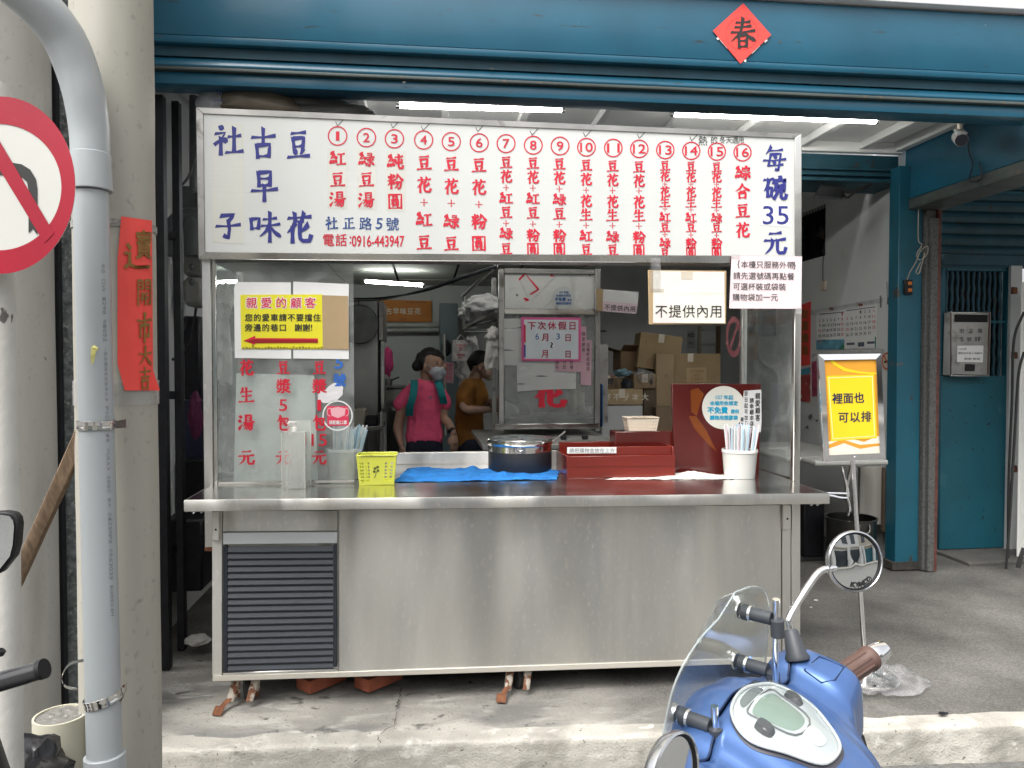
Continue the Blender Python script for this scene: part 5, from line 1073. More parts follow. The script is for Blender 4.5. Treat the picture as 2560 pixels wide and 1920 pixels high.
# white cloth at the right
w0, w1 = onC(1512, 1200), onC(1835, 1199); w2_, w3_ = onC(1830, 1188), onC(1560, 1190)
def wc(u, v):
    p = w0.lerp(w1, u).lerp(w3_.lerp(w2_, u), v); h_ = .002 + .010 * max(0, noise.noise(Vector((u * 6, v, 8)))) + .02 * math.exp(-((u - .62) / .16) ** 2) * v + .003 * noise.noise(Vector((u * 30, v * 6, 1)))
    return Vector((p.x, p.y + .010 * noise.noise(Vector((u * 12, 3, 0))) * (1 - v), p.z + max(.0015, h_)))
tag(MB().grid(wc, 80, 16).build('white_cloth', m_cloth, ang=80), 'flat white folded cloth lying in front of the maroon board and money box', 'cloth')
# hanging notices
nb = MB().slab([W(1622, 811, 3.44), W(1815, 810, 3.44), W(1816, 677, 3.44), W(1620, 675, 3.44)], (0, .004, 0)).build('cardboard_notice', m_card, None, .001)
tag(nb, 'larger no eating in notice on cardboard hanging below the menu sign', 'notice')
pw = sheet('paper', [(1633, 677), (1811, 680), (1812, 808), (1633, 807)], 3.438, mat('cream_notice_paper', (.78, .75, .66), .6, 0, .04, 5, col2=((.74, .64, .62)), c2=(.5, .6), c2s=3), .001, nb)
lett([(c_, 1653 + i * 34.3, 778, 33, 34) for i, c_ in enumerate('不提供內用')], m_ink_black, par=pw, pf_=PY(3.438), bold=.004)
mb = MB(); poly_on(mb, [(1702, 679), (1732, 679), (1731, 699), (1703, 698)], PY(3.438), NY, .001); poly_on(mb, [(1633, 722), (1660, 722), (1660, 730), (1633, 730)], PY(3.438), NY, .001); poly_on(mb, [(1632, 700), (1812, 734), (1812, 735), (1632, 735)][1:], PY(3.438), NY, .0005)
mb.build('masking_tape', mat('beige_tape', (.58, .52, .42), .5, 0, .06, 9), nb, smooth=False)
pk = sheet('pink_notice', [(1823, 771), (2003, 772), (2005, 641), (1829, 639)], 3.455, m_pinkp, .0015)
tag(pk, 'pale pink printed ordering notice taped over the lower right corner of the menu sign', 'notice')
lett([('{', 1846, 661, 5, 19, dict(mode='bb', bold=.03)), ('}', 1986, 664, 5, 19, dict(mode='bb', bold=.03))] + [(c_, 1861 + i * 19.2, 661 + i * .3, 19, 19.5) for i, c_ in enumerate('本檯只服務外帶')] + [(c_, 1842 + i * 19.2, 689 + i * .3, 19, 19.5) for i, c_ in enumerate('請先選號碼再點餐')]
     + [(c_, 1841 + i * 19.1, 716 + i * .2, 19, 19.5) for i, c_ in enumerate('可選杯裝或袋裝')] + [(c_, 1840 + i * 19.1, 743, 19, 19.5) for i, c_ in enumerate('購物袋加一元')], mat('charcoal_print', (.05, .05, .055), .5, 0, 0), par=pk, pf_=PY(3.455), bold=.003)
mb = MB(); poly_on(mb, [(1828, 634), (1850, 634), (1850, 648), (1828, 648)], PY(3.454), NY, .001); poly_on(mb, [(1990, 768), (2004, 768), (2004, 785), (1990, 785)], PY(3.454), NY, .001); mb.build('clear_tape', m_film, pk, smooth=False)
tag(MB().grid(lambda u, v: W(1626 + 26 * u, 645 + 85 * v, 3.436) + Vector((0, -.004 * noise.noise(Vector((u * 5, v * 9, 2))), 0)), 8, 20).build('clear_tape', m_film), 'crumpled clear tape holding the cardboard notice to the sign frame', 'tape')
# roundel with a slash on the right side glass
Xg = FX1 - .0195; pxg = lambda x, y: WX(x, y, Xg); NXm = Vector((-1, 0, 0))
ro = thing('slash_roundel', 'faded red ring roundel with diagonal bar on the right side glass', 'sticker', tuple(pxg(1835, 892)))
mb = MB(); ring_on(mb, 1835, 842, 20, 51, 6, pxg, NXm, eps=.001, n=40); mb.build('ring', mat('faded_red_film', (.50, .16, .18), .4, 0, .05), ro, smooth=False)
mb = MB(); poly_on(mb, [(1846, 800), (1850, 806), (1824, 884), (1820, 878)], pxg, NXm, .0014); mb.build('bar', bpy.data.materials['faded_red_film'], ro, smooth=False)
# fluorescent tubes under the ceiling
def tube_lamp(name, ax, ay, bx, by, Y, m, label, refl=True, r=.020, grp=None):
    A_, B_ = W(ax, ay, Y), W(bx, by, Y); t = thing(name, label, 'lamp', tuple((A_ + B_) / 2), grp); d = (B_ - A_).normalized()
    MB().tube([A_ + d * .02, B_ - d * .02], r, 14).build('tube', m, t)
    for e_ in (A_, B_ - d * .02): MB().tube([e_, e_ + d * .02], r * 1.05, 14).build('end_cap', m_steel_pol, t)
    if refl:
        z_ = max(A_.z, B_.z) + r + .006; z_ = z_; MB().box(A_.x - .02, B_.x + .02, Y + .005, Y + .03, z_ + .015, z_ + .04).build('batten', m_whitepl, t, .002)
        for e_ in (A_ + d * .008, B_ - d * .008): MB().box(e_.x - .008, e_.x + .008, Y - .012, Y + .012, e_.z + r * .5, z_ + .016).build('holder', m_whitepl, t, .002)
    return t
tube_lamp('ceiling_lamp', 990, 261, 1412, 272, 4.25, m_tube, 'shorter lit white fluorescent tube above the middle of the menu sign', grp='lit ceiling tubes')
tube_lamp('ceiling_lamp', 1676, 282, 2196, 301, 4.30, m_tube, 'longer lit white fluorescent tube on the ceiling above the right of the sign', grp='lit ceiling tubes')
# security camera
cc = thing('security_camera', 'white bullet security camera hanging from the ceiling at the upper right', 'camera', tuple(W(2400, 300, 4.1)))
cz0 = W(2400, 298, 4.1); M_ = Matrix.Identity(3)
MB().lathe([(0, 0), (.042, 0), (.042, -.012), (.018, -.022), (.016, -.03), (.016, -.19), (0, -.195)], (cz0.x, cz0.y, CZ - .004), 20).build('mount', m_creampl, cc)
MB().ell((cz0.x, cz0.y, CZ - .205), .016, .016, .014).build('ball_joint', m_blackp, cc)
d = Vector((-.42, -.8, -.42)).normalized(); c = Vector((cz0.x, cz0.y, CZ - .242))
MB().tube([c - d * .075, c - d * .05, c + d * .06, c + d * .065], [.026, .036, .036, .034], 24).build('housing', mat('camera_shell', (.50, .48, .46), .4, 0, .1, 20), cc)
MB().tube([c + d * .066, c + d * .069], [.033, .033], 24).build('lens_face', mat('camera_glass', (.01, .012, .03), .08, 0, 0), cc)
MB().tube([c - d * .06 + Vector((0, 0, .04)), c + d * .085 + Vector((0, 0, .04))], .028, 16, sq=.25).build('sun_hood', m_whitepl, cc)
tag(MB().tube(wrap_tube([Vector((RX - .012, 4.35, 2.86)), Vector((RX - .012, 4.34, 2.75)), Vector((RX - .016, 4.30, 2.66)), Vector((RX - .014, 4.33, 2.57)), Vector((RX - .02, 4.22, 2.56)), Vector((RX - .012, 4.25, 2.66))]), .004, 6).build('camera_cable', m_black), 'black camera cable looped on the teal side fascia', 'cable')
# ================================================================ INSIDE THE SHOP
# back room tube
tube_lamp('ceiling_lamp', 908, 703, 1062, 713, 7.0, m_tube2, 'small lit tube on the tiled ceiling of the back room above the orange sign', False, .016, 'lit ceiling tubes')
# orange wall sign
og = sheet('orange_sign', [(933, 803), (1079, 805), (1079, 752), (933, 749)], 8.26, mat('orange_banner', (.62, .21, .02), .6, 0, .25, 1.2, (1, 1, 2)), .02)
tag(og, 'orange wall sign with pale characters on the back wall over two pipes', 'sign')
lett([(c_, 972 + i * 18, 778, 16.5, 17) for i, c_ in enumerate('古早味豆花')], mat('pale_letters', (.8, .72, .55), .5, 0, 0), par=og, pf_=PY(8.26), eps=.004, bold=.04)
lett([('社正路五號古早味', 1040, 756, 50, 5, dict(mode='bb')), ('《老店》', 1008, 798, 22, 6, dict(mode='bb'))], mat('dark_red_print2', (.2, .03, .01), .5, 0, 0), par=og, pf_=PY(8.26), eps=.004)
for i, (ya, yb) in enumerate(((813, 813), (826, 825))):
    tag(MB().tube([W(962, ya, 8.2), W(1096, yb, 8.2)], .024 if i else .03, 12).build('wall_pipe', mat('dusty_white_pipe%d' % i, (.42, .42, .4), .5, 0, .15, 10)), ('lower thinner' if i else 'upper thicker') + ' horizontal pale pipe on the back wall below the orange sign', 'pipe', 'pipes below the orange sign')
tag(MB().tube(wrap_tube([W(880, 747, 6.2), W(960, 744, 6.0), (W(1060, 728, 5.6)), W(1150, 698, 5.2), W(1242, 668, 4.9)]), .007, 8).build('power_cable', m_blackp), 'black cable sagging across the top of the serving window', 'cable')
tag(MB().tube(wrap_tube([W(880, 752, 6.2), W(960, 748, 6.0), (W(1060, 724, 5.6)), W(1150, 693, 5.2), W(1242, 664, 4.9)]), .007, 8).build('power_cable', m_gp), 'grey cable sagging beside the black one across the serving window', 'cable')
# steel fridge and hanging lid at the left
fg = thing('steel_fridge', 'tall dull stainless fridge cabinet behind the left of the serving window', 'fridge', tuple(Vector((W(890, 900, 6.3).x, 6.4, .02))))
def qbox(name, x0, x1, ya, yb, Y0, Y1, m, par=None, bev=.003, floor=False):
    a_, b_ = W(x0, (ya + yb) / 2, Y0).x, W(x1, (ya + yb) / 2, Y0).x; xm = (x0 + x1) / 2
    return MB().box(a_, b_, Y0, Y1, .019 if floor else W(xm, yb, Y0).z, W(xm, ya, Y0).z).build(name, m, par, bev)
m_fr = mat('smeared_stainless', (.40, .40, .385), .3, 1., .35, 2.2, (1, 1, .8), .3, 5, bd=.02)
qbox('cabinet', 790, 946, 750, 1100, 6.30, 7.0, m_fr, fg, .006, True)
qbox('door_edge', 947, 958, 752, 850, 6.28, 6.9, m_steel_dull, fg)
qbox('seal', 947, 951, 852, 1070, 6.29, 6.35, m_darkgap, fg)
qbox('handle_strip', 952, 961, 852, 1030, 6.27, 6.33, m_steel_pol, fg)
tr_ = tag(MB().lathe([(0, 0), (.150, 0), (.156, .004), (.150, .012), (0, .012)], W(897, 811, 6.1), 40, Matrix.Rotation(R_(90), 3, 'X')).build('hanging_pan', mat('dark_pan', (.12, .125, .12), .4, .7, .25, 8)), 'round dark metal pan hanging in front of the stainless fridge', 'pan')
MB().tube([W(897, 768, 6.1), W(897, 748, 6.1)], .003, 6).build('hook', m_black, tr_)
pc_ = thing('prep_counter', 'steel prep shelf with a beige appliance below the fridge panel', 'counter', tuple(Vector((W(900, 900, 5.6).x, 5.7, .02))))
qbox('shelf', 880, 955, 1066, 1076, 5.5, 5.95, m_steel_pol, pc_); qbox('appliance', 884, 912, 1024, 1064, 5.6, 5.9, mat('beige_appliance', (.40, .37, .30), .5, 0, .08, 9), pc_, .008)
qbox('burner', 915, 944, 1038, 1064, 5.55, 5.8, m_blackp, pc_, .01); qbox('leg', 950, 957, 1030, 1150, 5.52, 5.56, m_steel_dull, pc_, .001, True); qbox('lower_cabinet', 884, 912, 1080, 1145, 5.6, 5.9, mat('grey_cabinet', (.17, .165, .15), .5, 0, .08, 9), pc_, .004, True)
tag(bagshape('pink_cloth', W(970, 905, 7.6), .05, .03, .13, mat('pink_towel', (.50, .04, .16), .8, 0, .1), 2, .3), 'crumpled pink cloth hanging right of the steel fridge', 'cloth')
sh = thing('wall_shelf', 'pale metal shelf with a saucepan behind the woman in pink', 'shelf', tuple(W(985, 1005, 7.9)))
qbox('shelf_board', 958, 1016, 965, 969, 7.8, 8.28, m_steel_dull, sh); qbox('tub', 962, 1010, 974, 1002, 7.8, 8.2, mat('dim_white_tub', (.36, .35, .31), .5), sh, .01); qbox('shelf_board', 958, 1016, 1001, 1005, 7.8, 8.28, m_steel_dull, sh)
MB().lathe([(0, 0), (.05, 0), (.055, .07), (.05, .072), (.045, .006), (0, .006)], W(968, 964, 7.95), 24).build('saucepan', m_steel_dull, sh); MB().tube([W(974, 952, 7.95), W(998, 943, 7.95)], .008, 8).build('pan_handle', m_blackp, sh)
tag(qbox('dark_bin', 966, 1004, 1020, 1150, 7.0, 7.4, mat('black_bin', (.02, .02, .022), .4), None, .03, True), 'dark bin standing in shadow behind the woman in pink', 'bin')
# corridor clutter
qb = tag(qbox('blue_cabinet', 1100, 1146, 758, 1000, 7.9, 8.2, mat('blue_grey_locker', (.13, .17, .18), .5, .2, .1, 5), None, .006, True), 'tall dull blue grey locker in the corridor behind the two women', 'locker')
tag(MB().tube([W(1110, 835, 7.0), W(1112, 1090, 7.0)], .016, 10).build('steel_pole', m_steel_pol), 'thin upright steel pole between the two women', 'pole')
tag(qbox('dark_fan', 1104, 1128, 850, 890, 7.2, 7.3, m_blackp, None, .03), 'dark round fan shape on the pole between the two women', 'fan')
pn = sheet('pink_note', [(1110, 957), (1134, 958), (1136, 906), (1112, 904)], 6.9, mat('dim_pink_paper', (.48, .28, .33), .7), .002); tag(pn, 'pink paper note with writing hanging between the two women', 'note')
lett([(c_, 1117 + (i // 4) * 9, 914 + (i % 4) * 10, 7, 7) for i, c_ in enumerate('豆花紅豆綠豆粉圓')], m_ink_red, par=pn, pf_=PY(6.9), eps=.003)
# plastic shopping bags hanging
bg1 = MB()
def bagfront(u, v):
    x = 1129 + (1181 - 1129) * u; y = 850 + (903 - 850) * v; w_ = 1 - .12 * (1 - v)
    x = 1155 + (x - 1155) * w_; return W(x, y, 6.0) + Vector((0, -.03 * math.sin(math.pi * u) * (.4 + v) + .012 * noise.noise(Vector((u * 5, v * 4, 3))), 0))
bg1.grid(bagfront, 16, 16)
b_o = bg1.build('shopping_bag', m_bagw); b_o.modifiers.new('s', 'SOLIDIFY').thickness = .002
MB().tube(wrap_tube([W(1140, 852, 5.99), W(1148, 842, 5.99), W(1153, 837, 5.99), W(1158, 842, 5.99), W(1166, 852, 5.99)]), .012, 8, sq=.4).build('handle', m_bagw, b_o)
lett([('古早味豆花', 1152, 863, 26, 6, dict(mode='bb')), ('豆', 1151, 872, 10, 10), ('謝謝惠顧', 1152, 887, 20, 5, dict(mode='bb')), ('歡迎', 1150, 894, 10, 4, dict(mode='bb'))], m_ink_red, par=b_o, pf_=PY(5.955), eps=.002, bold=.03)
tag(b_o, 'white plastic shopping bag with red print hanging above the woman in ochre', 'bag')
tag(bagshape('shopping_bag', W(1180, 868, 6.1), .05, .03, .09, m_bagw, 31, .35), 'plain white plastic bag hanging just right of the printed one', 'bag')
tag(bagshape('shopping_bag', W(1158, 925, 6.1), .06, .04, .08, m_bagw, 35, .3), 'crumpled whitish plastic bag below the printed bag behind the ochre shirt', 'bag')
strands(1212, 1255, 832, 928, 4.95, 7, 5.5, m_cloth, 'bunch_of_gloves', 'bunch of white cotton gloves hanging at the left post of the inner cabinet', 'gloves', 7)
tag(bagshape('cloth_bundle', W(1233, 838, 4.95), .045, .03, .05, m_cloth, 41, .5), 'knotted top of white cotton gloves at the inner cabinet post', 'cloth')
# upper shelf frame with wrapped bundle
us = thing('upper_shelf', 'slanting steel wire shelf frame at the upper left of the inner cabinet', 'shelf', tuple(W(1200, 800, 5.2)))
MB().slab([W(1157, 815, 5.9), W(1238, 775, 4.95), W(1238, 782, 4.95), W(1157, 822, 5.9)][::-1], (.3, 0, 0)).build('shelf_board', m_steel_dull, us)
MB().tube([W(1157, 740, 5.9), W(1240, 664, 4.95)], .014, 8).build('top_rail', m_steel_pol, us)
MB().tube([W(1160, 742, 5.9), W(1160, 822, 5.9)], .014, 8).build('upright', m_steel_dull, us)
MB().tube([W(1163, 830, 5.9), W(1240, 830, 5.0)], .008, 8).build('wire', m_black, us); MB().tube([W(1163, 819, 5.9), W(1240, 800, 5.0)], .006, 8).build('wire', m_black, us)
tag(bagshape('wrapped_bundle', W(1210, 762, 5.2), .13, .08, .07, m_bagw, 55, .25), 'clear plastic wrapped white bundle on the slanting shelf', 'bundle')
tag(bagshape('plastic_bag', W(1168, 782, 5.3), .055, .05, .06, m_bagw, 59, .6), 'crinkled clear plastic bag hanging off the slanting shelf edge', 'bag')
# inner cabinet
IY = 4.85; pi_ = PY(IY)
ic = thing('inner_cabinet', 'steel framed inner serving cabinet with patched glass and red character behind the counter', 'cabinet', tuple(Vector((W(1375, 1100, IY).x, IY + .3, .02))))
for x0, x1 in ((1247, 1260), (1488, 1501)): qbox('post', x0, x1, 672, 1078, IY, IY + .04, m_steel_dull, ic)
for x in (W(1247, 900, IY).x, W(1488, 900, IY).x): MB().box(x, x + .03, IY + .5, IY + .53, .95, W(1247, 672, IY).z).build('post', m_steel_dull, ic)
qbox('top_rail', 1261, 1487, 672, 684, IY, IY + .03, m_steel_dull, ic); qbox('middle_rail', 1261, 1487, 773, 786, IY, IY + .03, m_steel_pol, ic)
qbox('bottom_rail', 1236, 1498, 1059, 1073, IY - .01, IY + .05, m_steel_pol, ic)
m_grub = mat('stained_white_panel', (.56, .56, .53), .5, 0, .1, 4, col2=[((.30, .29, .26), (.58, .72), 4, (1, 1, 1)), ((.12, .12, .11), (.72, .74), 22, (1, 1, 1))])
qbox('upper_panel', 1262, 1486, 685, 772, IY + .012, IY + .02, m_grub, ic, 0)
qbox('pane', 1262, 1486, 787, 1058, IY + .014, IY + .019, glassmat('grimy_inner_glass', haze=.28, hazecol=(.42, .43, .41), smear=.25), ic, 0)
qbox('side_pane', 1261, 1262.5, 787, 1058, IY + .05, IY + .5, m_glass2, ic, 0)
qbox('back_panel', 1262, 1520, 860, 1058, IY + .5, IY + .51, m_steel_dull, ic, 0); qbox('shelf_board', 1255, 1500, 1040, 1046, IY + .06, IY + .49, m_steel_dull, ic)
qbox('base_body', 1240, 1500, 1112, 1300, IY - .5, IY + .5, m_steel_dull, ic, .004, True)
zt_ = W(1300, 1098, IY - .2).z
MB().box(W(1205, 1100, IY - .5).x, W(1560, 1100, IY - .5).x, IY - .52, IY + .52, zt_ - .03, zt_).build('worktop', mat('worn_worktop', (.34, .34, .32), .45, .6, .2, 7), ic, .003)
for x, y in ((1250, 1092), (1312, 1092), (1408, 1104), (1462, 1095)): MB().box(W(x, y, IY - .25).x - .018, W(x, y, IY - .25).x + .018, IY - .27, IY - .24, zt_ + .001, zt_ + .028).build('latch', m_black, ic, .004)
fac = PY(IY)
mb = MB(); rnd = random.Random(8)
for q in ([(1309, 684), (1312, 688), (1298, 702), (1296, 698)], [(1310, 682), (1314, 684), (1348, 722), (1343, 724)], [(1324, 738), (1326, 734), (1345, 722), (1349, 724), (1332, 735)], [(1311, 744), (1318, 746), (1324, 750), (1316, 754), (1308, 745)], [(1378, 685), (1388, 692), (1374, 691)]): poly_on(mb, q, PY(IY + .012), NY, .001)
mb.build('red_paper_scrap', m_ink_red, ic, smooth=False)
mb = MB()
for a_, b_, w_ in (((1390, 690), (1330, 752), 5), ((1388, 744), (1350, 780), 5), ((1300, 700), (1322, 750), 4)): line_on(mb, [a_, b_], w_, PY(IY + .012), NY, .0008)
mb.build('tape_mark', m_paperd, ic, smooth=False)
rsticker('round_sticker', 1409, 745, 29, 29, PY(IY + .010), mat('grey_sticker', (.48, .49, .47), .5, 0, .05, 4), 'small greyish round sticker with blue text on the inner cabinet top panel', mat('dull_blue_print', (.02, .09, .26), .5, 0, 0), .5)
def ntc(name, pts, Y, m, label, cat='paper'): return tag(sheet(name, pts, Y, m, .0012), label, cat)
m_lined = mat('streaked_old_paper', (.50, .50, .48), .75, 0, .1, 5, col2=[((.14, .14, .13), (.60, .63), 7, (.45, 1, 5)), ((.62, .62, .6), (.6, .7), 5, (1, 1, 3))])
ntc('old_paper', [(1259, 913), (1306, 914), (1306, 796), (1259, 797)], IY + .011, m_lined, 'stained streaky paper left of the pink framed whiteboard')
ntc('old_paper', [(1293, 979), (1365, 974), (1440, 972), (1441, 902), (1292, 903)], IY + .009, m_lined, 'wrinkled streaky white paper below the pink framed whiteboard')
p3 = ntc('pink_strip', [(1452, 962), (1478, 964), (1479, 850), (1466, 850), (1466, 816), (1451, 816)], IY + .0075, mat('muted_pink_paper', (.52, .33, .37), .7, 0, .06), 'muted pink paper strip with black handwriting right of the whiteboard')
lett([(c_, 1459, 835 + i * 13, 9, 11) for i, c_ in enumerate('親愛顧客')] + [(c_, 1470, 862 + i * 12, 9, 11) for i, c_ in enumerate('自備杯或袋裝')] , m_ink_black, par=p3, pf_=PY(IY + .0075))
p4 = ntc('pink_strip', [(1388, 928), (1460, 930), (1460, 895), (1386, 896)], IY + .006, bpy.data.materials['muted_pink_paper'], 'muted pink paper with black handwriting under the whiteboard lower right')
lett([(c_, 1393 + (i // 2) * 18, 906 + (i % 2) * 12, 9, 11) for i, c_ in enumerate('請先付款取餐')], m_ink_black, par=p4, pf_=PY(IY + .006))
wb = ntc('whiteboard', [(1304, 902), (1452, 903), (1452, 794), (1303, 793)], IY + .002, mat('pink_board_frame', (.62, .10, .26), .4, 0, .05), 'small pink framed whiteboard giving the next closing day on the inner cabinet', 'whiteboard')
mb = MB(); poly_on(mb, [(1311, 897), (1446, 898), (1446, 800), (1310, 799)], PY(IY + .002), NY, .0008); wf = mb.build('writing_surface', mat('bluish_white_board', (.60, .64, .66), .3, 0, .03, 4), wb, smooth=False)
wk = dict(par=wb, pf_=PY(IY + .002), eps=.002)
lett([(c_, 1329 + i * 25.5, 814, 22, 22) for i, c_ in enumerate('下次休假日')] + [('月', 1364, 843, 20, 21), ('日', 1420, 844, 19, 20), ('月', 1363, 884, 20, 21), ('日', 1420, 885, 19, 20)], mat('dark_red_board_ink', (.36, .02, .06), .4, 0, 0), bold=.03, **wk)
lett([('6', 1343, 841, 9, 16, dict(mode='bb')), ('3', 1395, 841, 9, 15, dict(mode='bb'))], mat('blue_marker', (.03, .12, .36), .4, 0, 0), **wk); lett([('~', 1379, 863, 14, 6, dict(mode='bb', rot=90, bold=.02))], m_ink_black, **wk)
mb = MB()
poly_on(mb, [(1310, 862), (1314, 862), (1314, 893), (1310, 893)], PY(IY + .002), NY, .003); mb.build('blue_marker_pen', mat('pen_blue', (.02, .08, .3), .4, 0, 0), wb, smooth=False)
mb = MB(); poly_on(mb, [(1310, 812), (1314, 812), (1314, 856), (1310, 856)], PY(IY + .002), NY, .003); mb.build('red_marker_pen', m_ink_red, wb, smooth=False)
mb = MB(); put(mb, '化', 1374, 992, 76, 50, PY(IY + .011), NY, kai=20); tag(mb.build('red_character', m_ink_red, smooth=False), 'big red painted character on the inner cabinet glass above the cup stacks', 'lettering')
for i, x in enumerate((1432, 1450)):
    c = W(x, 1030, IY + .2); mb = MB()
    pr2 = []; 
    for k in range(13): pr2 += [(.030, .016 * k + .001), (.034, .016 * k + .013), (.034, .016 * k + .016)]
    tag(mb.lathe(pr2, c, 20).build('cup_stack', m_creampl), 'stack of cream cups inside the inner cabinet, the %s one' % ('left', 'right')[i], 'cups', 'cup stacks in the inner cabinet')
tag(bagshape('clear_bag', W(1290, 1035, IY + .15), .08, .06, .07, m_film, 61, .5), 'crinkled clear plastic bag at the lower left of the inner cabinet', 'bag')
tag(bagshape('clear_bag', W(1465, 1035, IY + .15), .06, .06, .06, m_film, 66, .6), 'crinkled clear plastic bag at the lower right of the inner cabinet', 'bag')
# small hanging notice
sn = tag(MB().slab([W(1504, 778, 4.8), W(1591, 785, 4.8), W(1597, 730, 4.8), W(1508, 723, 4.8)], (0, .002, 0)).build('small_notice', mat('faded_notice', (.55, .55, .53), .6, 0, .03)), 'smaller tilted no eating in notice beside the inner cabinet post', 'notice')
mb = MB(); poly_on(mb, [(1505, 777), (1591, 784), (1594, 760), (1506, 752)], PY(4.8), NY, .0008); mb.build('pink_band', mat('faded_pink', (.56, .43, .46), .6, 0, 0), sn, smooth=False)
lett([(c_, 1518 + i * 16, 768 + i * 1.1, 15, 16) for i, c_ in enumerate('不提供內用')], m_ink_black, par=sn, pf_=PY(4.8), bold=.015)
mb = MB(); poly_on(mb, [(1490, 722), (1508, 722), (1506, 778), (1492, 778)], PY(4.8), NY, .002); mb.build('brown_tape', m_cardd, sn, smooth=False)
tag(qbox('blue_hanging_cloth', 1502, 1508, 960, 1068, 4.95, 5.1, mat('blue_cloth', (.01, .07, .20), .8), None, .01), 'narrow deep blue cloth hanging right of the inner cabinet', 'cloth')
# ---------------------------------------------------------------- cartons
def carton(x0, x1, ya, yb, Y, dep, m, label, rot=0, yaw=0, floor=False, tape=True, open_=False, txt=None, inkc=None, up=None):
    c0, c1 = W(x0, yb, Y), W(x1, yb, Y); w_ = (c1.x - c0.x) / 2; z0 = up if up is not None else W((x0 + x1) / 2, yb, Y).z; z1 = W((x0 + x1) / 2, ya, Y).z
    if floor: z0 = .02
    t = thing('carton', label, 'box', ((c0.x + c1.x) / 2, Y, z0), 'cardboard boxes stacked inside the shop')
    M = Matrix.Translation(((c0.x + c1.x) / 2, Y, (z0 + z1) / 2)) @ Matrix.Rotation(yaw, 4, 'Z') @ Matrix.Rotation(rot, 4, 'Y'); h_ = (z1 - z0) / 2
    def tf(mb): mb.v = [M @ v for v in mb.v]; return mb
    if open_:
        b = MB(); tk = .004
        for bx in ((-w_, w_, 0, tk), (-w_, w_, dep - tk, dep), ): b.box(bx[0], bx[1], bx[2], bx[3], -h_, h_)
        b.box(-w_, -w_ + tk, tk, dep - tk, -h_, h_); b.box(w_ - tk, w_, tk, dep - tk, -h_, h_); b.box(-w_, w_, 0, dep, -h_ - .003, -h_)
        tf(b).build('body', m, t)
        tf(MB().slab([(-w_, 0, h_), (w_, 0, h_), (w_, -.09, h_ + .05), (-w_, -.09, h_ + .05)], (0, .0, .004))).build('flap', m, t)
        tf(MB().slab([(-w_, 0, h_), (-w_, dep, h_), (-w_ - .1, dep, h_ + .03), (-w_ - .1, 0, h_ + .03)], (0, .0, .004))).build('flap', m, t)
    else:
        tf(MB().box(-w_, w_, 0, dep, -h_, h_)).build('body', m, t, .003)
        tf(MB().box(-w_ * .98, w_ * .98, dep / 2 - .002, dep / 2 + .002, h_, h_ + .0015)).build('top_seam', m_black, t)
        if tape: tf(MB().box(-.025, .025, -.0015, 0, h_ - .07, h_ + .001)).build('tape', m_creampl if 0 else bpy.data.materials['beige_tape'], t)
    if txt:
        mb = MB()
        for (s_, u, v, sz) in txt:
            V, F = glyph_norm(s_, .03, 'em' if len(s_) == 1 and ord(s_) > 0x2E80 else 'bb'); k = 1 if len(s_) == 1 and ord(s_) > 0x2E80 else .5 * len(s_)
            mb.add([M @ Vector((u * w_ + p.x * sz * k, -.002, v * h_ + p.y * sz)) for p in V], F)
        mb.build('lettering', inkc or m_ink_black, t, smooth=False)
    return t, M, w_, h_
BYY = 6.3
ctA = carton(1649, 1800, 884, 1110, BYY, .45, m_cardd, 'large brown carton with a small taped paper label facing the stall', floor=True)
mb = MB(); M = ctA[1]; w_, h_ = ctA[2], ctA[3]
lb_ = sheet('label', [(1716, 956), (1766, 955), (1766, 918), (1716, 920)], BYY - .003, m_card, .002, ctA[0])
lett([('古早味粉圓', 1741, 928, 36, 7, dict(mode='bb')), ('30斤', 1741, 938, 18, 7, dict(mode='bb')), ('豆花專用', 1741, 948, 30, 7, dict(mode='bb'))], mat('faded_brown_print', (.25, .13, .06), .6, 0, 0), par=lb_, pf_=PY(BYY - .003), eps=.003)
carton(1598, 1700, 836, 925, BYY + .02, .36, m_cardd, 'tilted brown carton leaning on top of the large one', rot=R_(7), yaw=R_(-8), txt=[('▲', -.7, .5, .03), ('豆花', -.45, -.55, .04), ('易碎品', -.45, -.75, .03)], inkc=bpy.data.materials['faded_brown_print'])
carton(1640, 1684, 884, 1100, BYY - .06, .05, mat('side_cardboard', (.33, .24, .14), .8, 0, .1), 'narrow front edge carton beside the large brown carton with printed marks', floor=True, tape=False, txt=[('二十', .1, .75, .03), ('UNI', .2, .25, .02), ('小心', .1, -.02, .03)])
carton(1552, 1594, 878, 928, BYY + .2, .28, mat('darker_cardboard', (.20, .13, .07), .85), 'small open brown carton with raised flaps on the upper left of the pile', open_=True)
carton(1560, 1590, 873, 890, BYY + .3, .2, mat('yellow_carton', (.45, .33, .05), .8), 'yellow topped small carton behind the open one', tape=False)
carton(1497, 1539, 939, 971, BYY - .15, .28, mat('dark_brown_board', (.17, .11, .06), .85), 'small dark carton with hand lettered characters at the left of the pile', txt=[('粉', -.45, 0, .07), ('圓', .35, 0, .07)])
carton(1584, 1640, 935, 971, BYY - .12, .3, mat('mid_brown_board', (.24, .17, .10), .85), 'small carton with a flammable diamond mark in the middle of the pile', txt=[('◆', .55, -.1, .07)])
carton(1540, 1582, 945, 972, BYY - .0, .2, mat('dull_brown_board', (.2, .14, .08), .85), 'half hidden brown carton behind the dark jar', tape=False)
cE = carton(1502, 1607, 973, 1012, BYY - .3, .40, mat('tan_cardboard', (.36, .27, .15), .8, 0, .1), 'wide tan carton with big faded characters lying on the white bin', txt=[(c_, -.7 + i * .45, 0, .06) for i, c_ in enumerate('原不分本大')], inkc=bpy.data.materials['beige_tape'])
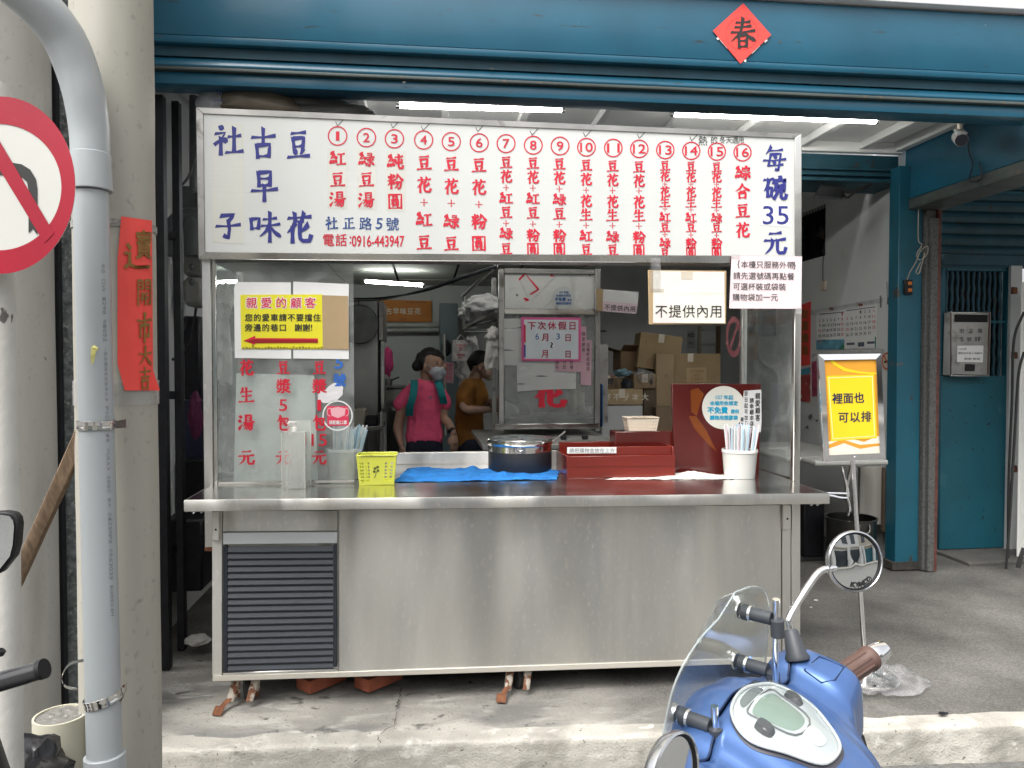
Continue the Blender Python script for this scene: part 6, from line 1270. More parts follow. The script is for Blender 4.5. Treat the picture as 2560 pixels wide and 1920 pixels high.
tag(qbox('white_bin', 1504, 1607, 1013, 1100, BYY - .29, BYY + .1, mat('grey_white_bin', (.46, .47, .47), .5, 0, .05), None, .01, True), 'large pale grey white container under the tan carton', 'container')
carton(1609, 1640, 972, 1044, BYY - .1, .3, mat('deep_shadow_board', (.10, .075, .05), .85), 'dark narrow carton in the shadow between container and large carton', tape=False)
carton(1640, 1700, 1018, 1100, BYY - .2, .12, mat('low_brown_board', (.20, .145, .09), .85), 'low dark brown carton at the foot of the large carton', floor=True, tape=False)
jx = W(1567, 970, BYY - .2)
tag(MB().lathe([(0, 0), (.045, 0), (.05, .02), (.05, .05), (.035, .065), (.035, .075), (0, .075)], jx, 20).build('dark_jar', mat('dark_jar_glass', (.02, .025, .03), .1)), 'small dark jar between the small cartons', 'jar')
tag(bagshape('blue_bag', W(1556, 932, BYY), .07, .05, .03, mat('pale_blue_bag', (.16, .28, .33), .5), 71, .4), 'crumpled pale blue bag on the small cartons', 'bag')
tag(bagshape('clear_bag', W(1610, 940, BYY - .1), .07, .05, .05, m_film, 73, .5), 'crumpled clear bag on the carton with the diamond mark', 'bag')
# ladder and notice on the back wall
ld = thing('step_ladder', 'folded metal step ladder leaning on the wall behind the large carton', 'ladder', (W(1772, 900, 7.8).x, 7.8, .02))
for x0, x1 in ((1746, 1753), (1792, 1801)): qbox('rail', x0, x1, 815, 1100, 7.8, 7.84, mat('ladder_metal%d' % x0, (.28, .26, .22) if x0 < 1780 else (.13, .08, .05), .4, .5), ld, .002, True)
for yy in (822, 858, 900): qbox('rung', 1754, 1791, yy, yy + 5, 7.81, 7.84, m_steel_dull, ld)
nn_ = tag(sheet('wall_notice', [(1719, 871), (1738, 871), (1738, 826), (1719, 826)], 8.27, mat('dim_notice', (.45, .45, .43), .7), .004), 'small white no smoking type notice on the back wall above the cartons', 'notice')
lett([('NO', 1726, 838, 13, 12, dict(mode='bb', bold=.03)), ('禁止', 1728, 857, 12, 8, dict(mode='bb'))], m_ink_black, par=nn_, pf_=PY(8.27), eps=.004)
mb = MB(); ring_on(mb, 1733, 838, 4, 4, 1, PY(8.27), NY, .005); mb.build('ring', m_ink_black, nn_, smooth=False)
qf = thing('wall_panel', 'pale door outline on the back wall behind the cartons', 'panel', tuple(W(1560, 800, 8.28)))
qbox('trim', 1497, 1500, 830, 1000, 8.27, 8.29, m_black, qf, 0); qbox('trim', 1500, 1516, 826, 829, 8.27, 8.29, m_black, qf, 0)
# posters seen through the right glass
XW = WRX - .004
def wallp(name, pts, m, label, cat, off=0., par=None):
    mb = MB(); mb.prism([WX(x, y, XW - off) for x, y in pts], (.002, 0, 0)); o = mb.build(name, m, par)
    return tag(o, label, cat) if label else o
wallp('wall_poster', [(1895, 780), (1940, 772), (1940, 840), (1895, 842)], mat('dull_blue_poster', (.14, .20, .26), .5), 'dull blue poster on the wall seen through the right glass', 'poster')
wallp('wall_poster', [(1855, 838), (1895, 828), (1895, 900), (1855, 905)], mat('orange_food_poster', (.42, .22, .10), .5, 0, .5, 12), 'blotchy orange food poster on the wall seen through the right glass', 'poster')
wc_ = tag(MB().lathe([(.0, 0), (.13, 0), (.15, .02), (.15, .05), (0, .05)], WX(1862, 795, XW - .06), 32, Matrix.Rotation(R_(90), 3, 'Y')).build('wall_clock', mat('dark_clock', (.06, .065, .07), .3)), 'dark round wall fan guard seen through the upper right glass', 'fan')
# wall with calendar
NXW = Vector((-1, 0, 0)); px_ = lambda x, y: WX(x, y, XW)
def wl(items, m, par, off, **kw): return lett(items, m, par=par, pf_=lambda x, y: WX(x, y, XW - off), n_=NXW, **kw)
cal = wallp('wall_calendar', [(2040, 779), (2112, 768), (2192, 757), (2192, 870), (2114, 872), (2042, 874)], m_paper, 'two month wall calendar sheet with date grids taped on the white wall', 'calendar', .003)
mb = MB()
for q in ([(2042, 850), (2112, 848), (2112, 873), (2042, 874)],): poly_on(mb, q, px_, NXW, .0045)
mb.build('blue_advert', mat('blue_green_advert', (.12, .32, .42), .5, 0, .4, 9), cal, smooth=False)
mb = MB()
for q in ([(2097, 872), (2112, 858), (2112, 872)], [(2189, 842), (2192, 842), (2192, 870), (2189, 870)]): poly_on(mb, q, px_, NXW, .0055)
mb.build('green_corner', mat('green_print', (.02, .22, .12), .5, 0, 0), cal, smooth=False)
mb = MB()
for q in ([(2118, 857), (2138, 856), (2138, 862), (2118, 863)], [(2146, 856), (2162, 855), (2162, 866), (2146, 867)], [(2169, 854), (2188, 853), (2188, 859), (2169, 860)], [(2116, 776), (2190, 766), (2190, 768), (2116, 778)], [(2050, 785), (2112, 779), (2112, 781), (2050, 787)]): poly_on(mb, q, px_, NXW, .0045)
mb.build('print_bar', mat('dark_slate_print', (.08, .10, .14), .5, 0, 0), cal, smooth=False)
black, red = [], []
def mon(x0, x1, rows, ytop_l, ytop_r, dy, first):
    d_ = 1
    for r in range(rows):
        for c_ in range(7):
            if r == 0 and c_ < first: continue
            if d_ > 31: return
            x = x0 + (x1 - x0) * c_ / 6; y = ytop_l + (ytop_r - ytop_l) * c_ / 6 + dy * r
            (red if c_ == 6 or c_ == 0 and r % 2 else black).append((str(d_), x, y, 3.2 if d_ < 10 else 6.5, 7, dict(mode='bb', bold=.02))); d_ += 1
mon(2050, 2106, 6, 789, 785, 12.7, 6); mon(2119, 2185, 5, 783, 777, 13.6, 3)
wl(black, m_ink_black, cal, .003, eps=.002); wl(red, m_ink_red, cal, .003, eps=.002)
mb = MB()
for x, y in ((2080, 772), (2153, 762)): disc_on(mb, x, y, 6, 4, px_, NXW, .005, 10)
mb.build('logo', mat('dark_red_logo', (.2, .03, .03), .5, 0, 0), cal, smooth=False)
for i, (a_, b_) in enumerate((((2026, 776), (2206, 745)), ((2030, 884), (2210, 872)))):
    tag(MB().grid(lambda u, v: WX(a_[0] + (b_[0] - a_[0]) * u, a_[1] + (b_[1] - a_[1]) * u + 12 * v, XW - .008) + Vector((-.01 * noise.noise(Vector((u * 22, v * 4, i))), 0, 0)), 60, 5).build('clear_tape', m_film), 'glossy wrinkled clear tape along the %s of the calendar' % ('top', 'bottom')[i], 'tape')
rb_ = wallp('red_banner', [(1995, 765), (2027, 753), (2025, 912), (1995, 916)], m_redp, 'narrow red banner with gold characters on the white wall beside the calendar', 'banner', .002)
wl([(c_, 2013, 785 + i * 30, 18, 26) for i, c_ in enumerate('財源廣進')], m_ink_gold, rb_, .002, bold=.03, eps=.003)
po = wallp('wall_poster', [(2000, 924), (2026, 918), (2025, 1006), (2000, 1003)], mat('red_drink_poster', (.45, .07, .06), .5, 0, .3, 7, col2=((.6, .5, .35)), c2=(.58, .62), c2s=14), 'red drinks poster under the red banner on the white wall', 'poster', .002)
mb = MB(); poly_on(mb, [(2000, 924), (2026, 918), (2026, 935), (2000, 938)], px_, NXW, .005); mb.build('blue_header', mat('cyan_header', (.08, .32, .42), .5, 0, 0), po, smooth=False)
wallp('wall_poster', [(2029, 905), (2042, 902), (2042, 990), (2030, 992)], mat('magenta_poster', (.40, .06, .12), .5, 0, .4, 20), 'narrow magenta poster between the red poster and the sign stand', 'poster', .002)
nsk = thing('no_smoking_sticker', 'round orange no smoking sticker on the white wall right of the sign stand', 'sticker', tuple(px_(2218, 925)))
mb = MB(); disc_on(mb, 2218, 903, 13, 22, px_, NXW, .002, 36); mb.build('disc', mat('cream_disc', (.62, .55, .45), .5, 0, 0), nsk, smooth=False)
mb = MB(); ring_on(mb, 2218, 903, 13, 22, 2.6, px_, NXW, .003, 36); poly_on(mb, [(2209, 889), (2211, 886), (2227, 917), (2225, 920)], px_, NXW, .0035); mb.build('ring', mat('orange_red_print', (.52, .09, .02), .5, 0, 0), nsk, smooth=False)
mb = MB(); poly_on(mb, [(2211, 902), (2225, 900), (2225, 906), (2211, 908)], px_, NXW, .0027); mb.build('cigarette', m_ink_black, nsk, smooth=False)
for q, nm, lb2, mm in (([(2051, 704), (2062, 702), (2061, 724), (2051, 725)], 'wall_switch', 'small beige switch hanging from a wire on the white wall', m_creampl), ([(2224, 862), (2236, 860), (2236, 878), (2224, 880)], 'wall_socket', 'small cream socket at the far edge of the white wall above the no smoking sticker', m_creampl)):
    tag(MB().prism([WX(x, y, XW - .02) for x, y in q], (.018, 0, 0)).build(nm, mm, None, .002), lb2, 'switch')
tag(MB().tube([WX(2059, 640, XW - .006), WX(2057, 660, XW - .006), WX(2057, 704, XW - .008)], .004, 6).build('switch_wire', m_gp), 'thin wire from the fan opening down to the beige wall switch', 'wire')
mb = MB()
for q in ([(2217, 703), (2219, 706), (2220, 742), (2226, 747), (2222, 762), (2218, 760), (2219, 745)], [(2200, 740), (2204, 738), (2205, 770), (2201, 768)], [(2020, 1040), (2030, 1034), (2032, 1044), (2024, 1050)], [(2012, 1070), (2020, 1062), (2023, 1072)], [(2038, 1050), (2046, 1048), (2044, 1056)]): poly_on(mb, q, px_, NXW, .003)
stuff(mb.build('paint_flake', mat('bare_plaster', (.16, .16, .15), .9, 0, .2), shop, smooth=False))
# fan in the dark opening
fo = thing('exhaust_fan', 'dark exhaust fan with cage set in the opening of the white side wall', 'fan', (WRX + .1, 5.8, 2.0))
oz = (oz0 + oz1) / 2
MB().box(WRX + .30, WRX + .32, oy0 - .1, oy1 + .1, oz0 - .1, oz1 + .1).build('dark_backing', m_darkgap, fo)
MB().box(WRX + .1, WRX + .30, oy0 - .05, oy1 + .05, oz0 - .04, oz0).build('duct_base', m_black, fo); MB().box(WRX + .1, WRX + .30, oy0 - .05, oy1 + .05, oz1, oz1 + .04).build('duct_top', m_black, fo)
for s_ in (oy0 - .04, oy1): MB().box(WRX + .1, WRX + .30, s_, s_ + .04, oz0, oz1).build('duct_side', m_black, fo)
fcn = Vector((WRX + .16, 6.30, oz))
MB().lathe([(.0, 0), (.035, 0), (.035, .04), (0, .04)], fcn, 20, Matrix.Rotation(R_(-90), 3, 'Y')).build('hub', mat('dull_brass', (.12, .10, .05), .4, .5), fo)
for k in range(4):
    a_ = k * math.pi / 2 + .4; u_ = Vector((0, math.cos(a_), math.sin(a_))); v_ = Vector((.3, -math.sin(a_), math.cos(a_))).normalized()
    MB().slab([fcn + u_ * .03 - v_ * .02, fcn + u_ * .16 - v_ * .06, fcn + u_ * .16 + v_ * .05, fcn + u_ * .03 + v_ * .02], (.004, 0, 0)).build('blade', mat('black_blade%d' % k, (.03, .03, .035), .4), fo)
for k in range(16): MB().box(WRX + .03, WRX + .034, oy0 + .02 + k * .051, oy0 + .024 + k * .051, oz0, oz1).build('cage_wire', m_black, fo)
# floodlight under the header
fl = thing('floodlight', 'black floodlight hanging under the teal header beside the menu sign', 'lamp', tuple(W(2070, 480, 4.98)))
MB().hexa([W(2035, 492, 4.90), W(2103, 496, 4.90), W(2110, 470, 4.93), W(2050, 466, 4.93), W(2035, 492, 5.04), W(2110, 492, 5.04), W(2112, 462, 5.04), W(2050, 460, 5.04)]).build('housing', m_blackp, fl, .004)
MB().hexa([W(2032, 495, 4.86), W(2100, 499, 4.86), W(2101, 495, 4.86), W(2033, 491, 4.86), W(2040, 490, 5.02), W(2112, 493, 5.02), W(2112, 490, 5.02), W(2040, 487, 5.02)]).build('glass_frame', m_black, fl)
MB().tube(wrap_tube([W(2100, 475, 4.97), W(2130, 478, 4.97), W(2160, 470, 4.97), W(2175, 462, 5.0)]), .012, 8).build('bracket', m_blackp, fl)
MB().tube(wrap_tube([W(2108, 485, 4.96), W(2118, 494, 4.96), W(2135, 482, 4.96)]), .008, 8).build('knob', m_blackp, fl)
# folding table, pot, chairs legs, on the right side inside
ft = thing('folding_table', 'folding table with a pale rounded edge and chrome legs behind the sign stand', 'table', tuple(Vector((W(2130, 1155, 4.75).x, 4.9, .012))))
za = W(2130, 1151, 4.72).z
MB().box(W(2038, 1155, 4.72).x, W(2222, 1155, 4.72).x, 4.72, 4.915, za - .035, za).build('table_top', mat('pale_table_edge', (.46, .46, .43), .4, .2, .05), ft, .012, seg=3)
MB().box(W(2000, 1155, 4.75).x, W(2219, 1155, 4.75).x, 4.93, 5.9, za - .035, za).build('table_top', bpy.data.materials['pale_table_edge'], ft, .01)
for P in ([(2105, 1165), (2120, 1235), (2110, 1245), (2070, 1238)], [(2128, 1165), (2116, 1225), (2124, 1270), (2120, 1290)], [(2040, 1232), (2118, 1234)]): MB().tube(wrap_tube([W(x, y, 4.95) for x, y in P], 5), .011, 8).build('leg', m_chrome, ft)
wp = thing('wood_board', 'pale weathered wooden board standing below the table edge by the teal pillar', 'board', tuple(Vector((W(2190, 1300, 5.15).x, 5.15, .02))))
qbox('plank', 2150, 2208, 1168, 1312, 5.1, 5.13, mat('grey_pale_wood', (.36, .34, .30), .8, 0, .15, 5, (6, 6, .4)), wp); qbox('dark_plank', 2209, 2228, 1170, 1330, 5.06, 5.09, mat('dark_wood_edge', (.10, .075, .05), .8), wp)
sp_ = thing('steel_pot', 'large dark stainless stock pot on the floor behind the sign stand pole', 'pot', tuple(WZ(2128, 1440, .02)))
pcn = Vector((W(2128, 1300, 5.0).x, 5.0, .02)); hz_ = W(2128, 1292, 5.0).z - .02; pr3 = 60 * PX(pcn)[2] / FPX
MB().lathe([(0, 0), (pr3 * .9, 0), (pr3 * .92, .01), (pr3 * .97, hz_ * .95), (pr3 * 1.04, hz_), (pr3 * .96, hz_), (pr3 * .9, .02), (0, .02)], pcn, 40).build('body', mat('blackened_steel', (.16, .16, .15), .3, 1, .3, 6), sp_)
MB().tube(wrap_tube([W(2149, 1312, 4.83), W(2149, 1330, 4.82), W(2160, 1334, 4.82), W(2173, 1330, 4.83), W(2173, 1312, 4.84)]), .005, 6).build('handle', m_steel_pol, sp_)
tag(qbox('dark_stool', 2010, 2062, 1230, 1420, 5.3, 5.6, m_black, None, .01, True), 'dark cabinet shape on the floor right of the stall behind its post', 'cabinet')
tag(qbox('dark_cabinet', 2195, 2232, 1330, 1425, 5.3, 5.7, m_blackp, None, .01, True), 'low black box in shadow beside the teal pillar foot', 'box')
# controller on the teal pillar with looped wire
ctl = thing('shutter_switch', 'black shutter switch with two orange buttons and looped cord on the teal pillar', 'switch', tuple(W(2272, 735, 4.91)))
MB().slab([W(2262, 735, 4.905), W(2282, 736, 4.905), W(2282, 699, 4.905), W(2262, 699, 4.905)], (0, .022, 0)).build('box', m_blackp, ctl, .003)
for y in (708, 725): MB().slab([W(2271, y + 4, 4.901), W(2280, y + 4, 4.901), W(2280, y - 4, 4.901), W(2271, y - 4, 4.901)], (0, .003, 0)).build('button', mat('orange_button%d' % y, (.55, .16, .02), .5), ctl)
MB().tube(wrap_tube([W(2268, 699, 4.9), W(2275, 680, 4.9), W(2290, 655, 4.88), W(2300, 630, 4.87), W(2318, 615, 4.87), W(2318, 635, 4.87), W(2300, 650, 4.87), W(2292, 635, 4.87), W(2305, 612, 4.87), W(2296, 600, 4.88), W(2296, 540, 4.9), W(2297, 480, 4.92)]), .0035, 6).build('cord', mat('beige_cord', (.34, .31, .25), .6), ctl)
MB().tube(wrap_tube([W(2302, 655, 4.87), W(2290, 680, 4.87), W(2298, 682, 4.87), W(2306, 655, 4.87), W(2312, 632, 4.87)]), .0035, 6).build('cord', bpy.data.materials['beige_cord'], ctl)
# ---------------------------------------------------------------- sign stand
ss = thing('sign_stand', 'chrome pole sign stand with a yellow poster in a mirror steel frame', 'sign stand', tuple(WZ(2170, 1700, .02)))
bc_ = WZ(2168, 1700, .014); YT = bc_.y; pst = PY(YT)
fo_ = [(2046, 886), (2203, 884), (2214, 1147), (2061, 1155)]; fi_ = [(2061, 900), (2190, 898), (2200, 1133), (2073, 1138)]
MB().slab([pst(*fo_[3]), pst(*fo_[2]), pst(*fo_[1]), pst(*fo_[0])], (0, .02, 0)).build('back_plate', m_steel_dull, ss)
for i in range(4):
    j = (i + 1) % 4; a_, b_, c_, d_ = fo_[i], fo_[j], fi_[j], fi_[i]
    P = [PY(YT - .004)(*a_), PY(YT - .004)(*b_), PY(YT - .010)(*c_), PY(YT - .010)(*d_)]
    MB().add(P + [p + Vector((0, .006, 0)) for p in P], [(0, 1, 2, 3), (7, 6, 5, 4), (0, 4, 5, 1), (1, 5, 6, 2), (2, 6, 7, 3), (3, 7, 4, 0)]).build('frame', m_chrome, ss)
pos = sheet('poster', [fi_[3], fi_[2], fi_[1], fi_[0]], YT - .002, mat('orange_poster', (.78, .36, .04), .3, 0, .25, 1.2, coat=.4), .0015, ss)
pp_ = PY(YT - .002)
def fl_(pts, m, nm, e): mb = MB(); poly_on(mb, pts, pp_, NY, e); mb.build(nm, m, pos, smooth=False)
m_yp = mat('sunny_yellow_print', (.82, .60, .02), .3, 0, .06, 3, coat=.4); m_wp = mat('poster_white', (.80, .74, .62), .3, 0, .03, coat=.4)
fl_([(2069, 1105), (2110, 1092), (2160, 1105), (2199, 1088), (2200, 1133), (2073, 1138)], m_wp, 'white_wave', .0005)
fl_([(2069, 1112), (2105, 1098), (2150, 1112), (2199, 1108), (2199, 1114), (2150, 1122), (2110, 1108), (2070, 1122)], bpy.data.materials['orange_poster'], 'orange_wave', .0008)
fl_([(2072, 898), (2084, 912), (2110, 928), (2150, 934), (2192, 936), (2192, 932), (2150, 929), (2115, 921), (2092, 909), (2082, 899)], m_yp, 'light_wave', .0008)
fl_([(2066, 940), (2184, 936), (2192, 1095), (2078, 1103)], m_yp, 'yellow_panel', .0011)
mb = MB(); line_on(mb, [(2071, 945), (2180, 941), (2186, 1090), (2082, 1097), (2071, 945)], 1.6, pp_, NY, .0016); mb.build('inner_border', mat('pale_border', (.84, .78, .45), .4, 0, 0), pos, smooth=False)
lett([(c_, 2093 + i * 27, 996 - i * 1.0, 27, 28) for i, c_ in enumerate('裡面也')] + [(c_, 2108 + i * 28.5, 1043 - i * 1.0, 27, 28) for i, c_ in enumerate('可以排')], mat('navy_print', (.02, .025, .06), .4, 0, 0), par=pos, pf_=pp_, bold=.035, eps=.002)
p0 = pst(2135, 1151); MB().tube([p0 + Vector((0, .012, -.0)), Vector((bc_.x - .0, YT + .012, .03))], .0105, 20).build('pole', m_chrome, ss)
MB().lathe([(0, .0), (.135, .0), (.142, .006), (.142, .014), (.13, .022), (.03, .030), (.02, .05), (0, .05)], (bc_.x, YT + .012, .013), 48).build('base', m_steel_pol, ss)
MB().ell(pst(2135, 1142) + Vector((0, -.008, 0)), .006, .004, .004).build('clip', m_chrome, ss)
def film(u, v):
    a_ = 6.28319 * u; r = .03 + .155 * v + .035 * noise.noise(Vector((math.cos(a_) * 2, math.sin(a_) * 2, v * 3))) * v + (.09 * v * max(0, math.cos(a_ + .25)) ** 4)
    z = .055 * (1 - v) ** .7 + .018 + .02 * noise.noise(Vector((math.cos(a_) * 6, math.sin(a_) * 6, v * 6)))
    return Vector((bc_.x + r * math.cos(a_), YT + .012 + r * math.sin(a_), max(.016, z)))
tag(MB().grid(film, 70, 16, wrap=True).build('plastic_wrap', m_film), 'crumpled clear plastic film wrapped round the foot of the sign stand', 'plastic film')
# ================================================================ PEOPLE
def blend(mb, pts, Y, radii, sc, sq=1.0, n=12):
    P = [W(p[0], p[1], Y + (p[2] if len(p) > 2 else 0)) for p in pts]; Q = wrap_tube(P, 4); R2 = []
    for i in range(len(radii) - 1):
        for k in range(4): t = k / 4; R2.append((radii[i] * (1 - t) + radii[i + 1] * t) * sc)
    R2.append(radii[-1] * sc); mb.tube(Q, R2, n, sq=sq, up=(0, 1, 0))
    mb.ell(P[0], R2[0] * .98, R2[0] * .98 * (sq if sq < 1 else 1), R2[0] * .9, n=12, k=8); mb.ell(P[-1], R2[-1] * .98, R2[-1] * .98 * (sq if sq < 1 else 1), R2[-1] * .9, n=12, k=8)
def hand(mb, base, d, side, s=1.0, curl=.4, thumb=1):
    d = Vector(d).normalized(); side = (Vector(side) - d * Vector(side).dot(d)).normalized(); nrm = d.cross(side)
    mb.tube([base - d * .02, base + d * .02, base + d * .075 * s, base + d * .085 * s], [.022 * s, .028 * s, .034 * s, .02 * s], 12, sq=.5, up=nrm)
    for i, L_ in enumerate((.068, .078, .072, .055)):
        o = side * (.026 - .0175 * i) * s; p = base + d * .078 * s + o; q = p + d * L_ * .45 * s + nrm * curl * .012 + o * .1; r = q + (d * .8 - nrm * -curl).normalized() * L_ * .35 * s; e = r + (d * .6 + nrm * curl * 1.3).normalized() * L_ * .25 * s
        mb.tube([p - d * .02, p, q, r, e], [.008 * s, .0088 * s, .0082 * s, .0075 * s, .006 * s], 8)
    b = base + d * .02 * s + side * .024 * s * thumb
    mb.tube([b - side * .01 * thumb, b + side * .018 * s * thumb + d * .02 * s, b + side * .026 * s * thumb + d * .045 * s, b + side * .026 * s * thumb + d * .06 * s], [.011 * s, .0105 * s, .0095 * s, .007 * s], 8)
# ---- woman in the pink shirt
Y1 = 5.45; k1 = PX(W(1065, 1000, Y1))[2] / FPX
w1_ = thing('person', 'person in a bright pink shirt with teal straps and face mask looking to the right', 'person', (W(1062, 1000, Y1).x, Y1, .02), 'shop workers')
mb = MB()
blend(mb, [(1078, 898, .01), (1081, 908, .0), (1086, 922, -.01)], Y1, [26, 30, 26], k1, n=16)
blend(mb, [(1088, 925, -.03), (1094, 942, -.035)], Y1, [19, 13], k1)
blend(mb, [(1105, 906, -.055), (1113, 917, -.07), (1110, 922, -.06)], Y1, [4, 5.5, 4], k1)
blend(mb, [(1068, 925, .01), (1066, 950, .01), (1063, 975, .01)], Y1, [17, 16, 22], k1)
blend(mb, [(1064, 915, -.06), (1062, 925, -.06)], Y1, [6, 4], k1 * .9)            # ear
blend(mb, [(1040, 985), (1062, 1000), (1085, 985)], Y1, [26, 34, 26], k1, .6); blend(mb, [(1062, 990), (1062, 1060), (1062, 1100), (1062, 1140)], Y1, [36, 34, 40, 42], k1, .6)
blend(mb, [(1018, 985, .0), (1008, 1015, .01), (1000, 1045, .02), (995, 1070, .02), (998, 1092, 0), (1003, 1112, -.01)], Y1, [16, 15, 13.5, 12.5, 10, 7.5], k1)
hand(mb, W(1004, 1113, Y1 - .01), (.03, -.03, -1), (.5, -.85, 0), .95, .25, 1)
blend(mb, [(1103, 985, .0), (1111, 1010, .0), (1108, 1042, .0), (1122, 1060, -.05), (1133, 1082, -.09)], Y1, [15, 13.5, 12, 11, 8], k1)
hand(mb, W(1134, 1083, Y1 - .09), (.08, -.05, -1), (-.9, -.4, 0), .95, .5, 1)
remesh(mb, 'body', m_skin, w1_, .0065, 2)
mb = MB()
blend(mb, [(1030, 975), (1062, 964), (1095, 975)], Y1, [18, 19, 17], k1, .85); blend(mb, [(1030, 990), (1062, 990), (1094, 990)], Y1, [26, 32, 25], k1, .62)
blend(mb, [(1061, 985), (1061, 1015), (1061, 1050), (1061, 1085), (1061, 1098)], Y1, [44, 46, 42, 48, 48], k1, .58)
blend(mb, [(1022, 980, 0), (1008, 1000, .01), (1001, 1012, .01)], Y1, [17, 18.5, 18.5], k1); blend(mb, [(1099, 980, 0), (1109, 1000, .0), (1112, 1012, .0)], Y1, [16, 17, 16.5], k1)
sh_ = remesh(mb, 'shirt', m_pinkshirt, w1_, .0075, 3)
tt = bpy.data.textures.new('fold', 'CLOUDS'); tt.noise_scale = .07; md = sh_.modifiers.new('folds', 'DISPLACE'); md.texture = tt; md.strength = .014; md.mid_level = .5
for pts in ([(1036, 950, -.03), (1036, 965, -.10), (1033, 990, -.135), (1026, 1015, -.13), (1023, 1040, -.10)], [(1094, 952, -.03), (1100, 968, -.09), (1106, 990, -.11), (1110, 1010, -.09)]):
    P = wrap_tube([W(x, y, Y1 + z - .012) for x, y, z in pts], 6); V = []
    for p in P: V += [p + Vector((-.027, .008, 0)), p + Vector((.025, -.006, 0)), p + Vector((.025, .0, 0)), p + Vector((-.027, .014, 0))]
    n = len(P); MB().add(V, [(4 * i + j, 4 * i + (j + 1) % 4, 4 * i + 4 + (j + 1) % 4, 4 * i + 4 + j) for i in range(n - 1) for j in range(4)]).build('strap', m_teals, w1_)
mb = MB(); blend(mb, [(1061, 1095), (1061, 1120)], Y1, [45, 46], k1, .6); 
for sx in (-1, 1): blend(mb, [(1061 + sx * 20, 1115), (1061 + sx * 22, 1220, .0), (1061 + sx * 22, 1330, .01), (1061 + sx * 22, 1415, .02)], Y1, [27, 24, 18, 14], k1)
remesh(mb, 'trousers', m_jeans, w1_, .012, 2)
for sx in (-1, 1): p = W(1061 + sx * 22, 1415, Y1); MB().ell((p.x, Y1 - .05, .055), .045, .12, .035).build('shoe', m_blackp, w1_)
mb = MB()
blend(mb, [(1074, 893, .025), (1072, 905, .035), (1068, 920, .04)], Y1, [29, 30, 20], k1, n=16); blend(mb, [(1088, 888, -.015), (1103, 895, -.02)], Y1, [17, 10], k1); blend(mb, [(1060, 905, -.02), (1056, 915, -.0)], Y1, [16, 13], k1)
for i in range(5): mb.ell(W(1045 + i * 2.2, 917 - i * 7, Y1 + .0), 13 * k1, .035, 10 * k1)
mb.ell(W(1042, 915, Y1 + .0), 13 * k1, .04, 14 * k1)
remesh(mb, 'hair', m_hair, w1_, .0075, 2)
mb = MB(); blend(mb, [(1089, 928, -.042), (1094, 942, -.040)], Y1, [18.5, 13], k1, n=16); blend(mb, [(1108, 922, -.062), (1110, 934, -.058)], Y1, [6.5, 6], k1)
remesh(mb, 'face_mask', m_mask, w1_, .006, 2)
for a_, b_ in (((1066, 911, -.075), (1086, 922, -.11)), ((1066, 925, -.07), (1084, 938, -.09))): MB().tube([W(a_[0], a_[1], Y1 + a_[2]), W(b_[0], b_[1], Y1 + b_[2])], .0018, 6).build('mask_strap', m_mask, w1_)
for x, y, z in ((1094, 909, -.083), (1108, 908, -.072)): MB().ell(W(x, y, Y1 + z), .008, .004, .0035).build('eye', m_hair, w1_); MB().ell(W(x, y - 5, Y1 + z), .012, .003, .0022).build('eyebrow', m_hair, w1_)
MB().tube([W(1126, 1073, Y1 - .075), W(1131, 1079, Y1 - .082)], .0285, 16).build('watch', m_blackp, w1_)
mb = MB(); poly_on(mb, [(1071, 996), (1076, 989), (1081, 996)], PY(Y1 - .185), NY, 0); mb.build('logo', m_ink_grey, w1_)
# ---- woman in the ochre shirt
Y2 = 5.75; k2 = PX(W(1180, 1000, Y2))[2] / FPX
w2_p = thing('person', 'person in an ochre shirt with face mask bending over work to the right', 'person', (W(1175, 1000, Y2).x, Y2, .02), 'shop workers')
mb = MB()
blend(mb, [(1200, 905, .0), (1207, 920, -.0), (1214, 930, -.01)], Y2, [23, 25, 19], k2, n=16); blend(mb, [(1228, 920, .0), (1233, 927, .0), (1228, 931, 0)], Y2, [4, 5, 4], k2)
blend(mb, [(1196, 925), (1186, 945), (1180, 965)], Y2, [16, 15, 22], k2); blend(mb, [(1176, 970), (1175, 1040), (1178, 1110)], Y2, [30, 30, 34], k2, .75)
blend(mb, [(1165, 970, -.10), (1161, 1000, -.14), (1163, 1022, -.16), (1190, 1025, -.17), (1218, 1024, -.16)], Y2, [15, 14, 12, 11, 8], k2)
hand(mb, W(1219, 1024, Y2 - .16), (1, 0, .06), (0, -.3, 1), .95, .9, 1)
blend(mb, [(1205, 975, .12), (1212, 1000, .14), (1220, 1008, .10), (1236, 1002, .04)], Y2, [14, 13, 11, 8], k2); hand(mb, W(1237, 1001, Y2 + .04), (1, -.2, -.2), (0, 0, 1), .9, .8, 1)
remesh(mb, 'body', m_skin2, w2_p, .0065, 2)
MB().ell(W(1199, 922, Y2 - .085), .010, .006, .017).build('ear', m_skin2, w2_p)
mb = MB(); blend(mb, [(1186, 955), (1176, 985), (1173, 1030), (1175, 1080), (1178, 1108)], Y2, [22, 34, 35, 37, 38], k2, .8); blend(mb, [(1190, 965), (1197, 990)], Y2, [24, 24], k2, .8)
blend(mb, [(1172, 965, -.08), (1163, 990, -.12), (1163, 1012, -.13)], Y2, [22, 22, 20], k2)
s2 = remesh(mb, 'shirt', m_orange, w2_p, .008, 3); md = s2.modifiers.new('folds', 'DISPLACE'); md.texture = tt; md.strength = .016; md.mid_level = .5
mb = MB(); blend(mb, [(1178, 1105), (1178, 1130)], Y2, [36, 36], k2, .8)
for sx in (-1, 1): blend(mb, [(1178, 1120, sx * .08), (1178, 1240, sx * .09), (1178, 1395, sx * .09)], Y2, [24, 21, 14], k2)
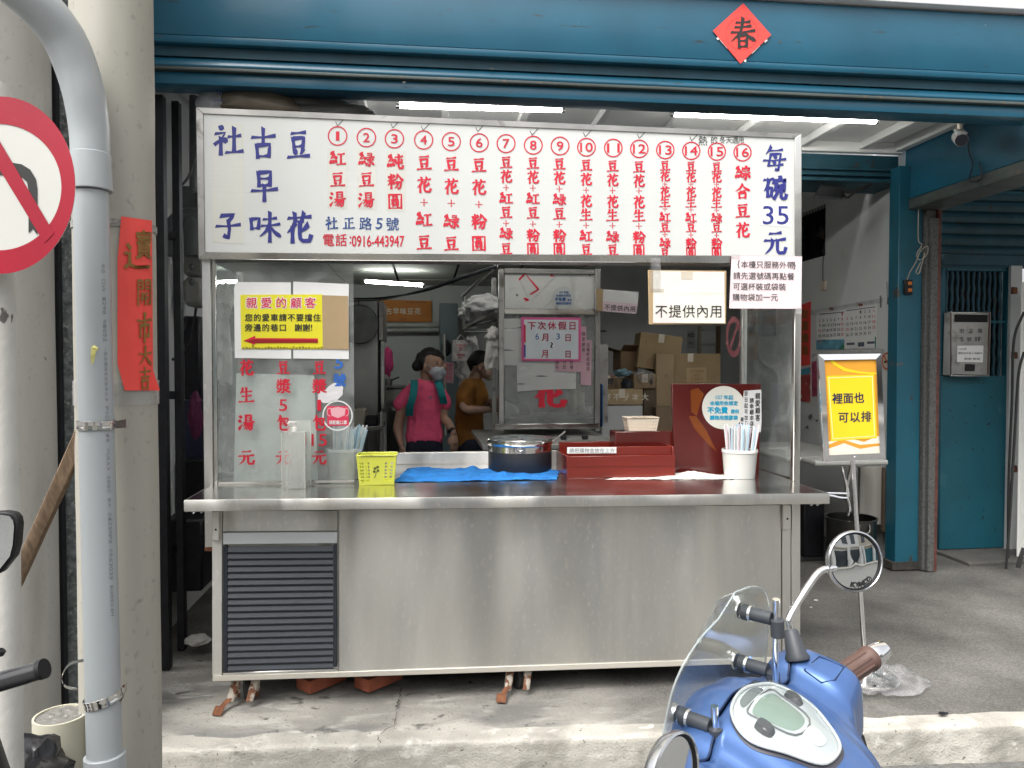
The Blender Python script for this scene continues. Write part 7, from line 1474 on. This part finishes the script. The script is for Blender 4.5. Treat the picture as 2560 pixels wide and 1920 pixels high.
remesh(mb, 'trousers', m_jeans, w2_p, .012, 2)
for sx in (-1, 1): MB().ell((W(1178, 1395, Y2).x + .05, Y2 + sx * .09, .055), .12, .045, .035).build('shoe', m_blackp, w2_p)
mb = MB(); blend(mb, [(1197, 898, .0), (1196, 910, .01), (1190, 922, .02)], Y2, [26, 24, 15], k2, n=16); blend(mb, [(1205, 892, 0), (1221, 903, .02)], Y2, [18, 12], k2); mb.ell(W(1177, 905, Y2), 11 * k2, .035, 12 * k2); blend(mb, [(1176, 912, 0), (1180, 928, .01)], Y2, [7, 5], k2)
remesh(mb, 'hair', m_hair, w2_p, .0075, 2)
mb = MB(); blend(mb, [(1219, 929, -.0), (1222, 940, .0)], Y2, [17, 13], k2, n=16); remesh(mb, 'face_mask', mat('beige_face_mask', (.52, .47, .40), .8), w2_p, .006, 2)
MB().tube([W(1200, 916, Y2 - .08), W(1219, 916, Y2 - .07), W(1229, 916, Y2 - .02)], .002, 6).build('glasses', m_blackp, w2_p); MB().ell(W(1218, 914, Y2 - .074), .007, .003, .0035).build('eye', m_hair, w2_p)
for p_ in (W(1234, 1003, Y2 + .05),): MB().tube([p_ - Vector((.012, 0, 0)), p_ + Vector((.006, 0, 0))], .027, 16).build('bracelet', m_blackp, w2_p)
tag(MB().tube([W(1222, 1008, Y2 - .2), W(1240, 1036, Y2 - .24)], [.006, .006], 8).build('serving_tool', m_blackp), 'black handled tool held in the hand of the person in ochre', 'tool')
# ================================================================ THE BLUE SCOOTER
LAM = R_(7)
R0 = Vector((.772, .636, 0)).normalized(); SF = Vector((-R0.y, R0.x, 0)); U0 = Vector((0, 0, 1))
SR = R0 * math.cos(LAM) + U0 * math.sin(LAM); SU = U0 * math.cos(LAM) - R0 * math.sin(LAM)
SO = Vector((.507, 1.029, .92)) + SR * -.095 + SF * -.022
def S(r, f, u): return SO + SR * r + SF * f + SU * u
sc = thing('blue_scooter', 'satin blue scooter with clear windshield chrome mirror stalks and brown grips in the foreground', 'scooter', (SO.x + SF.x * -.3, SO.y + SF.y * -.3, -.15))
def sloft(name, secs, m, n=28, sub=1, caps=True, ex=2.4):
    """secs: list of (r, fc, uc, hf, hu_top, hu_bot)"""
    V = []; F = []
    for (r, fc, uc, hf, ht, hb) in secs:
        for j in range(n):
            a_ = 2 * math.pi * j / n; cx__, sy = math.cos(a_), math.sin(a_)
            x = math.copysign(abs(cx__) ** (2 / ex), cx__) * hf; y = math.copysign(abs(sy) ** (2 / ex), sy) * (ht if sy > 0 else hb)
            V.append(S(r, fc + x, uc + y))
    k = len(secs)
    for i in range(k - 1):
        for j in range(n): F.append((i * n + j, i * n + (j + 1) % n, (i + 1) * n + (j + 1) % n, (i + 1) * n + j))
    if caps: F += [tuple(range(n - 1, -1, -1)), tuple(range((k - 1) * n, k * n))]
    return MB().add(V, F).build(name, m, sc, sub=sub, ang=60)
# headset: rounded nacelle with swept shoulders
secs = []
def interp(tab, x):
    for (a_, va), (b_, vb) in zip(tab, tab[1:]):
        if x <= b_:
            t = (x - a_) / (b_ - a_); t = t * t * (3 - 2 * t); return [p + (q - p) * t for p, q in zip(va, vb)]
    return tab[-1][1]
#            fc     uc    hf    top   bottom
TBh = [(0, (-.018, .004, .132, .080, .17)), (.05, (-.018, .003, .126, .076, .165)), (.085, (-.016, .003, .108, .066, .15)), (.108, (-.008, .008, .086, .056, .13)), (.128, (.0, .018, .070, .052, .11)), (.15, (.004, .030, .064, .052, .10)), (.188, (.001, .038, .058, .046, .095)), (.199, (.0, .038, .050, .036, .08)), (.203, (.0, .038, .034, .018, .06))]
TB = [(-r_, v_) for r_, v_ in TBh[:0:-1]] + TBh
NSX = 64
for i in range(NSX + 1):
    r = -.203 + .406 * i / NSX; fc, uc, hf, ht, hb = interp(TB, r); secs.append((r, fc, uc, hf, ht, hb))
def seam_a(r):     # angle where the front cowl meets the rear cover
    return R_(66) + R_(10) * min(1, max(0, (abs(r) - .06) / .06))
def ringpt(sec, a_, k=1.0, off=0.):
    r, fc, uc, hf, ht, hb = sec; ca_, sa_ = math.cos(a_), math.sin(a_); ex = 2.3 + 1.3 * min(1, max(0, (abs(r) - .12) / .05))
    x = math.copysign(abs(ca_) ** (2 / ex), ca_) * (hf + off); y = math.copysign(abs(sa_) ** (2 / ex), sa_) * ((ht if sa_ > 0 else hb) + off)
    tilt = .30 * min(1, (hf / .1))
    return S(r, fc + x, uc + y + x * tilt * (1 if sa_ > -.3 else .3))
n = 44
front = MB(); V = []; F = []
for sec in secs:
    a1 = seam_a(sec[0])
    for j in range(n + 1): V.append(ringpt(sec, R_(-92) + (a1 + R_(92)) * j / n))
for i in range(NSX):
    for j in range(n): F.append((i * (n + 1) + j, i * (n + 1) + j + 1, (i + 1) * (n + 1) + j + 1, (i + 1) * (n + 1) + j))
front.add(V, F + [tuple(range(n, -1, -1)), tuple(range(NSX * (n + 1), (NSX + 1) * (n + 1)))]).build('front_cowl', m_blue_sc, sc, ang=70)
V = []; F = []
for sec in secs:
    a1 = seam_a(sec[0])
    for j in range(n + 1):
        t = j / n; off = .0028 if j > 1 else (.0015 if j == 1 else -.004)
        V.append(ringpt(sec, a1 + (R_(268) - a1) * t, off=off))
for i in range(NSX):
    for j in range(n): F.append((i * (n + 1) + j, i * (n + 1) + j + 1, (i + 1) * (n + 1) + j + 1, (i + 1) * (n + 1) + j))
MB().add(V, F + [tuple(range(n, -1, -1)), tuple(range(NSX * (n + 1), (NSX + 1) * (n + 1)))]).build('rear_cover', m_blue_sc, sc, ang=70)
def top_u(r, f):
    fc, uc, hf, ht, hb = interp(TB, r); x = max(-.999, min(.999, (f - fc) / hf)); ex = 2.3 + 1.3 * min(1, max(0, (abs(r) - .12) / .05)); return uc + (ht + .0028) * (1 - abs(x) ** ex) ** (1 / ex) + (f - fc) * .30 * min(1, hf / .1)
def ont(r, f, d=.002): return S(r, f, top_u(r, f) + d)
def toppatch(name, pts, m, d0=.004, d1=.012, rings=7, dome=.0, par=None):
    if par is not None and name != 'dash_lens': pts = [(x * .84, y * .74 - .028) for x, y in pts]
    """a panel following the top of the headset: outline pts (r,f), raised rim, gently domed centre"""
    c = (sum(p[0] for p in pts) / len(pts), sum(p[1] for p in pts) / len(pts)); V = []; F = []; n = len(pts)
    for k in range(rings + 1):
        t = k / rings
        for p in pts:
            s_ = 1 - t * .999; r, f = c[0] + (p[0] - c[0]) * s_, c[1] + (p[1] - c[1]) * s_
            V.append(ont(r, f, d0 + (d1 - d0) * min(1, t * 4) + dome * (1 - s_ * s_)))
    for k in range(rings):
        for j in range(n): F.append((k * n + j, k * n + (j + 1) % n, (k + 1) * n + (j + 1) % n, (k + 1) * n + j))
    return MB().add(V, F).build(name, m, par or sc, ang=60)
def smoothpoly(pts, n=6):
    out = []; k = len(pts)
    for i in range(k):
        p0, a_, b_, p3 = [Vector((*pts[(i + d_) % k], 0)) for d_ in (-1, 0, 1, 2)]
        for j in range(n):
            t = j / n; q = .5 * ((2 * a_) + (b_ - p0) * t + (2 * p0 - 5 * a_ + 4 * b_ - p3) * t * t + (3 * a_ - p0 - 3 * b_ + p3) * t ** 3); out.append((q.x, q.y))
    return out
dash = smoothpoly([(x * .84, y * .74 - .028) for x, y in [(-.078, .012), (-.066, .052), (-.03, .075), (.03, .075), (.066, .052), (.078, .012), (.058, -.04), (.026, -.082), (-.026, -.082), (-.058, -.04)]])
toppatch('dash_base', [(p[0] * 1.07, p[1] * 1.07) for p in dash], mat('charcoal_trim', (.05, .05, .06), .4), .001, .003)
dp_ = toppatch('dash_panel', dash, m_silverdash, .004, .008)
toppatch('display', smoothpoly([(-.034, .018), (-.03, .040), (.03, .040), (.034, .018), (.020, -.028), (-.020, -.028)], 4), m_lcd, .0085, .0095, par=dp_)
toppatch('gauge_window', smoothpoly([(-.030, .052), (.030, .052), (.024, .066), (-.024, .066)], 4), mat('smoked_window', (.12, .14, .14), .15), .0085, .0095, par=dp_)
for s_ in (-1, 1): toppatch('indicator_lens', smoothpoly([(s_ * .050 - .010, .020), (s_ * .050 - .010, -.006), (s_ * .050 + .010, -.006), (s_ * .050 + .010, .020)], 4), mat('grey_lens%d' % s_, (.05, .052, .055), .2), .0085, .016, par=dp_)
mb = MB(); mb.tube(wrap_tube([ont(x * .84, y * .74 - .028, .0098) for x, y in ((-.040, .022), (-.036, .046), (.036, .046), (.040, .022), (.026, -.034), (-.026, -.034), (-.040, .022))], 4), .0012, 6); mb.build('display_border', mat('mid_grey_trim', (.12, .125, .13), .3), dp_)
toppatch('lower_emblem_plate', smoothpoly([(-.016, -.042), (.016, -.042), (.012, -.068), (-.012, -.068)], 4), mat('pearl_plate', (.80, .83, .83), .2, .3), .0085, .0105, par=dp_)
toppatch('dash_lens', dash, glassmat('dash_clear_lens', (.96, .98, .98), .015, (.8, .85, .85), .02, ior=1.35), .012, .014, dome=.005, par=dp_)
mb = MB(); mb.tube([ont(p[0] * 1.02, p[1] * 1.02, .006) for p in dash] + [ont(dash[0][0] * 1.02, dash[0][1] * 1.02, .006)], .0022, 8, cap=False); mb.build('dash_rim', m_silverdash, dp_)
# seam between front cowl and rear cover, shoulder pads, cover plate outline
for s_ in (1,):
    mb = MB(); mb.tube([ringpt(sec, seam_a(sec[0]), off=.0002) for sec in secs[2:-2]], .0016, 6); mb.build('panel_seam', mat('dark_blue_seam', (.008, .02, .06), .4), sc)
    P = [ont(r_, f_, .001) for r_, f_ in [(.140, .004), (.180, -.002), (.184, -.036), (.150, -.036), (.136, -.022), (.140, .004)]]
    MB().tube(P, .001, 6).build('master_cylinder_cover', bpy.data.materials['dark_blue_seam'], sc)
# grips and bar ends
for s_ in (-1, 1):
    a_, b_ = S(s_ * .200, -.002, .030), S(s_ * .306, -.030, .040); d = (b_ - a_).normalized()
    MB().tube([a_, a_ + d * .012, a_ + d * .02, b_ - d * .012, b_ - d * .008, b_], [.019, .019, .0165, .0165, .0195, .0195], 24).build('grip', m_brown_grip, sc)
    for k in range(9):
        q = 2 * math.pi * k / 9; e1 = d.cross(Vector((0, 0, 1))).normalized(); e2 = d.cross(e1); o_ = (e1 * math.cos(q) + e2 * math.sin(q)) * .0163; MB().tube([a_ + d * .022 + o_, b_ - d * .014 + o_], .0022, 6).build('grip_rib', m_brown_grip, sc)
    MB().tube([b_ + d * .001, b_ + d * .004, b_ + d * .02, b_ + d * .034, b_ + d * .037], [.0155, .017, .017, .014, .010], 24).build('bar_end', m_chrome, sc)
    MB().slab([S(s_ * .165, -.064, -.045), S(s_ * .195, -.064, -.045), S(s_ * .195, -.058, -.020), S(s_ * .165, -.058, -.020)], SF * .02).build('switch_block', m_blackp, sc, .004)
# mirrors: stalk boots on the shoulders, bent chrome stalks, round heads
def mirror(pts, boot_px, cpx, cD, nrm, rx, upv_, txt):
    c = WD(cpx[0], cpx[1], cD); nrm = Vector(nrm).normalized()
    e2 = (Vector(upv_) - nrm * nrm.dot(Vector(upv_))).normalized(); e1 = e2.cross(nrm).normalized()
    P = [p for p in pts] + [c - nrm * .016]
    MB().tube(wrap_tube(P, 8), .0055, 14).build('mirror_stalk', m_chrome, sc)
    a_ = pts[0]; d = (pts[1] - pts[0]).normalized()
    MB().tube([a_ - d * .010, a_ - d * .006, a_ + d * .0, a_ + d * .030, a_ + d * .034], [.0175, .018, .0148, .0108, .007], 20).build('rubber_boot', m_dkrub, sc)
    M = Matrix((e1, e2, nrm)).transposed()
    MB().lathe([(0, -.020), (rx * .6, -.017), (rx * .9, -.010), (rx, -.002), (rx * 1.0, .004), (rx * .95, .0055), (rx * .915, .001)], c, 56, M).build('mirror_shell', mat('silver_shell', (.55, .56, .57), .22, .9, 0), sc)
    g = MB().lathe([(rx * .915, .001), (rx * .6, .0030), (rx * .3, .0039), (0, .0042)], c, 56, M).build('mirror_glass', m_mirror, sc)
    mb = MB(); mb.tube([c + (e1 * math.cos(q * .1963) + e2 * math.sin(q * .1963)) * rx * .915 + nrm * .002 for q in range(33)], .0016, 6, cap=False); mb.build('inner_gasket', m_blackp, sc)
    if txt:
        mb = MB()
        for i, ch in enumerate(txt):
            q = -math.pi / 2 + .02 + (i - 2) * .2; V, F = glyph_norm(ch, .03, 'bb'); e = e1 * math.cos(q) + e2 * math.sin(q); tq = Vector(-e1 * math.sin(q) + e2 * math.cos(q))
            mb.add([c + e * rx * .76 + tq * (p.x * .0085) - e * (p.y * .0085) + nrm * .0034 for p in V], F)
        mb.build('lettering', m_ink_black, g, smooth=False)
D1 = 1.16
bR = WD(1986, 1640, 1.13)
mirror([WD(1990, 1632, 1.13), WD(1975, 1568, 1.14), WD(1976, 1538, 1.145), WD(2030, 1452, 1.17), WD(2055, 1426, 1.18), WD(2085, 1420, 1.185)], None, (2135, 1403), 1.19, (.06, -1, .12), .0475, (-.25, 0, 1), 'KYMCO')
mirror([S(-.25, -.02, .0), S(-.255, -.01, .06), S(-.26, .0, .10), S(-.27, .01, .12)], None, (1682, 1945), .80, (.62, -.74, .05), .0475, (-.15, 0, 1), None)
# windshield: curved clear sheet with mounts
def shp(u, v):      # u -1..1 across, v 0..1 up
    r = u * (.152 - .028 * v ** 2) + .012 ; f = .088 - .045 * v - .018 * u * u; h_ = -.02 + .25 * v * (1 - .08 * (1 - u) * .5)
    if v > .66: r *= math.sqrt(max(0.02, 1 - ((v - .66) / .345) ** 2.6))
    if v < .25: r *= .80 + .8 * v
    return S(r, f + .02, h_)
g = MB().grid(lambda u, v: shp(u * 2 - 1, v), 48, 36); ws = g.build('windshield', m_shield, sc, ang=80); md = ws.modifiers.new('t', 'SOLIDIFY'); md.thickness = .003
edge = [shp(-1, v / 30) for v in range(31)] + [shp(1, v / 30) for v in range(30, -1, -1)]
MB().tube(edge, .0013, 8).build('windshield_edge', glassmat('shield_edge', (.8, .85, .85), .3, (.7, .75, .75), .05), sc)
for (u_, v_) in ((.56, .80), (.56, .45), (-.56, .45)):
    p = shp(u_, v_); ins = p - SF * .052 + SU * -.012
    MB().tube([p + SF * .006, p + SF * .003], [.012, .012], 18).build('mount_cap', m_chrome, sc)
    MB().tube([p - SF * .002, p - SF * .012, p - SF * .013, p - SF * .045], [.0115, .0115, .0095, .0095], 18).build('mount_sleeve', m_dkrub, sc); MB().tube([p - SF * .012, p - SF * .016], [.0122, .0122], 18).build('mount_ring', m_chrome, sc)
    MB().tube([ins - SU * .012, ins + SU * .012], .0095, 16).build('clamp', m_dkrub, sc)
for u_, va, vb in ((.56, .15, .92), (-.56, .15, .58)):
    p0, p1 = shp(u_, .80 if u_ > 0 else .45), shp(u_, .45); p1 = p1 - SF * .052; top_ = (shp(u_, .80) if u_ > 0 else shp(u_, .45)) - SF * .052
    base_ = p1 - SU * .07; MB().tube([base_, top_ + SU * .030], .005, 14).build('support_rod', m_chrome, sc)
# body below the bars: stem, leg shield, wheel, seat behind (mostly below the frame)
def lp(name, pts, rad, m, **k): return MB().tube([S(*p) for p in pts], rad, 20, **k).build(name, m, sc)
lp('steering_neck', [(0, .02, -.10), (0, .0, -.25)], [.07, .06], m_blackp)
secs2 = [(-.60, .10), (-.45, .16), (-.30, .19), (-.20, .20), (-.13, .13)]
V = []; F = []; n = 24
for h_, hw in secs2:
    for j in range(n):
        a_ = 2 * math.pi * j / n; x = math.cos(a_) * hw; y = math.sin(a_) * (.07 if math.sin(a_) > 0 else .04); V.append(S(x, .03 + y - (x / .2) ** 2 * .04, h_))
for i in range(len(secs2) - 1):
    for j in range(n): F.append((i * n + j, i * n + (j + 1) % n, (i + 1) * n + (j + 1) % n, (i + 1) * n + j))
F += [tuple(range(n - 1, -1, -1)), tuple(range((len(secs2) - 1) * n, len(secs2) * n))]
MB().add(V, F).build('leg_shield', m_blue_sc, sc, sub=1)
def wheel(f_, nm):
    c = SO + SF * f_ - Vector((0, 0, SO.z - .08)) - R0 * 0 - R0 * .08; t_ = SR
    M = Matrix((SF, SU, SR)).transposed()
    w_ = MB().lathe([(.12, -.04), (.20, -.05), (.228, -.035), (.235, 0), (.228, .035), (.20, .05), (.12, .04)], c, 40, M).build('wheel', m_rubber, sc); MB().lathe([(0, -.02), (.12, -.03), (.12, .03), (0, .02)], c, 24, M).build('rim', m_steel_dull, w_)
wheel(.20, 'a'); wheel(-1.05, 'b')
MB().slab([S(-.12, -.1, -.74), S(.12, -.1, -.74), S(.12, -.1, -.70), S(-.12, -.1, -.70)], -SF * .45).build('footboard', m_blackp, sc, .01)
lp('tail_body', [(0, -.50, -.5), (0, -.75, -.42), (0, -1.1, -.36), (0, -1.3, -.3)], [.12, .15, .13, .05], m_blue_sc)
lp('seat', [(0, -.48, -.25), (0, -.75, -.24), (0, -1.15, -.20)], [.08, .13, .11], m_blackp, sq=.5)
# ---------------------------------------------------------------- second scooter at the left edge
D2 = 1.25; s2_ = thing('parked_scooter', 'dark parked scooter with only its mirror and bar end showing at the left edge', 'scooter', (WD(-250, 1800, D2).x, WD(-250, 1800, D2).y, -.15))
pm = lambda x, y: WD(x, y, D2)
op = [(-120, 1300), (-60, 1284), (10, 1280), (33, 1284), (43, 1296), (46, 1312), (42, 1362), (34, 1392), (0, 1434), (-60, 1450), (-110, 1420)]
MB().prism([pm(*p) for p in op], (.0, .02, 0)).build('mirror_shell', m_blackp, s2_, .002)
MB().prism([pm(x * .9 - 4 + (0), 1362 + (y - 1362) * .93) + Vector((0, -.003, 0)) for x, y in op], (.0, .002, 0)).build('mirror_glass', m_mirror, s2_)
MB().tube([pm(-200, 1755), pm(-60, 1722), pm(60, 1687), pm(108, 1673)], [.0165, .0165, .016, .015], 20).build('grip', mat('glossy_black_grip', (.03, .03, .032), .18), s2_); MB().tube([pm(100, 1675), pm(112, 1671)], [.0165, .0165], 20).build('bar_end', m_blackp, s2_)
MB().tube([pm(-60, 1430), pm(-100, 1560), pm(-150, 1740)], .006, 10).build('mirror_stalk', m_blackp, s2_)
MB().tube([pm(-30, 1635), pm(5, 1630), pm(8, 1626)], [.008, .007, .005], 10).build('lever', m_blackp, s2_)
bx_ = pm(-260, 1800); MB().ell((bx_.x, bx_.y, .55), .16, .22, .38).build('body', m_blackp, s2_)
M = Matrix.Rotation(R_(90), 3, 'Y')
MB().lathe([(.12, -.04), (.20, -.05), (.235, 0), (.20, .05), (.12, .04)], (bx_.x, bx_.y + .3, .08), 32, M).build('wheel', m_rubber, s2_)
# ================================================================ ACROSS THE STREET (behind the camera; seen in mirrors and steel)
m_opp = [mat('opposite_cream', (.62, .59, .52), .7, 0, .06), mat('opposite_white', (.70, .70, .68), .7, 0, .06), mat('opposite_tan', (.50, .45, .37), .7, 0, .06)]
m_win = mat('opposite_window', (.05, .06, .07), .1, 0, 0)
xo = -22
for i, (w_, h_) in enumerate(((7, 6.5), (6, 8), (8, 5.5), (6.5, 7), (7, 6), (8, 8))):  # heights kept low to let more sky light into the stall
    b = thing('added_opposite_building', ('cream', 'white', 'tan')[i % 3] + ' added low shop house across the street, %.0f metres tall, number of bays %d' % (h_, i + 2), 'building', (xo + w_ / 2, -12.5, -.15), 'added shop houses across the street')
    b['label'] = ('plain cream shop house', 'tall white shop house', 'low tan shop house', 'cream shop house with dark shutters', 'white shop house with balcony ledge', 'tan corner shop house')[i] + ' across the street behind the camera'
    MB().box(xo, xo + w_ - .05, -17, -12.5, -.15, h_).build('wall', m_opp[i % 3], b)
    for fl__ in range(int((h_ - 3) // 2.9) + 1):
        z = 3.6 + fl__ * 2.9
        if z + 1.5 > h_: break
        MB().box(xo, xo + w_ - .05, -12.5, -12.1, z - .7, z - .55).build('ledge', m_opp[(i + 1) % 3], b)
        for k in range(3): MB().box(xo + .7 + k * (w_ - 1) / 3, xo + .7 + k * (w_ - 1) / 3 + 1.1, -12.498, -12.46, z, z + 1.4).build('window', m_win, b)
    MB().box(xo + .4, xo + w_ - .5, -12.498, -12.45, 0, 2.5).build('shutter', (m_opp[1], m_win, m_teal_door)[i % 3], b)
    for k in range(3): MB().box(xo + .25 + k * (w_ - .9) / 2, xo + .65 + k * (w_ - .9) / 2, -12.1, -11.7, -.15, 3).build('column', m_opp[1], b)
    xo += w_
struct(MB().box(-24, 24, -12.5, -9.6, -.15, 0).build('far_pavement', m_kerb, None))
# ================================================================ finish: origins of single mesh things at their own base
for o in [o for o in COL.objects if o.parent is None and o.type == 'MESH' and o.get('kind') != 'structure']:
    vs_ = [v.co for v in o.data.vertices]
    if not vs_ or o.location.length > 0: continue
    c = Vector(((min(v.x for v in vs_) + max(v.x for v in vs_)) / 2, (min(v.y for v in vs_) + max(v.y for v in vs_)) / 2, min(v.z for v in vs_)))
    o.data.transform(Matrix.Translation(-c)); o.location = c
    for ch in o.children: ch.location = ch.location - c
